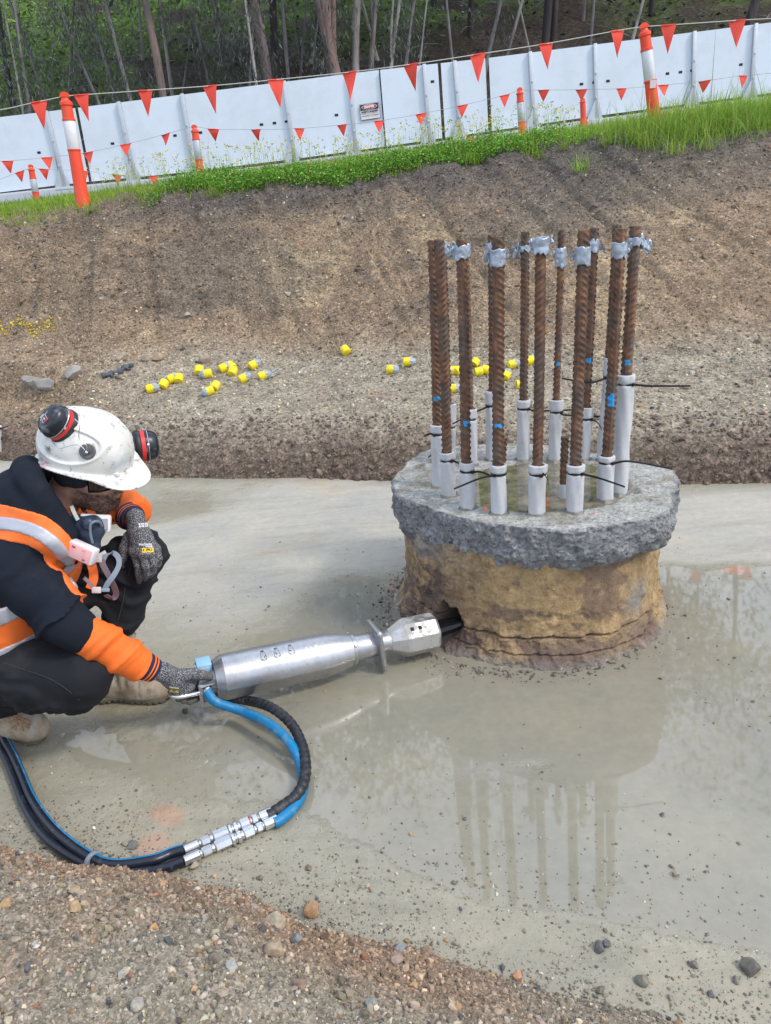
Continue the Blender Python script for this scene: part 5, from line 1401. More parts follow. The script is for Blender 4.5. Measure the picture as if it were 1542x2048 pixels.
def tree(xb, yt_x, Y, r0, H, mat, lab, seed, low_fol=False, nl=2200, lean_y=0.0, crown=True, fork=None, leafc=(.075, .09, .062)):
    """xb: pixel column where the trunk meets the fence top line, yt_x: pixel column at the picture top"""
    rr = np.random.default_rng(seed)
    yb = fyt(xb); p1 = PY(xb, yb, Y); p2 = PY(yt_x, -5, Y)
    d = (p2-p1)/(p2[2]-p1[2]); zb = tz(p1[0], Y)-.3; base = p1+d*(zb-p1[2])
    e = empty('eucalyptus_tree', lab, 'tree', 'gum trees on the hillside', tuple(base)); inv = Matrix.Translation(tuple(-base))
    def kid(o, p=None): o.parent = p or e; o.matrix_parent_inverse = inv if p is None else Matrix.Identity(4); return o
    hs = np.linspace(0, H, 26); w = 0.06*H/12
    pts = np.array([base+d*h*min(1, 1)+V(w*math.sin(h*.8+seed)*min(1, h/3), w*math.cos(h*.6+seed)*.7, 0)*(.5+.05*h)+V(*(0.0*d))*0 for h in hs])
    if abs(d[0]) > .05: pts[:, 0] = base[0]+d[0]*np.minimum(hs, 5)+d[0]*.3*np.maximum(hs-5, 0)+(pts[:, 0]-base[0]-d[0]*hs)
    rad = r0*(1-.72*hs/H)*(1+.08*np.sin(hs*3+seed)); rad[0] *= 1.35; rad[1] *= 1.1
    mb = MB(); mb.tube(pts, rad, 12)
    tips = [pts[-1]]
    for k in range(rr.integers(4, 7)):                # limbs
        i = rr.integers(12, 24); a = rr.uniform(0, 6.28); L = rr.uniform(.16, .3)*H
        q = [pts[i]+V(math.cos(a)*L*s*.55, math.sin(a)*L*s*.55, L*s*.8+.1*math.sin(s*5+k)) for s in np.linspace(0, 1, 8)]
        mb.tube(q, np.linspace(rad[i]*.55, .02, 8), 7); tips += [q[-1], q[5]]
    if fork:
        for (dx, hh0, L, rs) in fork:
            i = int(np.clip(np.searchsorted(hs, hh0), 1, 24))
            q = [pts[i]+V(dx*s, .2*dx*s, L*s) + V(.05*math.sin(s*7+seed), 0, 0) for s in np.linspace(0, 1, 12)]
            mb.tube(q, np.linspace(rs, rs*.4, 12), 9); tips.append(q[-1])
    kid(mb.build('trunk', mat))
    if crown:
        cs = []
        for t_ in tips:
            for _ in range(5): cs.append(t_+rr.normal(0, 1, 3)*V(.10, .10, .07)*H)
        cs = np.array(cs); m = nl; k = rr.integers(0, len(cs), m); P = cs[k]+rr.normal(0, 1, (m, 3))*V(.045, .045, .04)*H
        col = np.array(leafc)*np.exp(rr.normal(0, .35, m))[:, None]
        kid(leaves('crown', P, rr.uniform(.18, .38, m)*H/11, col, M_leaf, seed, .6, .8, .35))
    if low_fol:
        m = low_fol; h = rr.uniform(.12, .75, m)*H*.6; P = np.array([np.interp(h, hs, pts[:, j]) for j in range(3)]).T
        g_ = rr.integers(0, 26, m); ga = rr.uniform(0, 6.28, 26); gl_ = rr.uniform(.2, 1.1, 26); gh = rr.uniform(.10, .80, 26)*H*.6
        P = np.array([np.interp(gh[g_], hs, pts[:, j]) for j in range(3)]).T+np.stack([np.cos(ga)[g_]*gl_[g_], np.sin(ga)[g_]*gl_[g_], 0*g_], 1)+rr.normal(0, 1, (m, 3))*V(.20, .20, .32)
        kid(leaves('foliage', P, rr.uniform(.12, .26, m), np.array([.105, .115, .10])*np.exp(rr.normal(0, .3, m))[:, None], M_leaf, seed+5, .4, 1.8, .16))
    return e
TR = [ # base px x, top px x, distance, radius, height, bark, low foliage, label, fork
 (325, 288, 27, .13, 15, pink, 0, 'tall pinkish barked gum tree rising behind the left of the hoarding', None),
 (536, 508, 28, .17, 15, pink, 0, 'leaning gum tree with an orange scar on its trunk', None),
 (551, 548, 29, .15, 16, dark, 0, 'straight dark trunked tree right beside the scarred gum', None),
 (577, 566, 30, .07, 12, grey, 0, 'slim grey tree just right of the dark trunk', None),
 (672, 645, 28, .19, 15, pink, 1100, 'thick many stemmed gum near the centre', [(-1.0, 1.5, 6, .12), (.9, 2, 7, .11), (.35, 1.2, 6, .09)]),
 (712, 712, 28.5, .13, 15, pale, 0, 'pale stemmed gum right of the many stemmed one', [(.7, 2.2, 6, .09)]),
 (742, 750, 30, .09, 13, pale, 500, 'slim pale forked gum behind the danger sign', [(-.4, 2.0, 5, .05)]),
 (98, 18, 29, .06, 11, grey, 900, 'thin leaning grey sapling farthest left', None),
 (60, 30, 27, .05, 9, grey, 900, 'thin sapling with drooping leaves at the left edge', None),
 (200, 110, 27.5, .05, 10, grey, 1100, 'bowed thin sapling left of the pinkish gum', None),
 (238, 170, 29, .055, 11, grey, 900, 'slender leaning sapling between bowed one and pinkish gum', None),
 (262, 205, 28, .07, 11, pale, 1100, 'pale leaning sapling closest to the pinkish gum', None),
 (345, 316, 31, .06, 12, pale, 0, 'pale slim stem just right of the pinkish gum', None),
 (420, 378, 29, .05, 10, grey, 1200, 'thin sapling with long drooping foliage right of the pinkish gum', None),
 (512, 492, 27, .05, 10, pale, 900, 'slim pale stem left of the scarred gum', None),
 (480, 430, 30, .05, 10, grey, 900, 'thin stem in foliage between the two leaning gums', None),
 (600, 615, 31, .05, 11, grey, 700, 'thin stem between slim grey tree and many stemmed gum', None),
 (783, 800, 28, .06, 11, pale, 900, 'pale forked sapling left of the mossy gap', [(.5, 1.5, 5, .04)]),
 (812, 828, 30, .06, 11, pale, 700, 'second pale sapling at the left of the mossy gap', None),
 (938, 942, 33, .10, 14, dark, 0, 'dim thin tree standing in the mossy gap', None),
 (975, 1002, 30, .075, 12, grey, 400, 'grey curved stem leaning right over the mossy slope', None),
 (1088, 1098, 29, .14, 15, dark, 0, 'left one of the dark pair behind the bunting', None),
 (1104, 1114, 29.5, .11, 15, dark, 0, 'right one of the dark pair behind the bunting', None),
 (1162, 1170, 33, .06, 12, grey, 0, 'thin grey stem right of the dark pair', None),
 (1300, 1305, 33, .10, 14, dark, 0, 'dark tree behind the leaning bollard', None),
 (1385, 1392, 34, .10, 13, dark, 300, 'dim tree between leaning bollard and far right tree', None),
 (1495, 1512, 29, .17, 15, dark, 0, 'thick dark tree at the far right', None),
 (1440, 1450, 35, .08, 13, grey, 0, 'thin back tree left of the far right tree', None),
 (860, 868, 36, .09, 14, dark, 300, 'dim distant tree left of centre gap', None),
 (1225, 1228, 37, .11, 15, dark, 0, 'distant dark tree on the upper slope', None),
 (30, -10, 32, .1, 14, dark, 500, 'dark tree at the far left behind the saplings', None),
 (640, 632, 34, .09, 14, dark, 300, 'dark tree deep behind the many stemmed gum', None)]
_w = ['just right of the far left dark tree', 'in the thicket above the first tall bollard', 'left of the tall pinkish gum', 'between pinkish gum and the mossy patch', 'over the middle of the long hoarding', 'left of the leaning scarred gum', 'right of the scarred gum pair', 'at the left foot of the many stemmed gum', 'right behind the danger sign', 'above the narrow hoarding section', 'over the dark hoarding gaps', 'right of the curved grey stem', 'left of the dark tree pair', 'above the last small flags', 'left of the leaning bollard top', 'right of the leaning bollard top']
_x = [45, 135, 290, 365, 450, 500, 620, 655, 760, 840, 905, 1015, 1060, 1180, 1265, 1420]
TR += [(x, x+[-38, 16, -12, 30, -25, 8, 22, -14][i % 8], 26.5+(i*37 % 80)/10, .035+.012*(i % 3), 9, [pale, grey, pale, grey][i % 4], 350 if x < 700 else 0, 'very thin bare sapling '+_w[i], None) for i, x in enumerate(_x)]
for k, (a, b, Y, r0, H, m_, lf, lab, fk) in enumerate(TR):
    tree(a, b, Y, r0, H, m_, lab, 100+k, lf, 1800, fork=fk, crown=(H > 9.5))
# trees too high on the hill to be in the picture, but in the puddles
# undergrowth on the forest floor
n = 46000; Y = 25+r.random(n)**.9*34; X = r.uniform(-.62, .70, n)*Y; a1 = fb2(X, Y, .28, 4, 43); a2 = fb2(X, Y, 1.1, 3, 44)
gw_ = sst(29, 41, Y+9*fb2(X, Y, .16, 4, 41))*sst(-.10, .12, fb2(X, Y, .7, 4, 42)+.6*fb2(X, Y, .16, 4, 41)+.06)
kp = r.random(n) < .06+.80*gw_; X, Y, a1, gw_ = X[kp], Y[kp], a1[kp], gw_[kp]; n = len(X)
hgt_ = np.interp(Y, py_, np.arange(len(py_)))
from_x = np.clip(np.interp(X, px_, np.arange(len(px_))), 0, len(px_)-2); i0 = from_x.astype(int); j0 = np.clip(hgt_.astype(int), 0, len(py_)-2); fi = from_x-i0; fj = hgt_-j0
Zh = (HZ[i0, j0]*(1-fi)+HZ[i0+1, j0]*fi)*(1-fj)+(HZ[i0, j0+1]*(1-fi)+HZ[i0+1, j0+1]*fi)*fj
base_c = np.where(gw_[:, None] > .4, np.array([.13, .20, .04]), np.array([.05, .042, .034]))
tag(leaves('undergrowth', np.stack([X, Y, Zh+np.abs(r.normal(0, .16, n))], 1), r.uniform(.12, .34, n), base_c*np.exp(r.normal(0, .4, n))[:, None], M_leaf, 45, .7, .1, .5), 'moss, ferns and leaf litter on the forest slope', 'undergrowth', None, 'stuff')
# fallen branches
n = 260
mb = MB()
for k in range(n):
    Y_ = 24.8+r.random()*18; X_ = r.uniform(-.6, .65)*Y_; z_ = tz(X_, Y_)+.1; a = r.uniform(0, 3.14); L = r.uniform(.4, 2.2); el = r.uniform(-.1, .9)
    mb.tube([V(X_, Y_, z_), V(X_+math.cos(a)*L*.5, Y_+math.sin(a)*L*.3, z_+L*.25*el+.1), V(X_+math.cos(a)*L, Y_+math.sin(a)*L*.6, z_+L*.5*el)], [.02, .015, .006], 5, cap=False)
tag(mb.build('fallen_branches', grey), 'tangle of fallen branches and sticks on the forest floor', 'branches', None, 'stuff')
# ================================================================== SPLITTER TOOL
def sf(t): return t
alu = NT('scuffed_aluminium')
mpn = alu.n('ShaderNodeMapping'); alu.l(alu.co(), mpn.inputs[0]); mpn.inputs['Scale'].default_value = (1, 1, 1)
n = alu.noise(9, 8, .75); n2_ = alu.noise(60, 6, .7); n3_ = alu.noise(220, 4)
c = alu.mix(alu.ramp(n, [(.35, 0), (.65, 1)]), (.56, .56, .575), (.38, .38, .39)); c = alu.mix(alu.ramp(n2_, [(.53, 0), (.66, .6)]), c, (.33, .31, .28))
alu.set(Base_Color=c, Metallic=.85, Roughness=alu.ramp(n2_, [(.3, .26), (.7, .48)])); alu.bump(n3_, .12, .001)
M_alu = alu.m
mudalu = NT('muddy_aluminium')
n = mudalu.noise(16, 8, .75); f_ = mudalu.ramp(n, [(.44, 0), (.60, .85)])
c = mudalu.mix(f_, (.60, .60, .60), (.36, .34, .30)); mudalu.set(Base_Color=c, Metallic=mudalu.ramp(n, [(.45, .85), (.62, .1)]), Roughness=mudalu.ramp(n, [(.45, .3), (.62, .75)])); mudalu.bump(mudalu.noise(70, 5), .3, .002)
M_steel = simple('dull_steel', (.42, .42, .42), .38, .85, var=.2, nsc=30, dirt=(.2, .19, .17), dsc=20, dth=.6)
M_chrome = simple('plated_steel', (.70, .71, .72), .24, .9, var=.08, nsc=60, dirt=(.40, .38, .34), dsc=60, dth=.6)
M_rub = simple('black_rubber', (.016, .017, .022), .48, var=.3, nsc=40, dirt=(.16, .16, .155), dirtamt=.45, dsc=35, dth=.60)
M_blue = simple('blue_sleeve', (.0, .17, .37), .45, var=.25, nsc=14, dirt=(.22, .30, .32), dirtamt=.55, dsc=30, dth=.58)
TA, TB = PY(429, 1358, 2.09), PY(868, 1262, 2.35)
td = nrm(TB-TA); TL = np.linalg.norm(TB-TA)
tz_ = nrm(V(0, 0, 1)-td*td[2]); ty = np.cross(tz_, td)      # up and (towards far side) across the tool
tool = empty('hydraulic_splitter', 'silver hydraulic concrete splitter held at its rear handle, its head pushed into the pile', 'hydraulic tool', None, tuple(TA)); tinv = Matrix.Translation(tuple(-TA))
def tk(o, p=None):
    o.parent = p or tool; o.matrix_parent_inverse = tinv if p is None else Matrix.Identity(4); return o
S = TL/440.0                                                # metres per photo pixel along the tool
def T_(px): return (px-429)*S
rb = .0745
def body_mod(a, t, r):                                      # flats along the underside, a crisp lower ridge
    out = r.copy()
    for th0, k in ((math.pi*1.0, .86), (math.pi*.68, .90), (math.pi*1.33, .90)):
        e = ((a-th0+math.pi) % (2*math.pi))-math.pi
        lim = k*r.max()/np.maximum(np.cos(e), .2); out = np.where(np.abs(e) < .9, np.minimum(out, lim), out)
    return out
mb = MB(); mb.lathe(TA, td, [(T_(429), .040), (T_(429), .060), (T_(441), rb-.003), (T_(445), rb), (T_(600), rb+.0005), (T_(640), rb), (T_(668), .066), (T_(690), .057), (T_(692), .054)], 72, body_mod, ref=tz_)
body = tk(mb.build('body', M_alu, None, True, 22))
mb = MB(); mb.lathe(TA, td, [(T_(688), .052), (T_(690), .0555), (T_(697), .0555), (T_(698), .052)], 48, ref=tz_)
for a in (-.9, .8, 2.4): 
    u = tz_*math.cos(a)+ty*math.sin(a); mb.lathe(TA+td*T_(694)+u*.054, u, [(0, .006), (.004, .006), (.005, .004)], 10)
tk(mb.build('collar_ring', M_steel, None, True, 30))
mb = MB(); mb.lathe(TA, td, [(T_(695), .042), (T_(700), .0445), (T_(725), .0445), (T_(735), .042), (T_(752), .041), (T_(760), .036), (T_(772), .038), (T_(790), .047), (T_(803), .058)], 44, ref=tz_)
tk(mb.build('neck', M_alu, None, True, 30))
# octagonal head
oc = [(a+.5)*math.pi/4 for a in range(8)]
mb = MB(); rh = .0680
def ring8(t, r, k=1.0): return [TA+td*T_(t)+tz_*r*k*math.cos(a)+ty*r*math.sin(a) for a in oc]
rings = [ring8(770, .040), ring8(800, rh*.97), ring8(806, rh), ring8(864, rh), ring8(870, rh*.93)]
v = np.concatenate(rings); f = [(k*8+j, k*8+(j+1) % 8, (k+1)*8+(j+1) % 8, (k+1)*8+j) for k in range(4) for j in range(8)]+[tuple(range(8))[::-1], tuple(32+j for j in range(8))]
mb.add(v, f); hd = mb.build('head', mudalu.m, None, False); tk(hd)
bv = hd.modifiers.new('b', 'BEVEL'); bv.width = .0022; bv.segments = 2; bv.limit_method = 'ANGLE'; bv.angle_limit = R_(20)
camd = nrm(CP-TB)
for px in (812, 829):                                       # two square slots in the upper face of the head
    a = math.pi/8+math.pi/4*0
    aa = -math.pi/4 if (ty@V(0, 1, 0)) > 0 else math.pi/4
    nn = tz_*math.cos(aa)+ty*math.sin(aa); ss = -tz_*math.sin(aa)+ty*math.cos(aa)
    mb = MB(); mb.box(TA+td*T_(px)+nn*(rh*math.cos(math.pi/8)-.001)+ss*(.007 if aa < 0 else -.007), (.0065, .0065, .0022), np.stack([td, ss, nn], 1), .001)
    tk(mb.build('slot', M_blk), hd)
# guide plate
pc = TA+td*T_(745); pn = nrm(td*1.0+tz_*.12); pu = nrm(tz_-pn*(tz_@pn)); pv = np.cross(pn, pu)
mb = MB()
def rrect(w, h, r, n=6):
    o = []
    for cx, cy, a0 in ((w-r, h-r, 0), (-w+r, h-r, math.pi/2), (-w+r, -h+r, math.pi), (w-r, -h+r, 3*math.pi/2)):
        for k in range(n): a = a0+k/(n-1)*math.pi/2; o.append((cx+r*math.cos(a), cy+r*math.sin(a)))
    return o
o1 = rrect(.050, .070, .010)
mb.prism([pc+pv*x+pu*(y-.006)-pn*.009 for x, y in o1], pn*.020)
o2 = rrect(.052, .074, .012); ring = [pc+pv*x+pu*(y-.006) for x, y in o2]
mb.tube(ring, .0085, 8, closed=True)
tk(mb.build('guide_plate', M_steel, None, True, 30))
# black wedges going into the hollow
mb = MB()
for k, (a, b) in enumerate(((-.02, .012), (.0, -.014), (.022, .010))):
    c0 = TA+td*T_(866)+ty*a*.9+tz_*b*.6; c1 = TA+td*T_(935)+ty*a*.8+tz_*b*.8+tz_*.008
    mb.tube([c0, c0*.5+c1*.5, c1], [.019, .017, .010], 8)
mb.box(TA+td*T_(888)+tz_*.012, (.05, .022, .010), np.stack([td, ty, tz_], 1), .003)
tk(mb.build('wedge', simple('wet_black_steel', (.02, .02, .022), .25, .6, var=.4, nsc=50), None, True, 30))
# engraved pictograms, raised a hair above the body so they read as lines
def on_body(u, a, off=.0006):                              # u along axis (m from tail), a angle from top toward camera
    sgn = -1 if (ty@V(0, 1, 0)) > 0 else 1
    e = tz_*math.cos(a)+ty*math.sin(a)*sgn; return TA+td*u+e*(rb+off)
M_eng = simple('engraved_line', (.045, .045, .05), .5)
mb = MB()
def bl(pts, w=.0007):
    mb.tube([on_body(u, a/rb) for u, a in pts], w, 5)
for k, px in enumerate((518, 543, 570)):
    u0 = T_(px); a0 = .034
    R = .0095
    arc = [(u0+R*math.cos(t), a0+.011+R*math.sin(t)) for t in np.linspace(-.5, math.pi+.5, 20)]
    bl(arc); bl([arc[0], (u0+.0062, a0-.010)]); bl([arc[-1], (u0-.0062, a0-.010)]); bl([(u0, a0-.008), (u0, a0+.019)], .0004); bl([(u0-.002, a0-.008), (u0-.002, a0+.018)], .0004)
    nd = [(.001, .010, .007, .002), (-.004, .000, .0, .008), (-.0085, .001, .001, .007)][k]
    bl([(u0+nd[0], a0+nd[1]), (u0+nd[2], a0+nd[3])], .0013)
    for s_ in (-1, 1): bl([(u0+s_*.0052+.002*math.cos(t), a0+.0145+.002*math.sin(t)) for t in np.linspace(0, 6.28, 9)], .0004)
    for j in range(4): bl([(u0-.0055, a0-.013-.0022*j), (u0+.0055, a0-.013-.0022*j)], .0005)
bl([(T_(499), .06), (T_(590), .06)], .0003); bl([(T_(590), .002), (T_(590), .06)], .0003); bl([(T_(499), .02), (T_(499), .06)], .0003)
tk(mb.build('engraving', M_eng), body)
mb = MB()
for k, px in enumerate((598, 607, 616)): 
    v, f = text_mesh('017'[k], .02)
    mb.add([on_body(T_(px)+.0*x+x, .066/rb*0+(.046-y)/rb, .0009) for x, y, _z in v], f)
tk(mb.build('engraving', simple('bright_scratch', (.8, .8, .8), .4, .5)), body)
# blue valve block, bolt, handle loop, bracket
toc = -1 if (ty@V(0, 1, 0)) > 0 else 1                      # sign that turns 'across' towards the camera
vb = PY(408, 1338, 2.11)
M_valve = simple('light_blue_block', (.30, .55, .74), .42, var=.15, nsc=30, dirt=(.5, .55, .6), dsc=50, dth=.6)
blk_ = MB(); blk_.box(vb-tz_*.004, (.024, .030, .034), np.stack([td, ty, tz_], 1), .004); vo = tk(blk_.build('valve_block', M_valve, None, True, 30))
mb = MB(); mb.box(vb-td*.022+tz_*.006, (.008, .020, .012), np.stack([td, ty, tz_], 1), .003); tk(mb.build('nozzle', M_chrome))
mb = MB(); mb.lathe(vb+td*.002+ty*toc*.030-tz_*.006, ty*toc, [(0, .0085), (.006, .0085), (.007, .006)], 6); tk(mb.build('bolt', M_chrome))
v, f = text_mesh('darda', .012, 0, 1, .0003)
mb = MB(); sgn_ = 1
mb.add([vb+td*(x)+ty*toc*.0312+tz_*(y+.020) for x, y, _ in v], f); tk(mb.build('lettering', Msw), vo)
# rear end cap
mb = MB(); mb.lathe(TA, td, [(T_(420), .030), (T_(431), .034)], 24, ref=tz_); mb.lathe(TA-tz_*.03, td, [(T_(404), .020), (T_(432), .022)], 16); tk(mb.build('end_cap', M_steel, None, True, 30))
# U bracket plate
bk = [PY(398, 1367, 2.04), PY(433, 1354, 2.06), PY(434, 1362, 2.06), PY(405, 1372, 2.04), PY(409, 1402, 2.035), PY(432, 1399, 2.05), PY(431, 1407, 2.05), PY(403, 1411, 2.03)]
mb = MB(); mb.prism([q-V(0, 0.012, 0) for q in bk], V(0.004, .045, .01)); tk(mb.build('bracket', M_steel, None, False))
b2 = MB(); b2.lathe(PY(414, 1380, 2.055), ray(414, 1380)*-1+V(.3, 0, 0), [(-.03, .013), (.012, .013), (.014, .010)], 6); tk(b2.build('hose_fitting', M_chrome, None, True, 30))
HL = spline([PY(400, 1386, 2.03), PY(380, 1390, 2.01), PY(358, 1394, 1.995), PY(343, 1391, 2.0), PY(339, 1383, 2.02), PY(346, 1376, 2.05), PY(366, 1368, 2.09), PY(392, 1362, 2.12), PY(410, 1358, 2.13)], 46)
mb = MB(); mb.tube(HL, .0072, 14); tk(mb.build('handle', M_chrome))

# ================================================================== HOSES
def hose(name, lab, pts, r, mat, grp=None, ribs=None, par_=None, n=220, stripe=None, seg=16):
    P3 = spline(pts, n); rr = np.full(n, r)
    if ribs: L = np.cumsum(np.concatenate([[0], np.linalg.norm(np.diff(P3, axis=0), axis=1)])); rr = r*(1+ribs[1]*np.cos(L/ribs[0]*2*math.pi))
    mb = MB(); mb.tube(P3, rr, seg)
    return mb.build(name, mat), P3
def H(x, y, z): return PZ(x, y, z)
rh1 = .0155
# blue sleeved hose: leaves the bracket, arcs over and comes down to its coupling
bp = [PY(413, 1382, 2.02), PY(432, 1404, 2.0), PY(480, 1421, 2.0), H(535, 1446, .07), H(575, 1480, .055), H(598, 1520, .035), H(607, 1560, .018), H(603, 1590, .016), H(585, 1618, .016), H(560, 1640, .017), H(548, 1646, .018)]
kp_ = [PY(440, 1395, 2.08), PY(490, 1400, 2.09), H(540, 1414, .075), H(580, 1445, .06), H(602, 1484, .05), H(611, 1525, .042), H(608, 1562, .036), H(592, 1592, .030), H(566, 1612, .026), H(536, 1632, .022)]
def hose_thing(label, grp, P0):
    e = empty('hydraulic_hose', label, 'hose', grp, tuple(P0)); return e, Matrix.Translation(tuple(-np.asarray(P0)))
e1, i1 = hose_thing('bright blue sleeved hose curving from the tool handle to the nearer couplings', 'hydraulic hoses', H(548, 1646, 0))
o, PB = hose('hose', '', bp, .0148, M_blue, ribs=None); o.parent = e1; o.matrix_parent_inverse = i1
e2, i2 = hose_thing('black spiral wrapped hose curving beside the blue sleeved one', 'hydraulic hoses', H(536, 1632, 0))
o, PK = hose('hose', '', kp_, .0155, M_rub, ribs=(.021, .05), n=420); o.parent = e2; o.matrix_parent_inverse = i2
def coupling(A, B, e, inv):
    """chain of plated hose fittings from A to B"""
    d = B-A; L = np.linalg.norm(d); d = d/L
    secs_ = [(0, .17, .0135, 0, 'crimp_sleeve'), (.17, .20, .009, 0, 'nipple'), (.20, .30, .0125, 6, 'hex_nut'), (.30, .34, .010, 0, 'nipple'), (.34, .52, .0145, 6, 'socket'), (.52, .56, .0165, 0, 'release_ring'), (.56, .585, .013, 0, 'nipple'), (.585, .63, .0165, 0, 'release_ring'), (.63, .665, .0115, 0, 'nipple'), (.665, .78, .0145, 6, 'socket'), (.78, .81, .0095, 0, 'nipple'), (.81, .88, .0125, 6, 'hex_nut'), (.88, .90, .010, 0, 'nipple'), (.90, 1.06, .0150, 0, 'crimp_sleeve')]
    grp_ = {}
    for a, b, r, hx, nm in secs_:
        mb = MB(); c = .0018
        seg = hx or 20
        mb.lathe(A+d*L*a, d, [(0, r*.86), (c, r), (L*(b-a)-c, r), (L*(b-a), r*.86)], seg, (lambda an_, t, q: q*(1+.02*np.sin(an_*10))) if nm == 'crimp_sleeve' else None)
        o = mb.build(nm, M_chrome, None, True, 30); o.parent = e; o.matrix_parent_inverse = inv
fA, fB = H(368, 1722, .018), H(552, 1640, .017)
gA, gB = H(368, 1700, .020), H(541, 1625, .022)
coupling(fA, fB-(fB-fA)*.04, e1, i1); coupling(gA, gB-(gB-gA)*.04, e2, i2)
mb = MB(); mb.lathe(gA+(gB-gA)*.742, gB-gA, [(0, .0148), (.003, .0148)], 20, caps=False); o = mb.build('red_ring', simple('red_ring', (.5, .03, .02), .5)); o.parent = e2; o.matrix_parent_inverse = i2
# twin supply hoses running out to the left
t1 = [fA+(fA-fB)*.0, H(330, 1736, .014), H(290, 1743, .014), H(200, 1738, .016), H(140, 1712, .016), H(88, 1670, .016), H(52, 1615, .017), H(30, 1560, .018), H(8, 1508, .019), H(-30, 1450, .02), H(-90, 1400, .02)]
t2 = [gA, H(340, 1708, .020), H(300, 1722, .026), H(220, 1730, .030), H(160, 1702, .032), H(105, 1655, .032), H(66, 1600, .033), H(42, 1545, .034), H(18, 1495, .035), H(-20, 1440, .036), H(-80, 1390, .036)]
M_hosed = simple('dark_navy_hose', (.012, .016, .03), .32, var=.3, nsc=40, dirt=(.15, .16, .17), dirtamt=.45, dsc=50, dth=.62)
for pts, lab in ((t1, 'lower black supply hose running along the gravel edge to the left'), (t2, 'upper black supply hose with a bright blue stripe, lying against the lower one')):
    e, iv = hose_thing(lab, 'hydraulic hoses', pts[0])
    o, P3 = hose('hose', '', pts, .0125, M_hosed); o.parent = e; o.matrix_parent_inverse = iv
    if 'stripe' in lab:
        q = P3+V(.002, .0085, .0085)*1.0
        mb = MB(); mb.tube(q, .0036, 8); o2 = mb.build('blue_stripe', M_blue, None); o2.parent = e; o2.matrix_parent_inverse = iv
        k = 78; c = P3[k]; d = nrm(P3[k+1]-P3[k-1]); mb = MB(); mb.lathe(c-d*.006-V(0, 0, .008), d, [(0, .0235), (.003, .025), (.009, .025), (.012, .0235)], 20); o3 = mb.build('clip', simple('hose_clip', (.22, .25, .3), .4), None); o3.parent = e; o3.matrix_parent_inverse = iv
# ================================================================== THE WORKER
Hc = PY(172, 936, 2.12)                                     # middle of the head, between the ears
yaw_, pit_ = R_(-20), R_(-14)
hf = V(math.cos(pit_)*math.cos(yaw_), math.cos(pit_)*math.sin(yaw_), math.sin(pit_)); hl = nrm(np.cross([0, 0, 1.], hf)); ht = np.cross(hf, hl)
rl_ = R_(4); hl, ht = hl*math.cos(rl_)+ht*math.sin(rl_), ht*math.cos(rl_)-hl*math.sin(rl_)
HR = np.stack([hf, hl, ht], 1)                              # columns
def hw(x, y, z): return Hc+hf*x+hl*y+ht*z                   # head-local to world
neckb = V(Hc[0]-.125, Hc[1]+.0, Hc[2]-.145)
def body_f(P):
    q = (P-Hc)@HR
    d = ellip(q, (-.012, 0, .035), (.098, .076, .098))
    d = smin(d, ellip(q, (.040, 0, -.035), (.062, .060, .080)), .03)           # face
    d = smin(d, capsule(q, (.062, .016, -.098), (.062, -.016, -.098), .022), .03)   # chin
    d = smin(d, capsule(q, (-.005, .050, -.062), (.050, .026, -.098), .018), .025); d = smin(d, capsule(q, (-.005, -.050, -.062), (.050, -.026, -.098), .018), .025)
    d = smin(d, capsule(q, (.098, 0, .018), (.120, 0, -.018), .009, .013), .012)    # nose
    d = smin(d, capsule(q, (.108, .011, -.022), (.108, -.011, -.022), .0085), .008)
    d = smin(d, capsule(q, (.096, .018, -.056), (.096, -.018, -.056), .0085), .010)  # lips
    d = smin(d, capsule(q, (.093, .014, -.068), (.093, -.014, -.068), .0095), .008)
    d = smin(d, capsule(q, (.092, .045, .030), (.092, -.045, .030), .010), .015)     # brow
    for s in (1, -1):
        d = smin(d, capsule(q, (.070, .042*s, -.008), (.058, .052*s, -.022), .016), .02)
        d = smax(d, -ellip(q, (.100, .030*s, .012), (.012, .017, .010)), .010)
        e = ellip(q, (.082, .030*s, .012), (.014, .014, .012)); d = np.minimum(d, e)
        e = ellip(q, (-.006, .076*s, -.004), (.016, .009, .028)); e = smax(e, -ellip(q, (-.002, .084*s, -.003), (.009, .007, .018)), .004); d = smin(d, e, .008)  # ears
    nb_ = hw(-.035, 0, -.05)
    d = smin(d, capsule(P, nb_, neckb, .060, .066), .03)
    d = smin(d, capsule(P, neckb, neckb-V(.08, 0, .12), .066, .09), .04)
    d = smin(d, capsule(P, WR, WRe, .0235, .030), .01)      # bare wrist of the near arm
    d = smin(d, capsule(P, WRe, ELn, .028, .035), .01); d = smin(d, capsule(P, ELn, SHn, .035, .04), .01); d = smin(d, capsule(P, SHn, neckb-V(.08, 0, .12), .035, .06), .02)
    return d
SHn = PY(22, 1125, 1.95); ELn = PY(150, 1258, 1.90); WRe = PY(300, 1338, 1.97); WR = PY(336, 1350, 1.99)
SHf = V(SHn[0]+.03, 2.30, SHn[2]+.02); ELf = PY(226, 1006, 2.42); WRf = PY(268, 1039, 2.27)
person = empty('person', 'crouching worker in white helmet and orange vest holding the splitter by its handle', 'person', None, (-1.1, 2.1, 0)); pinv = Matrix.Translation((1.1, -2.1, 0))
def pk(o, p=None):
    o.parent = p or person; o.matrix_parent_inverse = pinv if p is None else Matrix.Identity(4); return o
skin = NT('skin')
n = skin.noise(24, 5); sa_ = skin.attr('tint'); c = skin.mix(1.0, sa_, skin.ramp(n, [(.3, .86), (.7, 1.1)]), 'MULTIPLY'); skin.set(Base_Color=c, Roughness=.55); skin.b.inputs['Subsurface Weight'].default_value = .08; skin.b.inputs['Subsurface Radius'].default_value = (.01, .004, .002)
skin.bump(skin.noise(260, 3), .2, .0015)
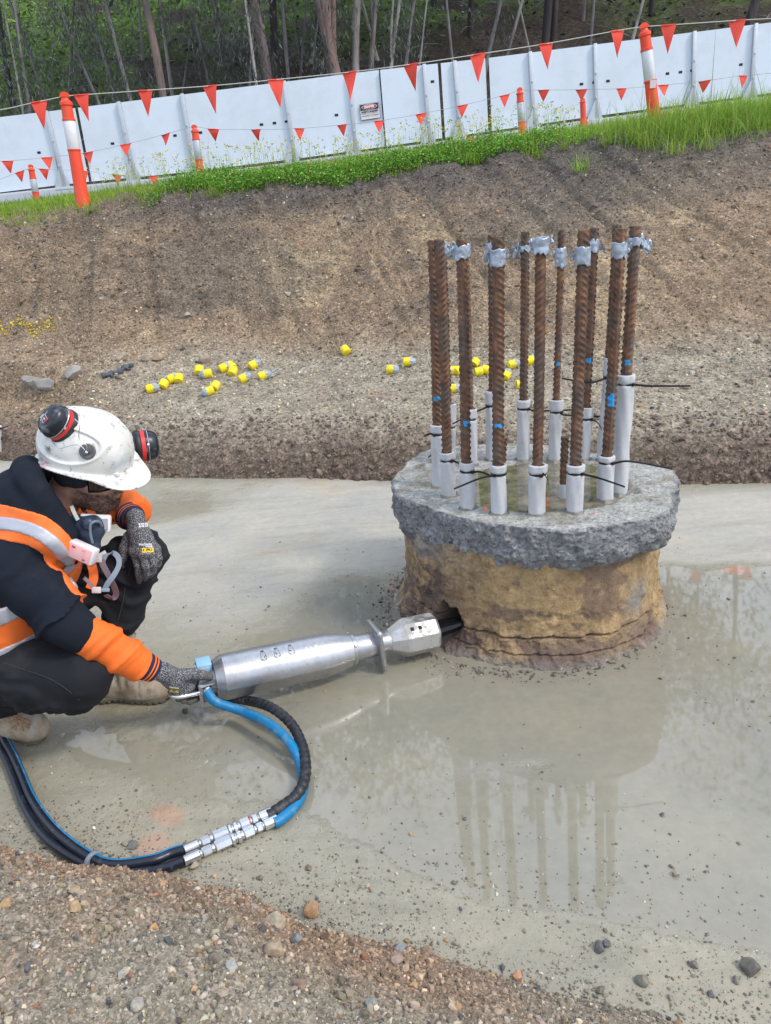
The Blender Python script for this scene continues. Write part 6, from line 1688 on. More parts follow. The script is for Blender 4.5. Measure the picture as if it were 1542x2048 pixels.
def skincol(v):
    q = (v-Hc)@HR; c = np.broadcast_to(np.array([.58, .33, .24]), v.shape).copy()
    red = np.exp(-(((q[:, 0]+.03)/.05)**2+((q[:, 2]+.05)/.05)**2)); c = c*(1-red[:, None]*.15)+np.array([.50, .20, .15])*red[:, None]*.15
    nz = fbm(v, 160, 3, 5)
    jaw = sst(-.030, -.048, q[:, 2]+.35*np.maximum(q[:, 0]-.07, 0)+.012*fbm(v, 60, 3, 6))*sst(-.012, .018, q[:, 0])*sst(-.145, -.120, q[:, 2])
    lip = np.exp(-(((q[:, 0]-.103)/.012)**2+((q[:, 1])/.020)**2+((q[:, 2]+.061)/.008)**2))
    mous = np.exp(-(((q[:, 0]-.100)/.015)**2+((q[:, 1])/.032)**2+((q[:, 2]+.043)/.010)**2))
    b = np.clip(jaw+mous, 0, 1)*np.clip(.62+.55*nz, 0, 1)*(1-lip)
    return c*(1-b[:, None])+np.array([.060, .036, .026])*b[:, None]
lo = np.minimum(Hc-.2, np.minimum(neckb-V(.2, .12, .28), SHn-.06)); hi = np.maximum(Hc+.19, WR+V(.05, .05, .4)); lo[2] = WR[2]-.05
bodyo = pk(sdf_obj('body', body_f, lo, hi, .0038, skin.m, cols=lambda v: {'tint': skincol(v)}, smooth_it=0))
# sparse short hairs of the beard
me_ = bodyo.data; nv_ = len(me_.vertices); vv = np.empty(nv_*3, np.float32); me_.vertices.foreach_get('co', vv); vv = vv.reshape(-1, 3).astype(float); nn_ = np.empty(nv_*3, np.float32); me_.vertices.foreach_get('normal', nn_); nn_ = nn_.reshape(-1, 3)
qq = (vv-Hc)@HR; m = (qq[:, 2] < -.042) & (qq[:, 2] > -.13) & (qq[:, 0] > .0) & (fbm(vv, 60, 2, 6) > -.35)
bi = np.where(m)[0]; rgb = np.random.default_rng(5); bi = rgb.choice(bi, min(len(bi)*4, 6500)); P0 = vv[bi]+rgb.normal(0, .0014, (len(bi), 3)); D0 = nn_[bi]*.6-ht*.6+rgb.normal(0, .3, (len(bi), 3)); D0 /= np.linalg.norm(D0, axis=1)[:, None]
hl_ = rgb.uniform(.004, .009, len(bi))[:, None]; sd0 = np.cross(D0, rgb.normal(size=D0.shape)); sd0 /= np.linalg.norm(sd0, axis=1)[:, None]
hv = np.stack([P0-sd0*.00035, P0+sd0*.00035, P0+D0*hl_], 1).reshape(-1, 3)
pk(link('beard', npmesh('beard', hv, [np.arange(len(hv)).reshape(-1, 3)], False), simple('beard_hair', (.045, .028, .02), .6, var=.4, nsc=200)))

# ---- torso shapes shared by the hoodie and the vest
HPn, HPf = V(-1.27, 1.99, .33), V(-1.27, 2.23, .33)
KNn = PY(160, 1350, 1.90); KNf = PY(283, 1108, 2.30)
ANf = PY(243, 1285, 2.235)
def torso_f(P):
    d = capsule(P, (-1.13, 2.02, .58), (-1.13, 2.22, .58), .135)
    d = smin(d, capsule(P, (-1.20, 2.03, .44), (-1.20, 2.19, .44), .135), .08)
    d = smin(d, capsule(P, HPn+V(0, .03, .02), HPf+V(0, -.03, .02), .14), .08)
    d = smin(d, capsule(P, SHn+V(-.03, .055, .0), SHf+V(-.03, -.055, 0), .080), .06)
    d = smin(d, capsule(P, neckb+V(-.05, 0, -.03), neckb+V(-.10, 0, -.10), .085, .11), .06)
    return d
def folds(P, amp=.006, sc=9, seed=0, st=(1, 1, 1)):
    n = fbm(P*np.array(st), sc, 3, seed)
    return amp*((1-np.abs(n)*2.2)*1.0)+amp*.35*vn(P*np.array(st), sc*3.1, seed+9)
def armdir_folds(P, a, b, amp, freq, seed):
    d = nrm(b-a); t = (P-a)@d; n = vn(P, 7, seed)
    return amp*np.sin(t*freq+n*3.2)*(.5+.5*vn(P, 5, seed+3))
def creases(P, a, b, amp, seed, k=20):
    # sharp cloth folds lying across the limb from a to b
    d = nrm(b-a); q = P-a; t = q@d; lat = q-t[:, None]*d
    w = .055*vn(lat, 9, seed)+.05*vn(P, 5, seed+1)
    n = fbm(np.stack([(t+w)*k, lat[:, 0]*3.0+seed, lat[:, 2]*3.0], 1), 1.0, 3, seed+2, .45)
    return amp*(np.clip(1-np.abs(n)*3.2, 0, 1)**1.3-.35)
HOODP = [PY(138, 1064, 1.985), PY(98, 1018, 1.975), PY(66, 968, 1.985), PY(54, 944, 2.04), PY(56, 936, 2.12), PY(74, 940, 2.20), PY(120, 965, 2.24), PY(150, 1040, 2.14)]
def hood_f(P):
    d = torso_f(P)-.012
    d = smin(d, capsule(P, SHn, SHn*.5+ELn*.5, .086, .076), .05)
    d = smin(d, capsule(P, SHn*.5+ELn*.5, ELn-(ELn-SHn)*.02, .076, .062), .03)
    # sleeve pushed up in rolls at the elbow
    ed = nrm(WRe-ELn)
    for k, (s, r) in enumerate(((-.040, .064), (-.008, .063), (.020, .057))): 
        c = ELn+ed*s; d = smin(d, capsule(P, c-V(0, .004, 0), c+V(0, .004, 0), r), .012)
    d = smin(d, capsule(P, SHf, ELf*.45+SHf*.55, .080, .070), .05)
    # hood lying round the neck
    n0 = neckb+V(-.0, 0, .02)
    ringp = HOODP
    rp = spline(ringp, 16); rr_ = np.interp(np.arange(16), [0, 4, 8, 12, 15], [.022, .030, .032, .030, .024])
    bp_ = spline([PY(120, 1078, 1.97), PY(80, 1062, 1.965), PY(30, 1045, 1.98), PY(-5, 1015, 2.03), PY(-10, 1000, 2.12), PY(20, 1000, 2.22), PY(80, 1010, 2.26), PY(140, 1060, 2.15)], 16)
    e = np.full(len(P), 9.)
    for k in range(15): e = smin(e, capsule(P, rp[k], rp[k+1], rr_[k], rr_[k+1]), .018)
    g = np.full(len(P), 9.)
    for k in range(16): g = smin(g, capsule(P, rp[k], bp_[k], .020, .048), .022)
    for k in range(15): g = smin(g, capsule(P, rp[k]*.5+bp_[k]*.5, rp[k+1]*.5+bp_[k+1]*.5, .030), .02)
    d = smin(d, g, .03); d = smin(d, e, .010)
    d = smin(d, capsule(P, neckb+V(-.07, 0, -.01), neckb+V(-.14, 0, -.09), .080, .10), .05)
    # second layer of the hood, falling on the back
    d = smin(d, capsule(P, neckb+V(-.13, -.03, -.01), neckb+V(-.13, .03, -.01), .075), .03)
    # open collar for the neck and beard
    d = smax(d, -capsule(P, hw(-.020, -.01, -.03), neckb+V(.035, -.01, .01), .083, .078), .012)
    d = smax(d, -capsule(P, hw(-.02, 0, .0), hw(-.028, 0, .1), .092), .010)
    d = smax(d, -capsule(P, hw(.07, 0, -.09), hw(.12, 0, -.17), .055, .045), .010)
    d = d-folds(P, .0050, 7, 3, (1, 1, .8))-creases(P, SHn, ELn, .020, 4, 15)*(.25+.75*sst(.02, .2, (P-SHn)@nrm(ELn-SHn)))
    # cuff cut square to the forearm, hollow
    t = (P-ELn)@ed
    d = smax(d, t-.040, .006)
    return d
cloth_n = NT('black_fleece'); n = cloth_n.noise(260, 3); n2_ = cloth_n.noise(7, 6, .7)
c = cloth_n.mix(cloth_n.ramp(n2_, [(.55, 0), (.75, .35)]), (.0125, .0165, .026), (.038, .043, .052)); cloth_n.set(Base_Color=c, Roughness=.95); cloth_n.b.inputs['Specular IOR Level'].default_value = .2; cloth_n.bump(n, .35, .0015); M_hood = cloth_n.m
lo = V(-1.42, 1.80, .17); hi = V(-.66, 2.52, 1.02)
hoodie = pk(sdf_obj('hoodie', hood_f, lo, hi, .0062, M_hood))
# orange shirt sleeves
M_orc = simple('orange_shirt', (.90, .165, .018), .75, var=.06, nsc=40, bump=.25, bsc=400, bd=.001, dirt=(.62, .14, .03), dirtamt=.5, dsc=8, dth=.6)
M_navy = simple('navy_cuff', (.014, .018, .05), .8, bump=.3, bsc=300, bd=.001)
cf0 = WRe+(WR-WRe)*.0
def sleeve_n(P):
    ed = nrm(WRe-ELn)
    d = capsule(P, ELn+V(.0, 0, .0), WRe-ed*.01, .060, .046)
    d = smin(d, capsule(P, ELn+ed*.12-V(0, 0, .012), ELn+ed*.19-V(0, 0, .014), .044, .042), .03)
    t = (P-ELn)@ed; L = np.linalg.norm(WRe-ELn)
    d = d-creases(P, ELn, WRe, .012, 7, 18)-folds(P, .0025, 11, 8)
    d = smax(d, t-(L-.022), .008)
    return d
pk(sdf_obj('sleeve', sleeve_n, np.minimum(ELn, WRe)-.09, np.maximum(ELn, WRe)+.09, .0045, M_orc))
def cuff(a, b, r0, r1, name='cuff'):
    d = b-a; L = np.linalg.norm(d); o = MB()
    o.lathe(a, d, [(0, r0*.96), (L*.1, r0*1.03), (L*.9, r1*1.03), (L, r1), (L, r1*.86), (L*.3, r1*.84)], 36, lambda an_, t, r: r*(1+.012*np.sin(an_*18)), caps=False)
    c = pk(o.build(name, M_navy))
    o = MB()
    for s in (.42, .68):
        rr_ = (r0+(r1-r0)*s)*1.045; o.lathe(a+d*s, d, [(-.0022, rr_), (0, rr_*1.01), (.0022, rr_)], 36, caps=False)
    pk(o.build('cuff_stripe', M_orc), c)
ed = nrm(WRe-ELn)
cuff(WRe-ed*.026, WRe+nrm(WR-WRe)*.016, .042, .035)
def sleeve_f(P):
    d = capsule(P, SHf*.5+ELf*.5, ELf, .068, .064); d = smin(d, capsule(P, ELf, WRf+V(-.01, .06, .01), .062, .048), .03)
    d = d-creases(P, ELf, WRf, .014, 12, 18)-folds(P, .003, 9, 13)
    ax = nrm(WRf-ELf); t = (P-WRf)@ax; return smax(d, t+.025, .008)
pk(sdf_obj('sleeve', sleeve_f, np.minimum(np.minimum(SHf, ELf), WRf)-.1, np.maximum(np.maximum(SHf, ELf), WRf)+.1, .0055, M_orc))
ax = nrm(WRf-ELf); cuff(WRf-ax*.040, WRf-ax*.004, .046, .038)
# vest: panels and bands cut out of the torso's own surface
M_vest = simple('hi_vis_orange', (.95, .19, .03), .7, var=.05, nsc=30, bump=.15, bsc=300, bd=.001, dirt=(.6, .16, .05), dirtamt=.4, dsc=9, dth=.6)
M_silver = simple('silver_tape', (.46, .47, .52), .45, .25, var=.08, nsc=25, bump=.2, bsc=200, bd=.001, dirt=(.40, .40, .42), dirtamt=.5, dsc=12, dth=.58)
def curve_d(P, pts):
    d = np.full(len(P), 9.)
    for a, b in zip(pts[:-1], pts[1:]):
        dd_ = b-a; t = np.clip(((P-a)@dd_)/(dd_@dd_), 0, 1); d = np.minimum(d, np.linalg.norm(P-a-t[:, None]*dd_, axis=1))
    return d
def hsurf(P): return hood_f(P)
def snap(p, f=None, back=.45):
    """slide a point along the viewing ray until it meets (or passes closest to) a surface"""
    f = f or hood_f
    v = nrm(p-CP); t = np.linalg.norm(p-CP)-back; q = CP+v*t; best = (9, q)
    for _ in range(90):
        dd_ = float(f(q[None])[0])
        if abs(dd_) < best[0]: best = (abs(dd_), q)
        if abs(dd_) < .0006 or np.linalg.norm(q-CP) > np.linalg.norm(p-CP)+.4: break
        q = q+v*np.clip(dd_*.7, -.03, .05)
    return best[1]
strap_px = [(-60, 1030), (-15, 1040), (30, 1050), (75, 1064), (110, 1092), (135, 1125), (148, 1150), (158, 1174)]
def pxc(pts, n): return np.array([snap(PY(x, y, 2.05)) for x, y, _ in spline([(a, b, 0) for a, b in pts], n)])
strap = pxc(strap_px, 34)
sp_ = strap
def band(curve, w, off, th=.004, ext=None):
    def f(P):
        s = hood_f(P)-off; d = smax(s, -(s+th), .0005); return np.maximum(d, curve_d(P, curve)-w)
    return f
lo_, hi_ = strap.min(0)-.09, strap.max(0)+.09; lo_[0] = max(lo_[0], -1.36)
vest = pk(sdf_obj('vest', band(sp_, .047, .0035, .012), lo_, hi_, .0045, M_vest, smooth_it=2))
inner = pxc([(-60, 1038), (-15, 1045), (30, 1050), (72, 1063), (108, 1088), (133, 1120), (142, 1142), (150, 1166)], 34)
pk(sdf_obj('reflective_strip', band(inner, .0185, .0075, .011), lo_, hi_, .004, M_silver, smooth_it=2), vest)
# lower part of the vest at the waist
def vest_low(P):
    s = torso_f(P)-.033+0*P[:, 0]; s = s-folds(P, .004, 8, 15, (1, 1, 1.6)); d = smax(s, -(s+.014), .0005)
    return np.maximum(d, np.maximum(P[:, 2]-.545, .345-P[:, 2]+.0*P[:, 0]))
pk(sdf_obj('vest_body', vest_low, V(-1.45, 1.80, .30), V(-.95, 2.42, .60), .0055, M_vest, smooth_it=1), vest)
def ring_strip(z0, z1, tilt):
    def f(P):
        s = torso_f(P)-.0365-folds(P, .004, 8, 15, (1, 1, 1.6)); d = smax(s, -(s+.012), .0005)
        zz = P[:, 2]+tilt*(P[:, 0]+1.2); return np.maximum(d, np.maximum(zz-z1, z0-zz))
    return f
pk(sdf_obj('reflective_strip', ring_strip(.462, .512, -.25), V(-1.45, 1.80, .30), V(-.95, 2.42, .62), .0045, M_silver, smooth_it=1), vest)
pk(sdf_obj('reflective_strip', ring_strip(.362, .405, -.10), V(-1.45, 1.80, .28), V(-.95, 2.42, .60), .0045, M_silver, smooth_it=1), vest)
# front edge of the vest hanging free
pts = [snap(PY(150, 1150, 2.05)), PY(176, 1185, 2.0), PY(186, 1225, 2.0)]
# ---- trousers
den = NT('black_work_trousers'); n = den.noise(300, 2); n2_ = den.noise(5, 7, .72)
c = den.mix(den.ramp(n2_, [(.52, 0), (.72, .40)]), (.0050, .0060, .010), (.045, .044, .043)); den.set(Base_Color=c, Roughness=.85); den.bump(n, .3, .001); M_den = den.m
SHk = KNn+V(-.36, .10, -.10)
def trouser_f(P):
    d = capsule(P, HPn, KNn, .118, .090)
    d = smin(d, capsule(P, HPn+V(0, .05, -.0), HPf, .13), .06)
    d = smin(d, capsule(P, KNn+V(.0, .01, -.012), SHk, .082, .060), .03)
    d = smin(d, capsule(P, HPf, KNf, .110, .070), .05)
    d = smin(d, capsule(P, KNf, KNf*.4+ANf*.6+V(-.015, 0, .0), .070, .060), .04)
    d = smin(d, capsule(P, KNf*.4+ANf*.6+V(-.015, 0, 0), ANf+V(0, 0, .06), .060, .052), .03)
    d = d-folds(P, .005, 7, 22, (1, 1, 1))-creases(P, KNf, ANf, .014, 23, 13)-creases(P, KNn, SHk, .018, 25, 12)*sst(KNn[2]+.02, KNn[2]-.06, P[:, 2])
    # deep creases behind the near knee
    t = (P-KNn)@nrm(V(-1, 0, -.1)); zl = P[:, 2]-KNn[2]
    d = d-.0055*np.sin(zl*120+t*18+2.0*vn(P, 6, 25))*sst(-.01, -.06, zl)*sst(-.02, .10, t)*sst(.35, .2, t)
    d = smax(d, -(P[:, 2]-(ANf[2]+.035))*1.0-1e3*(P[:, 0] < -1.02)-1e3*(P[:, 1] < 2.10), .006)
    return d
tro = pk(sdf_obj('trousers', trouser_f, V(-1.47, 1.76, .04), V(-.62, 2.48, .78), .0062, M_den))
# seam down the far shin
mb = MB(); sm_ = []
march = lambda p, f: snap(p, f, .3)
sm_ = [march(PY(x, y, 2.3), trouser_f) for x, y in [(262, 1130), (256, 1150), (250, 1175), (246, 1200), (240, 1225), (236, 1240)]]
mb.tube(spline(sm_, 30), .0022, 6); M_seam = simple('seam_thread', (.03, .03, .035), .9); pk(mb.build('seam', M_seam), tro); mb = MB(); sm2 = [march(PY(x, y, 1.9), trouser_f) for x, y in [(5, 1325), (50, 1340), (100, 1358), (135, 1380), (158, 1400)]]; mb.tube(spline(sm2, 30), .0016, 6)
pk(mb.build('seam', M_seam), tro)
# ---- boots
lea = NT('muddy_suede'); n = lea.noise(13, 8, .75); n2_ = lea.noise(90, 4)
c = lea.mix(lea.ramp(n, [(.40, 0), (.58, 1)]), (.33, .23, .15), (.44, .39, .31)); c = lea.mix(lea.ramp(lea.noise(22, 6, .7), [(.55, 0), (.66, .8)]), c, (.19, .155, .12)); lea.set(Base_Color=c, Roughness=.85); p_ = lea.bump(n, .5, .006); lea.bump(n2_, .5, .0015, p_); M_boot = lea.m
M_sole = simple('muddy_sole', (.17, .145, .095), .8, var=.35, nsc=40, bump=.7, bsc=60, bd=.004)
M_lace = simple('boot_lace', (.34, .22, .12), .9, var=.3, nsc=80)
def boot(toe, heel, ank, upv, nm_lab, seed, ank2):
    """toe and heel: sole points; ank: ankle; ank2: top of the shaft"""
    fx = nrm(toe-heel); L = np.linalg.norm(toe-heel); uz = nrm(upv-fx*(upv@fx)); sy = np.cross(uz, fx); R = np.stack([fx, sy, uz], 1)
    def up(P):
        q = (P-heel)@R
        d = ellip(q, (L-.070, 0, .038), (.080, .050, .050))
        d = smin(d, ellip(q, (L*.52, 0, .050), (.10, .044, .060)), .03)
        d = smin(d, ellip(q, (.05, 0, .055), (.055, .040, .060)), .03)
        a2 = (ank-heel)@R; a3 = (ank2-heel)@R
        d = smin(d, capsule(q, a2, a3, .050, .052), .03)
        d = smin(d, capsule(q, (L*.62, 0, .07), a2, .032, .046), .03)
        toes = -.003*np.exp(-((q[:, 0]-(L-.085))/.004)**2)*(q[:, 2] > .03)
        welt = -.0025*np.exp(-((q[:, 0]-.07)/.003)**2)
        d = d-toes-welt-.0022*fbm(P, 26, 3, seed)-.003*np.sin(q[:, 0]*150+vn(P, 20, seed)*2)*sst(.05, .09, q[:, 2])*sst(L*.8, L*.5, q[:, 0])
        d = smax(d, .020-q[:, 2], .004)
        d = smax(d, (q-a3)@nrm(a3-a2), .005)
        return smax(d, -capsule(q, a3-nrm(a3-a2)*.03, a3+nrm(a3-a2)*.05, .040), .004)
    def so(P):
        q = (P-heel)@R
        w = .046-.010*np.exp(-((q[:, 0]-L*.42)/.06)**2)
        dx = np.maximum(np.abs(q[:, 0]-L/2)-(L/2-.045), 0); dr = np.hypot(dx, q[:, 1])-w
        top = .026+.010*sst(L*.75, L, q[:, 0])
        bot = -.000+.007*((np.sin(q[:, 0]*2*math.pi/.021) > .25) & (np.abs(q[:, 1]) > .012))+.006*np.exp(-((q[:, 0]-L*.40)/.03)**4)
        d = smax(dr, np.maximum(q[:, 2]-top, bot-q[:, 2]), .006)
        return d-.0015*fbm(P, 60, 3, seed+2)
    pts = np.array([toe, heel, ank, ank2]); lo, hi = pts.min(0)-.09, pts.max(0)+.09
    b = pk(sdf_obj('boot', up, lo, hi, .0042, M_boot)); b['label'] = nm_lab
    pk(sdf_obj('sole', so, lo, hi, .0036, M_sole), b)
    mb = MB(); a2 = (ank-heel)@R
    for k in range(6):
        s = k/5; c = V(L*.66, 0, .088)*(1-s)+(a2+V(.046, 0, .02))*s; y = .024
        w = heel+R@c
        for sg in (1, -1):
            A = w+sy*y*sg-uz*.006; B = w-sy*y*sg*.9+fx*-.014+uz*.008
            mb.tube(spline([A, w+uz*.008-fx*.004, B], 8), .0027, 6)
    c = heel+R@(a2+V(.052, 0, .03))
    for a in (-1, 1): mb.tube(spline([c, c+sy*.03*a+uz*.012, c+sy*.045*a-uz*.005, c+sy*.02*a-uz*.012], 12), .0024, 6)
    pk(mb.build('laces', M_lace), b)
    return b
boot(V(-.775, 2.195, .002), V(-1.055, 2.235, .002), ANf+V(-.02, 0, -.02), V(0, 0, 1.), 'flat planted far boot caked in pale mud', 3, ANf+V(.0, 0, .065))
nb0 = PZ(94, 1478, .0)
boot(V(nb0[0], nb0[1], .004), V(-1.375, 2.03, .100), V(-1.30, 1.99, .170), V(.35, -.25, 1.), 'near boot resting on its bent toe, laces muddy', 5, V(-1.28, 1.97, .235))

# muddy laces seen over the near boot
bt = [o for o in person.children if o.name.startswith('boot')][-1]
dgb = bpy.context.evaluated_depsgraph_get(); bvh = BVHTree.FromPolygons([v.co.copy() for v in bt.data.vertices], [tuple(p.vertices) for p in bt.data.polygons])
def hit(x, y):
    v = ray(x, y); h_ = bvh.ray_cast(Vector(CP), Vector(v).normalized()); return None if h_[0] is None else np.array(h_[0])-nrm(v)*.003
mb = MB()
for pts in ([(14, 1436), (30, 1431), (48, 1440)], [(18, 1446), (36, 1440), (54, 1449)], [(22, 1456), (40, 1449), (58, 1457)], [(30, 1432), (34, 1446), (30, 1460)], [(46, 1437), (42, 1450), (46, 1462)], [(50, 1438), (60, 1444), (57, 1452), (47, 1448)]):
    q = [hit(*p) for p in pts]
    if all(z is not None for z in q): mb.tube(spline(q, 12), .0028, 6)
if mb.n: pk(mb.build('laces', M_lace), bt)
# ---- knitted cap, safety glasses
M_bean = NT('black_knit'); wv_ = M_bean.n('ShaderNodeTexNoise'); M_bean.set(Base_Color=M_bean.mix(M_bean.noise(40, 4), (.007, .009, .015), (.020, .024, .034)), Roughness=.95); M_bean.bump(M_bean.noise(200, 2), .4, .002); M_bean = M_bean.m
def bean_f(P):
    q = (P-Hc)@HR
    d = ellip(q, (-.012, 0, .032), (.104, .085, .102))
    d = smin(d, ellip(q, (.005, 0, .010), (.098, .088, .070)), .02)
    low = -.030-.28*np.clip(-q[:, 0], 0, .1)+.05*np.exp(-((q[:, 0]-.09)/.03)**2)+.010*np.sin(q[:, 0]*28)*.5
    an_ = np.arctan2(q[:, 1], q[:, 0]+.02)
    d = d-.0013*np.sin(an_*95)-.0016*fbm(P, 30, 2, 31)
    roll = np.abs(q[:, 2]-low-.012); d = d-.004*np.exp(-(roll/.012)**2)
    return smax(d, low-q[:, 2], .008)
pk(sdf_obj('knit_cap', bean_f, Hc-.16, Hc+.17, .0028, M_bean, smooth_it=0))
gl = NT('dark_lens'); gl.set(Base_Color=(.02, .008, .006), Roughness=.06); gl.b.inputs['Coat Weight'].default_value = 1.0
mb = MB(); v = []; f = []
for j in range(2): pass
def lens_pt(s, t): a = s*1.15; return hw(.030+.094*math.cos(a), .090*math.sin(a), .034-.046*t-.012*t*abs(math.sin(a)))
NU, NV = 28, 7
for i in range(NU):
    for j in range(NV):
        s = -1+2*i/(NU-1); t = j/(NV-1); notch = .25*math.exp(-(s/.12)**2); v.append(lens_pt(s, t*(1-notch)))
for i in range(NU-1):
    for j in range(NV-1): f.append((i*NV+j, i*NV+j+1, (i+1)*NV+j+1, (i+1)*NV+j))
mb.add(v, f); gls = pk(mb.build('safety_glasses', gl.m)); so_ = gls.modifiers.new('s', 'SOLIDIFY'); so_.thickness = .0025
mb = MB(); mb.tube([lens_pt(s, 1-.25*math.exp(-(s/.12)**2)) for s in np.linspace(-1, 1, 30)], .0016, 6); mb.tube([lens_pt(s, 0) for s in np.linspace(-1, 1, 30)], .0022, 6)
for s in (1, -1): mb.tube([lens_pt(s, .2), hw(.03, .088*s, .028), hw(-.01, .086*s, .015)], .0028, 6)
pk(mb.build('frame', M_tie), gls)

# ---- helmet
hm = NT('scuffed_white_helmet'); n = hm.noise(9, 8, .75); n2_ = hm.noise(38, 6, .7); n3_ = hm.noise(110, 4)
c = hm.mix(hm.ramp(n, [(.45, 0), (.70, .6)]), (.74, .73, .69), (.55, .50, .40)); c = hm.mix(hm.ramp(n2_, [(.57, 0), (.64, .75)]), c, (.27, .24, .19)); c = hm.mix(hm.ramp(hm.noise(17, 6, .8), [(.62, 0), (.67, .9)]), c, (.12, .11, .09))
c = hm.mix(1.0, c, hm.attr('tint'), 'MULTIPLY'); hm.set(Base_Color=c, Roughness=hm.ramp(n2_, [(.4, .32), (.65, .55)])); hm.bump(n3_, .10, .001)
HX_, HY_, HZ_ = .140, .114, .112
def helm_f(P):
    q = (P-Hc)@HR; c0 = np.array([.004, 0, .070])
    d0 = ellip(q, c0, (HX_, HY_, HZ_))
    # oval recessed side panels and the raised crown between them
    x, y, z = q[:, 0]-.008, np.abs(q[:, 1]), q[:, 2]-.062
    ov = np.sqrt((x/.098)**2+((z-.050)/.044)**2)
    side_w = sst(.048, .062, y+.10*np.clip(-z+.02, 0, 1))
    d = d0+.0042*(1-sst(.90, 1.0, ov))*sst(.035, .055, y)-.0035*np.exp(-((ov-1.06)/.06)**2)*sst(.030, .045, y)
    crown = np.exp(-(y/.018)**4)*sst(0.03, .07, z); d = d-.0035*crown
    # a flared gutter round the rim, lifting over the ears, and the peak
    rim = -.004+.016*np.cos(np.clip(x/.13, -1, 1)*math.pi*.5)-.022*sst(.08, .20, x)-.010*sst(-.08, -.15, x)+.030
    zz = q[:, 2]-rim
    d = smax(d, -(zz), .002)
    e2 = np.sqrt((x/(HX_+.014))**2+(q[:, 1]/(HY_+.014))**2); gut = (e2-1)*.125
    g = np.hypot(np.maximum(gut, 0)*1.0, np.maximum(np.abs(zz-.0)-.0022, 0))-.001
    g = np.maximum(g, gut-.0005)
    pk_ = np.sqrt(((q[:, 0]-.095)/.103)**2+(q[:, 1]/.096)**2)-1; pzz = q[:, 2]-(rim+.006-.35*np.clip(q[:, 1], -1, 1)**2*3-.10*np.clip(q[:, 0]-.13, 0, 1))
    pkk = np.maximum(pk_*.09, np.abs(pzz)-.0026); pkk = np.maximum(pkk, .05-q[:, 0])
    d = smin(d, np.maximum(g, .0-q[:, 0]*0-.2), .006); d = smin(d, pkk, .010)
    inner = ellip(q, c0, (HX_-.011, HY_-.011, HZ_-.010)); d = smax(d, -np.maximum(inner, -(zz+.02)), .001)
    return d
def helm_col(v):
    q = (v-Hc)@HR; c = np.ones((len(v), 3)); n = fbm(v, 26, 4, 61)
    bl_ = np.exp(-(((q[:, 0]-.13)/.035)**2+((q[:, 2]-.045)/.05)**2+((q[:, 1]+.02)/.05)**2))*sst(-.25, .3, n); bl_ += np.exp(-(((q[:, 0]-.15)/.008)**2+((q[:, 1]+.06)/.008)**2))*.9
    c = c*(1-bl_[:, None]*.6)+np.array([.28, .42, .58])*bl_[:, None]*.6
    pp = np.exp(-(((q[:, 0]+.055)/.024)**2+((q[:, 2]-.045)/.016)**2))*(q[:, 1] < 0)*sst(-.05, .3, fbm(v, 160, 3, 62)+.1); c = c*(1-pp[:, None]*.8)+np.array([.75, .18, .28])*pp[:, None]*.8
    bb = np.exp(-(((q[:, 0]+.035)/.012)**2+((q[:, 2]-.095)/.014)**2))*(q[:, 1] < 0)*sst(-.1, .1, fbm(v, 90, 3, 63)); c = c*(1-bb[:, None]*.9)+np.array([.04, .04, .04])*bb[:, None]*.9
    return c
helm = pk(sdf_obj('helmet', helm_f, Hc-.21, Hc+.24, .0027, hm.m, cols=lambda v: {'tint': helm_col(v)}, smooth_it=1))
def march_l(x, y, Y, f, back=.35):
    q = snap(PY(x, y, Y), f, back)
    e = 1e-3; g = nrm([float(f((q+dv)[None])[0]-f((q-dv)[None])[0]) for dv in (V(e, 0, 0), V(0, e, 0), V(0, 0, e))]); return q, g
# hinge of the ear muffs, small square buckle block, peak clip
hg, hn = march_l(175, 903, 2.05, helm_f)
M_dgrey = simple('worn_grey_plastic', (.11, .11, .115), .55, var=.3, nsc=40, dirt=(.25, .24, .23), dsc=50, dth=.58)
mb = MB(); mb.lathe(hg-hn*.004, hn, [(0, .0215), (.007, .0215), (.010, .019), (.010, .006), (.014, .005)], 32)
u1 = nrm(np.cross(hn, ht)); mb.box(hg+hn*.010+ht*.002, (.014, .0065, .004), np.stack([nrm(ht*.6-u1*.8), nrm(np.cross(hn, nrm(ht*.6-u1*.8))), hn], 1), .001)
hi_ = pk(mb.build('hinge', M_dgrey, None, True, 30), helm)
mb = MB(); mb.lathe(hg+hn*.0135, hn, [(0, .0042), (.0015, .004)], 16); pk(mb.build('rivet', M_chrome), helm)
a_, b_ = march_l(232, 948, 2.05, helm_f); mb = MB(); mb.box(a_, (.010, .006, .004), HR, .0015); pk(mb.build('clip', simple('helmet_plastic', (.72, .71, .68), .4)), helm)
mb = MB(); c_ = hw(-.128, -.055, -.012); mb.box(c_, (.022, .010, .020), HR, .006); mb.box(hw(-.115, -.082, -.008), (.014, .007, .014), HR, .005); pk(mb.build('ratchet', simple('white_strap', (.66, .66, .68), .45), None, True, 40), helm)

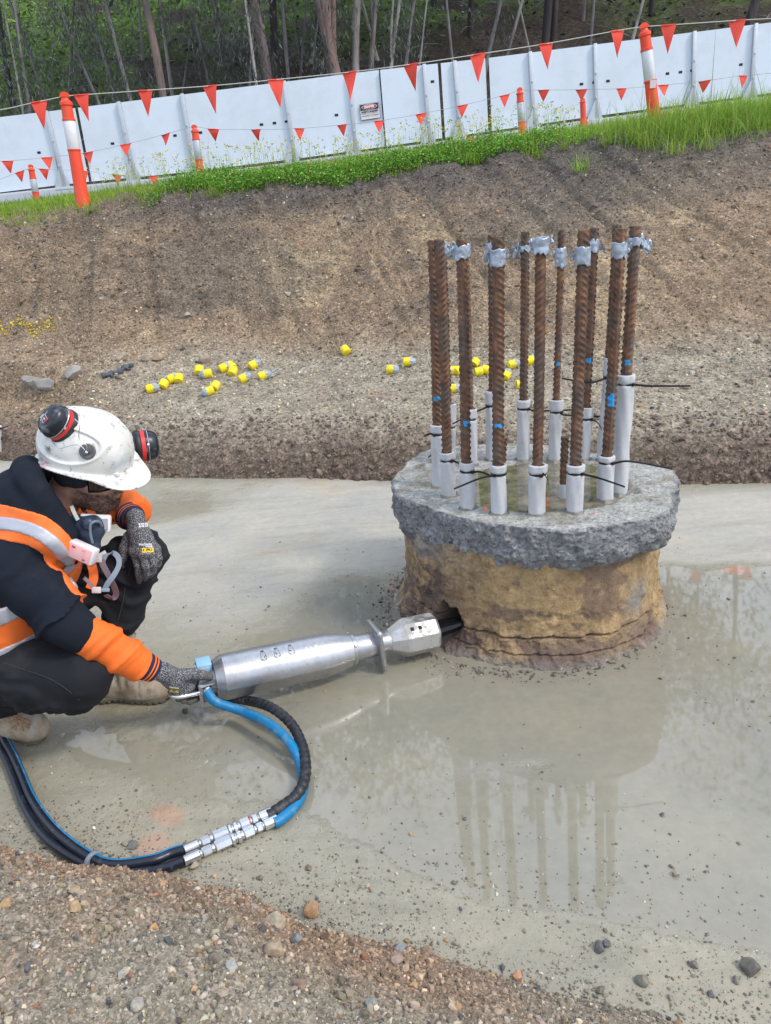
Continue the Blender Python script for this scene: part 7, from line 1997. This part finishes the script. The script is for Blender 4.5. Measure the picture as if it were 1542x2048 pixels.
# ---- ear muffs parked on the helmet
M_mblk = simple('scuffed_black_shell', (.013, .016, .024), .3, var=.3, nsc=30, dirt=(.30, .32, .34), dirtamt=.6, dsc=22, dth=.60, bump=.1)
M_red = simple('red_band', (.74, .035, .035), .42, var=.1)
M_white = simple('white_print', (.78, .80, .82), .5)
def muff(c, n, upd, arm_to, side_, lab, txt):
    n = nrm(n); u = nrm(upd-n*(upd@n)); w = np.cross(n, u); ell_ = lambda k: (lambda an_, t, r: r/np.sqrt((np.cos(an_)/1.0)**2+(np.sin(an_)/k)**2))
    mb = MB(); mb.lathe(c, n, [(-.030, .030), (-.030, .046), (-.026, .050), (-.016, .0505), (-.012, .047)], 40, ell_(.84), ref=u); e = pk(mb.build('cushion', M_rub, None, True, 40), helm); e.name = 'ear_muff'; e['label'] = lab
    kids = []
    mb = MB(); mb.lathe(c, n, [(-.0125, .046), (-.0115, .0475), (.001, .0475), (.002, .046)], 40, ell_(.84), ref=u, caps=False); kids.append(mb.build('red_ring', M_red, None, True, 40))
    pr_ = [(.0, .047), (.002, .0485), (.006, .0485), (.008, .047), (.014, .0465), (.026, .044), (.033, .040), (.038, .033), (.0405, .022), (.041, .010), (.0412, .0005)]
    mb = MB(); mb.lathe(c, n, pr_, 44, ell_(.86), ref=u, caps=False); kids.append(mb.build('shell', M_mblk, None, True, 50))
    # wire bow round the shell to the hinge
    mb = MB()
    k = .0495
    ring = [c+n*.008+u*math.cos(a)*k+w*math.sin(a)*k*.88 for a in np.linspace(.5, 2*math.pi-.5, 30)]
    mb.tube(ring, .0013, 6)
    for a_ in (arm_to if isinstance(arm_to, list) else [arm_to]): mb.tube(spline(a_, 16), .0014, 6)
    for s in (1, -1): mb.lathe(c+n*.006+w*s*.0425, w*s, [(0, .004), (.003, .004), (.004, .002)], 12)
    kids.append(mb.build('wire_bow', M_chrome))
    if txt:
        def onsh(x, y): 
            r = math.hypot(x, y/.86); t = np.interp(r, [.0, .010, .022, .033, .040], [.0415, .0412, .0408, .0385, .0335]); return c+n*(t+.0006)+ux*x+uy*y
        ux, uy = nrm(RT*.80+UP*.55-n*((RT*.80+UP*.55)@n)), None
        uy = np.cross(n, ux)
        mb = MB()
        for tx_, s_, x0, y0 in (('---- - ---', .0085, .002, .024), ('-- --', .005, -.010, .016)):
            v_, f_ = text_mesh(tx_, s_); mb.add([onsh(x+x0, y+y0) for x, y, _ in v_], f_)
        def ln(pts, w_=.0005): mb.tube([onsh(*p) for p in pts], w_, 4)
        ln([(-.020, .002), (-.010, .008), (.004, .008), (.010, .012)]); ln([(-.014, .003), (-.016, -.012), (-.008, -.014)]); ln([(.000, .007), (.001, -.008)])
        for k_ in range(3): ln([(-.020+.002*k_, .013-.0026*k_), (-.004, .0165-.0026*k_)], .0004)
        v_, f_ = text_mesh('S', .011, 0, 1, .0004); mb.add([onsh(x-.007, y-.003) for x, y, _ in v_], f_)
        kids.append(mb.build('print', M_white))
        mb = MB(); mb.box(onsh(-.002, -.0125), (.006, .0028, .0008), np.stack([ux, uy, n], 1), .0005); kids.append(mb.build('red_badge', M_red))
    # keep three levels: everything of the muff hangs on the helmet
    me_all = []
    for o in kids: pk(o, helm)
    return e
c1 = PY(116, 846, 2.03); n1_ = nrm(RT*-.42+UP*.34-F_*.86)
muff(c1, n1_, UP*.8+RT*.45, [[hg+hn*.012, hg+hn*.014+ht*.02, PY(158, 876, 1.985), PY(159, 850, 1.985), PY(150, 838, 2.0)], [hg+hn*.012, PY(158, 890, 1.985), PY(140, 891, 1.985), PY(116, 896, 2.0), PY(101, 882, 2.02)]], -1, 'ear muff flipped up at the back of the helmet', True)
c2 = PY(289, 892, 2.26); n2v = nrm(RT*.86+UP*.12+F_*.38)
muff(c2, n2v, UP, [[PY(292, 866, 2.27), PY(280, 852, 2.27), PY(262, 850, 2.24), PY(250, 862, 2.2)]], 1, 'ear muff on the far side of the helmet', False)

# ---- half mask respirator hanging under the chin
M_mask = simple('blue_grey_rubber', (.030, .045, .075), .38, var=.2, nsc=20)
M_filt = simple('pale_filter_case', (.78, .76, .78), .42, var=.03, dirt=(.6, .5, .48), dsc=12, dth=.6)
M_pink = simple('pink_filter_face', (.86, .44, .43), .55, var=.05)
M_gstr = simple('grey_strap', (.26, .30, .36), .55, var=.15)
M_pstr = simple('mauve_strap', (.22, .16, .18), .6, var=.15)
mc = PY(178, 1060, 2.0)
def mask_f(P):
    a = PY(152, 1052, 2.03); b = PY(192, 1060, 2.01); cdn = PY(186, 1092, 2.0)
    d = capsule(P, a, b, .034, .026); d = smin(d, capsule(P, (a+b)/2, cdn, .034, .022), .02)
    d = smin(d, capsule(P, PY(178, 1046, 1.985), PY(198, 1046, 2.05), .020, .026), .012)
    d = smax(d, -capsule(P, a+V(-.03, .03, .02), (a+b)/2+V(-.02, .06, .01), .030), .01)
    return d
mk_ = pk(sdf_obj('respirator', mask_f, mc-.13, mc+.13, .003, M_mask))
mb = MB(); rp_ = [PY(185, 1086, 1.972), PY(181, 1066, 1.962), PY(181, 1050, 1.960), PY(189, 1043, 1.965), PY(199, 1044, 1.985), PY(203, 1052, 2.0)]; mb.tube(spline(rp_, 24), .0035, 8); pk(mb.build('valve_rim', simple('pale_blue_rim', (.18, .25, .33), .35)), mk_)
def slab_box(tl, tr, br, bl, depth, mat, name, par, rr=.006):
    tl, tr, br, bl = [np.asarray(q) for q in (tl, tr, br, bl)]; c = (tl+tr+br+bl)/4; ux = (tr-tl+br-bl)/2; w = np.linalg.norm(ux); ux /= w; uy = (tl-bl+tr-br)/2; uy = uy-ux*(uy@ux); h = np.linalg.norm(uy); uy /= h; n = np.cross(ux, uy)
    if n@(CP-c) < 0: n = -n
    mb = MB(); mb.box(c-n*depth, (w/2, h/2, depth), np.stack([ux, uy, np.cross(ux, uy)], 1), rr); return pk(mb.build(name, mat, None, True, 40), par), c, ux, uy, n, w, h
f1, c, ux, uy, n, w, h = slab_box(PY(126, 1074, 1.945), PY(190, 1102, 1.925), PY(180, 1134, 1.915), PY(142, 1116, 1.935), .016, M_filt, 'filter', mk_)
# recompute on the true face: outline seen in the photograph, a bevelled box with a printed pink face
mb = MB(); mb.box(c+n*.0006, (w/2*.84, h/2*.80, .0012), np.stack([ux, uy, np.cross(ux, uy)], 1), .0008); pk(mb.build('filter_face', M_pink, None, True, 40), mk_)
mb = MB()
def ft(txt, s_, x0, y0, bd=0):
    v_, f_ = text_mesh(txt, s_, 0, 1, bd); mb.add([c+n*.0024+ux*(x+x0)+uy*(y+y0) for x, y, _ in v_], f_)
ft('3M', .009, -w*.27, h*.22, .0003); ft('-----', .005, -w*.27, h*.05); ft('P2 P3', .0055, w*.13, h*.22); ft('---- --', .005, w*.16, h*.08); ft('-- ----', .005, w*.15, -h*.03); ft('--- ---', .005, w*.17, -h*.14); ft('3M', .007, w*.2, -h*.29, .0003)
if np.cross(ux, uy)@n < 0: pass
pk(mb.build('print', simple('red_print', (.35, .03, .06), .5)), mk_)
slab_box(PY(157, 1027, 2.02), PY(223, 1029, 2.03), PY(219, 1065, 2.01), PY(160, 1062, 2.00), .010, M_filt, 'filter', mk_)
slab_box(PY(163, 1037, 2.016), PY(217, 1037, 2.024), PY(214, 1060, 2.006), PY(164, 1060, 1.998), .004, simple('filter_back', (.30, .29, .30), .6), 'filter_back', mk_, .002)
def ribbon(pts, w, wdir, mat, name, n=26, tw=None):
    P3 = spline(pts, n); v = []; f = []
    for k, q in enumerate(P3):
        t = nrm(P3[min(k+1, n-1)]-P3[max(k-1, 0)]); wd = np.asarray(wdir if tw is None else wdir*math.cos(tw*k/n)+F_*math.sin(tw*k/n)); wd = nrm(wd-t*(wd@t)); nn = np.cross(t, wd)
        v += [q-wd*w/2-nn*.0008, q+wd*w/2-nn*.0008, q+wd*w/2+nn*.0008, q-wd*w/2+nn*.0008]
    for k in range(n-1):
        for a, b in ((0, 1), (1, 2), (2, 3), (3, 0)): f.append((k*4+a, k*4+b, k*4+4+b, k*4+4+a))
    f += [(3, 2, 1, 0), (4*n-4, 4*n-3, 4*n-2, 4*n-1)]
    mb = MB(); mb.add(v, f); return pk(mb.build(name, mat, None, True, 50), mk_)
dg = RT*.8+UP*.3
ribbon([PY(206, 1118, 1.99), PY(205, 1127, 1.985), PY(214, 1145, 1.98), PY(222, 1160, 1.98), PY(230, 1178, 1.99), PY(232, 1190, 2.0), PY(224, 1197, 2.0), PY(211, 1190, 1.99)], .017, RT, M_pstr, 'strap')
ribbon([PY(206, 1120, 1.99), PY(212, 1110, 2.0), PY(226, 1106, 2.01), PY(236, 1114, 2.0), PY(238, 1130, 1.985), PY(228, 1150, 1.97), PY(216, 1166, 1.965), PY(209, 1180, 1.965)], .015, RT*.9+UP*.2, M_gstr, 'strap')
ribbon([PY(190, 1118, 1.99), PY(198, 1112, 2.0), PY(212, 1104, 2.01)], .012, UP, simple('pale_strap', (.55, .55, .52), .5), 'strap', 10)
ribbon([PY(168, 1155, 1.95), PY(180, 1167, 1.955), PY(190, 1178, 1.96)], .010, UP, M_pstr, 'strap', 10)
ribbon([PY(143, 1012, 2.02), PY(149, 1026, 2.0), PY(156, 1040, 1.99)], .010, RT, simple('cream_strap', (.55, .56, .50), .5), 'strap', 10)
ribbon([PY(128, 1040, 2.0), PY(136, 1053, 1.985), PY(142, 1063, 1.98)], .008, RT, M_gstr, 'strap', 10)
mb = MB()
for x, y, w_, h_, Y in ((195, 1119, .012, .008, 1.975), (193, 1180, .013, .009, 1.955), ): mb.box(PY(x, y, Y), (w_, h_, .003), np.stack([RT, UP, F_], 1), .002)
pk(mb.build('buckle', simple('pinkish_buckle', (.62, .52, .50), .4), None, True, 40), mk_)
mb = MB(); mb.box(PY(211, 1180, 1.96), (.0115, .005, .003), np.stack([RT, UP, F_], 1), .0015); pk(mb.build('buckle', M_gstr, None, True, 40), mk_)
ribbon([PY(188, 1078, 2.02), PY(192, 1095, 2.01), PY(190, 1115, 2.0)], .010, RT, M_orc, 'strap', 10)
# far front edge of the vest, hanging open, and the shirt collar
vp = [PY(180, 1120, 2.01), PY(186, 1140, 2.0), PY(187, 1158, 1.99), PY(180, 1178, 1.98)]
o = ribbon(vp, .026, RT*.9+UP*.1, M_vest, 'vest_edge', 18); pk(o, vest)
mb = MB(); mb.prism([PY(158, 1015, 2.06), PY(166, 1028, 2.04), PY(152, 1032, 2.04)], V(0, .004, 0)); mb.prism([PY(172, 1019, 2.06), PY(190, 1024, 2.05), PY(192, 1030, 2.05), PY(176, 1030, 2.04)], V(0, .004, 0)); mb.prism([PY(124, 1035, 2.03), PY(140, 1012, 2.05), PY(136, 1032, 2.03), PY(130, 1048, 2.01)], V(0, .006, 0))
pk(mb.build('shirt_collar', M_orc, None, False))

# ---- gloves
gv_ = NT('speckled_knit'); n = gv_.noise(430, 2, .6); n2_ = gv_.noise(14, 4); c = gv_.ramp(n, [(.42, (.018, .018, .024)), (.52, (.05, .05, .058)), (.60, (.42, .42, .43))]); t_ = gv_.attr('tint')
ct_ = gv_.n('ShaderNodeSeparateColor'); gv_.l(t_, ct_.inputs[0])
c = gv_.mix(ct_.outputs[0], c, gv_.mix(gv_.noise(300, 3), (.055, .048, .044), (.13, .115, .10))); c = gv_.mix(gv_.ramp(n2_, [(.55, 0), (.75, .3)]), c, (.22, .18, .14))
gv_.set(Base_Color=c, Roughness=.85); gv_.bump(n, .3, .001); M_glove = gv_.m
def hand_f(P, W, K, F, Th, wr=.031, fr=.0125, kn=.006):
    """W wrist point, K four knuckles, F chains of each finger, Th thumb chain"""
    d = capsule(P, W+(W-K[1])*.30, W*.65+K[1]*.35, wr, wr*.92)
    pm = [W*.55+k*.45 for k in K]
    for k in range(4): d = smin(d, capsule(P, W*.75+K[k]*.25, K[k], .022, .0155), .018)
    for k in range(3): d = smin(d, capsule(P, K[k], K[k+1], .0150), .012)
    for k, ch in enumerate(F):
        sc = [1, 1.03, 1.0, .88][k]; c0 = K[k]; e = np.full(len(P), 9.); rr = fr*1.10*sc
        for i, p in enumerate(ch):
            r2 = rr*(.92 if i < len(ch)-1 else .84); e = smin(e, capsule(P, c0, p, rr, r2), .004); c0 = p; rr = r2
        d = smin(d, e, .0045)
    e = np.full(len(P), 9.); c0 = Th[0]; rr = .020
    for i, p in enumerate(Th[1:]):
        r2 = [.0165, .0145, .0125][min(i, 2)]; e = smin(e, capsule(P, c0, p, rr, r2), .008); c0 = p; rr = r2
    d = smin(d, e, .012)
    return d-.0016*fbm(P, 45, 3, 71)
# far hand: wrist on the knee, fingers draped down
Y0 = 2.2
kz = 2.205
Wf = PY(274, 1052, 2.245); Kf = [PY(268, 1103, kz), PY(284, 1107, kz-.012), PY(299, 1106, kz-.006), PY(311, 1099, kz+.012)]
Ff = [[PY(275, 1130, kz-.012), PY(278, 1150, kz-.008), PY(278, 1162, kz)], [PY(291, 1132, kz-.022), PY(293, 1147, kz-.014), PY(290, 1157, kz+.002)], [PY(307, 1128, kz-.014), PY(306, 1142, kz-.004), PY(300, 1151, kz+.012)], [PY(318, 1116, kz+.004), PY(317, 1128, kz+.012), PY(311, 1138, kz+.022)]]
Tf = [PY(258, 1075, 2.235), PY(249, 1098, 2.225), PY(246, 1114, 2.222), PY(245, 1130, 2.225)]
ff = lambda P: hand_f(P, Wf, Kf, Ff, Tf, .030)
def tips_col(W, F, Th, r0=.045):
    tp = [c[-1] for c in F]+[Th[-1]]
    def g(v):
        d = np.min([np.linalg.norm(v-t, axis=1) for t in tp], 0); w = sst(r0, r0*.45, d+.006*fbm(v, 60, 2, 8)); return {'tint': np.repeat(w[:, None], 3, 1)}
    return g
allp = np.array([Wf]+Kf+sum(Ff, [])+Tf); glf = pk(sdf_obj('glove', ff, allp.min(0)-.05, allp.max(0)+.05, .0026, M_glove, cols=tips_col(Wf, Ff, Tf, .024), smooth_it=0)); glf['label'] = 'grey speckled glove draped over the raised knee'
def decal(parent_o, f, org, xdir, ydir, shapes, mat, name, off=.0006):
    """print shapes (2D verts, faces) on an implicit surface by dropping them along the viewing direction of that patch"""
    mb = MB()
    g0 = nrm(CP-org)
    for v_, f_ in shapes:
        out = []
        for x, y in v_:
            q = org+xdir*x+ydir*y+g0*.03
            for _ in range(30):
                dd_ = float(f(q[None])[0])-off; q = q-g0*np.clip(dd_*.7, -.01, .01)
                if abs(dd_) < .0002: break
            b_ = org+xdir*x+ydir*y; q = b_+g0*np.clip((q-b_)@g0, -.02, .03)
            out.append(q)
        mb.add(out, f_)
    return pk(mb.build(name, mat, None, True, 60), parent_o)
def tx(t, s, x0=0, y0=0, bd=0, sx=1): v_, f_ = text_mesh(t, s, 0, sx, bd); return ([(x+x0, y+y0) for x, y, _ in v_], f_)
def rect(x0, y0, x1, y1, n=10):
    v_ = [(x0+(x1-x0)*i/n, y0+(y1-y0)*j/2) for i in range(n+1) for j in range(3)]; return (v_, [(i*3+j, (i+1)*3+j, (i+1)*3+j+1, i*3+j+1) for i in range(n) for j in range(2)])
M_gyel = simple('yellow_logo', (.85, .56, .02), .5); M_gblk = simple('dark_logo', (.03, .025, .02), .6)
xd = nrm(RT*.99+UP*.06); yd = nrm(UP*.98-RT*.15)
org, _g = march_l(296, 1099, 2.2, ff, .3)
decal(glf, ff, org, xd, yd, [rect(-.019, -.009, .017, .005)], M_gyel, 'logo_patch', .0008)
mv = [(-.016, -.002), (-.011, .003), (-.008, .003), (-.010, -.002), (-.012, -.004)]
decal(glf, ff, org, xd, yd, [([(-.017, -.001), (-.013, .0030), (-.0100, .0030), (-.0135, -.001), (-.011, -.005), (-.0135, -.005)], [(0, 1, 2, 3, 4, 5)]), ([(-.006, -.005), (-.004, .002), (-.001, .002), (-.0035, -.005)], [(0, 1, 2, 3)]), ([(-.0045, .0035), (.0005, -.0035), (.0055, .0035), (.0020, .0035), (.0005, .001), (-.001, .0035)], [(0, 1, 2, 3, 4, 5)]), ([(.0045, -.005), (.002, .002), (.005, .002), (.0075, -.005)], [(0, 1, 2, 3)]), ([(.014, -.001), (.011, .0030), (.0085, .0030), (.0110, -.001), (.0085, -.005), (.011, -.005)], [(0, 1, 2, 3, 4, 5)])], M_gblk, 'logo_mark', .0020)
decal(glf, ff, org, xd, yd, [tx('Mechanix', .0105, -.006, .0170, .0003), tx('WEAR', .0080, .004, .0095, .0003), tx('------------', .0034, 0, -.0120, .0002)], M_white, 'lettering', .0030)
org2, _g = march_l(287, 1050, 2.22, ff, .3)
decal(glf, ff, org2, xd, yd, [rect(.004, -.006, .0135, .006, 3), rect(-.0145, .001, -.009, .006, 2), rect(-.0145, -.006, -.009, -.001, 2), rect(-.0065, .001, .0015, .006, 2), rect(-.0065, -.006, .0015, -.001, 2)], M_white, 'cuff_print', .0010)
decal(glf, ff, org2, xd, yd, [tx('EN', .005, .0088, .002), tx('388', .004, .0088, -.003), tx('4', .005, -.0025, .0035), tx('C', .005, -.0025, -.0035)], M_gblk, 'cuff_text', .0016)
# near hand: palm on the loop, fingers wrapped under it, thumb lying along the top
Wn = PY(338, 1351, 1.992); Kn = [PY(384, 1362, 2.055), PY(377, 1372, 2.035), PY(366, 1378, 2.02), PY(354, 1380, 2.012)]
Fn = [[PY(396, 1378, 2.068), PY(396, 1394, 2.052), PY(389, 1401, 2.028)], [PY(389, 1386, 2.056), PY(388, 1398, 2.042), PY(380, 1404, 2.018)], [PY(376, 1390, 2.046), PY(374, 1399, 2.030), PY(367, 1401, 2.008)], [PY(362, 1390, 2.040), PY(360, 1397, 2.026), PY(356, 1398, 2.008)]]
Tn = [PY(366, 1350, 2.005), PY(388, 1347, 2.030), PY(404, 1350, 2.040), PY(419, 1353, 2.046)]
fn = lambda P: hand_f(P, Wn, Kn, Fn, Tn, .031, .0125)
allp = np.array([Wn]+Kn+sum(Fn, [])+Tn); gln = pk(sdf_obj('glove', fn, allp.min(0)-.05, allp.max(0)+.05, .0024, M_glove, cols=tips_col(Wn, Fn, [Tn[-2]*.4+Tn[-1]*.6], .026), smooth_it=0)); gln['label'] = 'grey speckled glove gripping the tool handle'
org3, _g = march_l(348, 1381, 2.0, fn, .3); xd3 = nrm(RT*.98-UP*.12); yd3 = nrm(UP*.9+RT*.1)
decal(gln, fn, org3, xd3, yd3, [rect(-.012, -.006, .014, .002, 5)], M_gyel, 'logo_patch', .0008)
decal(gln, fn, org3, xd3, yd3, [([(-.006, .0005), (.001, -.004), (.008, .0005), (.004, .0005), (.001, -.001), (-.002, .0005)], [(0, 1, 2, 3, 4, 5)])], M_gblk, 'logo_mark', .0020)
decal(gln, fn, org3, xd3, yd3, [tx('Mechanix', .0075, 0, .0085, .0003)], M_white, 'lettering', .0012)
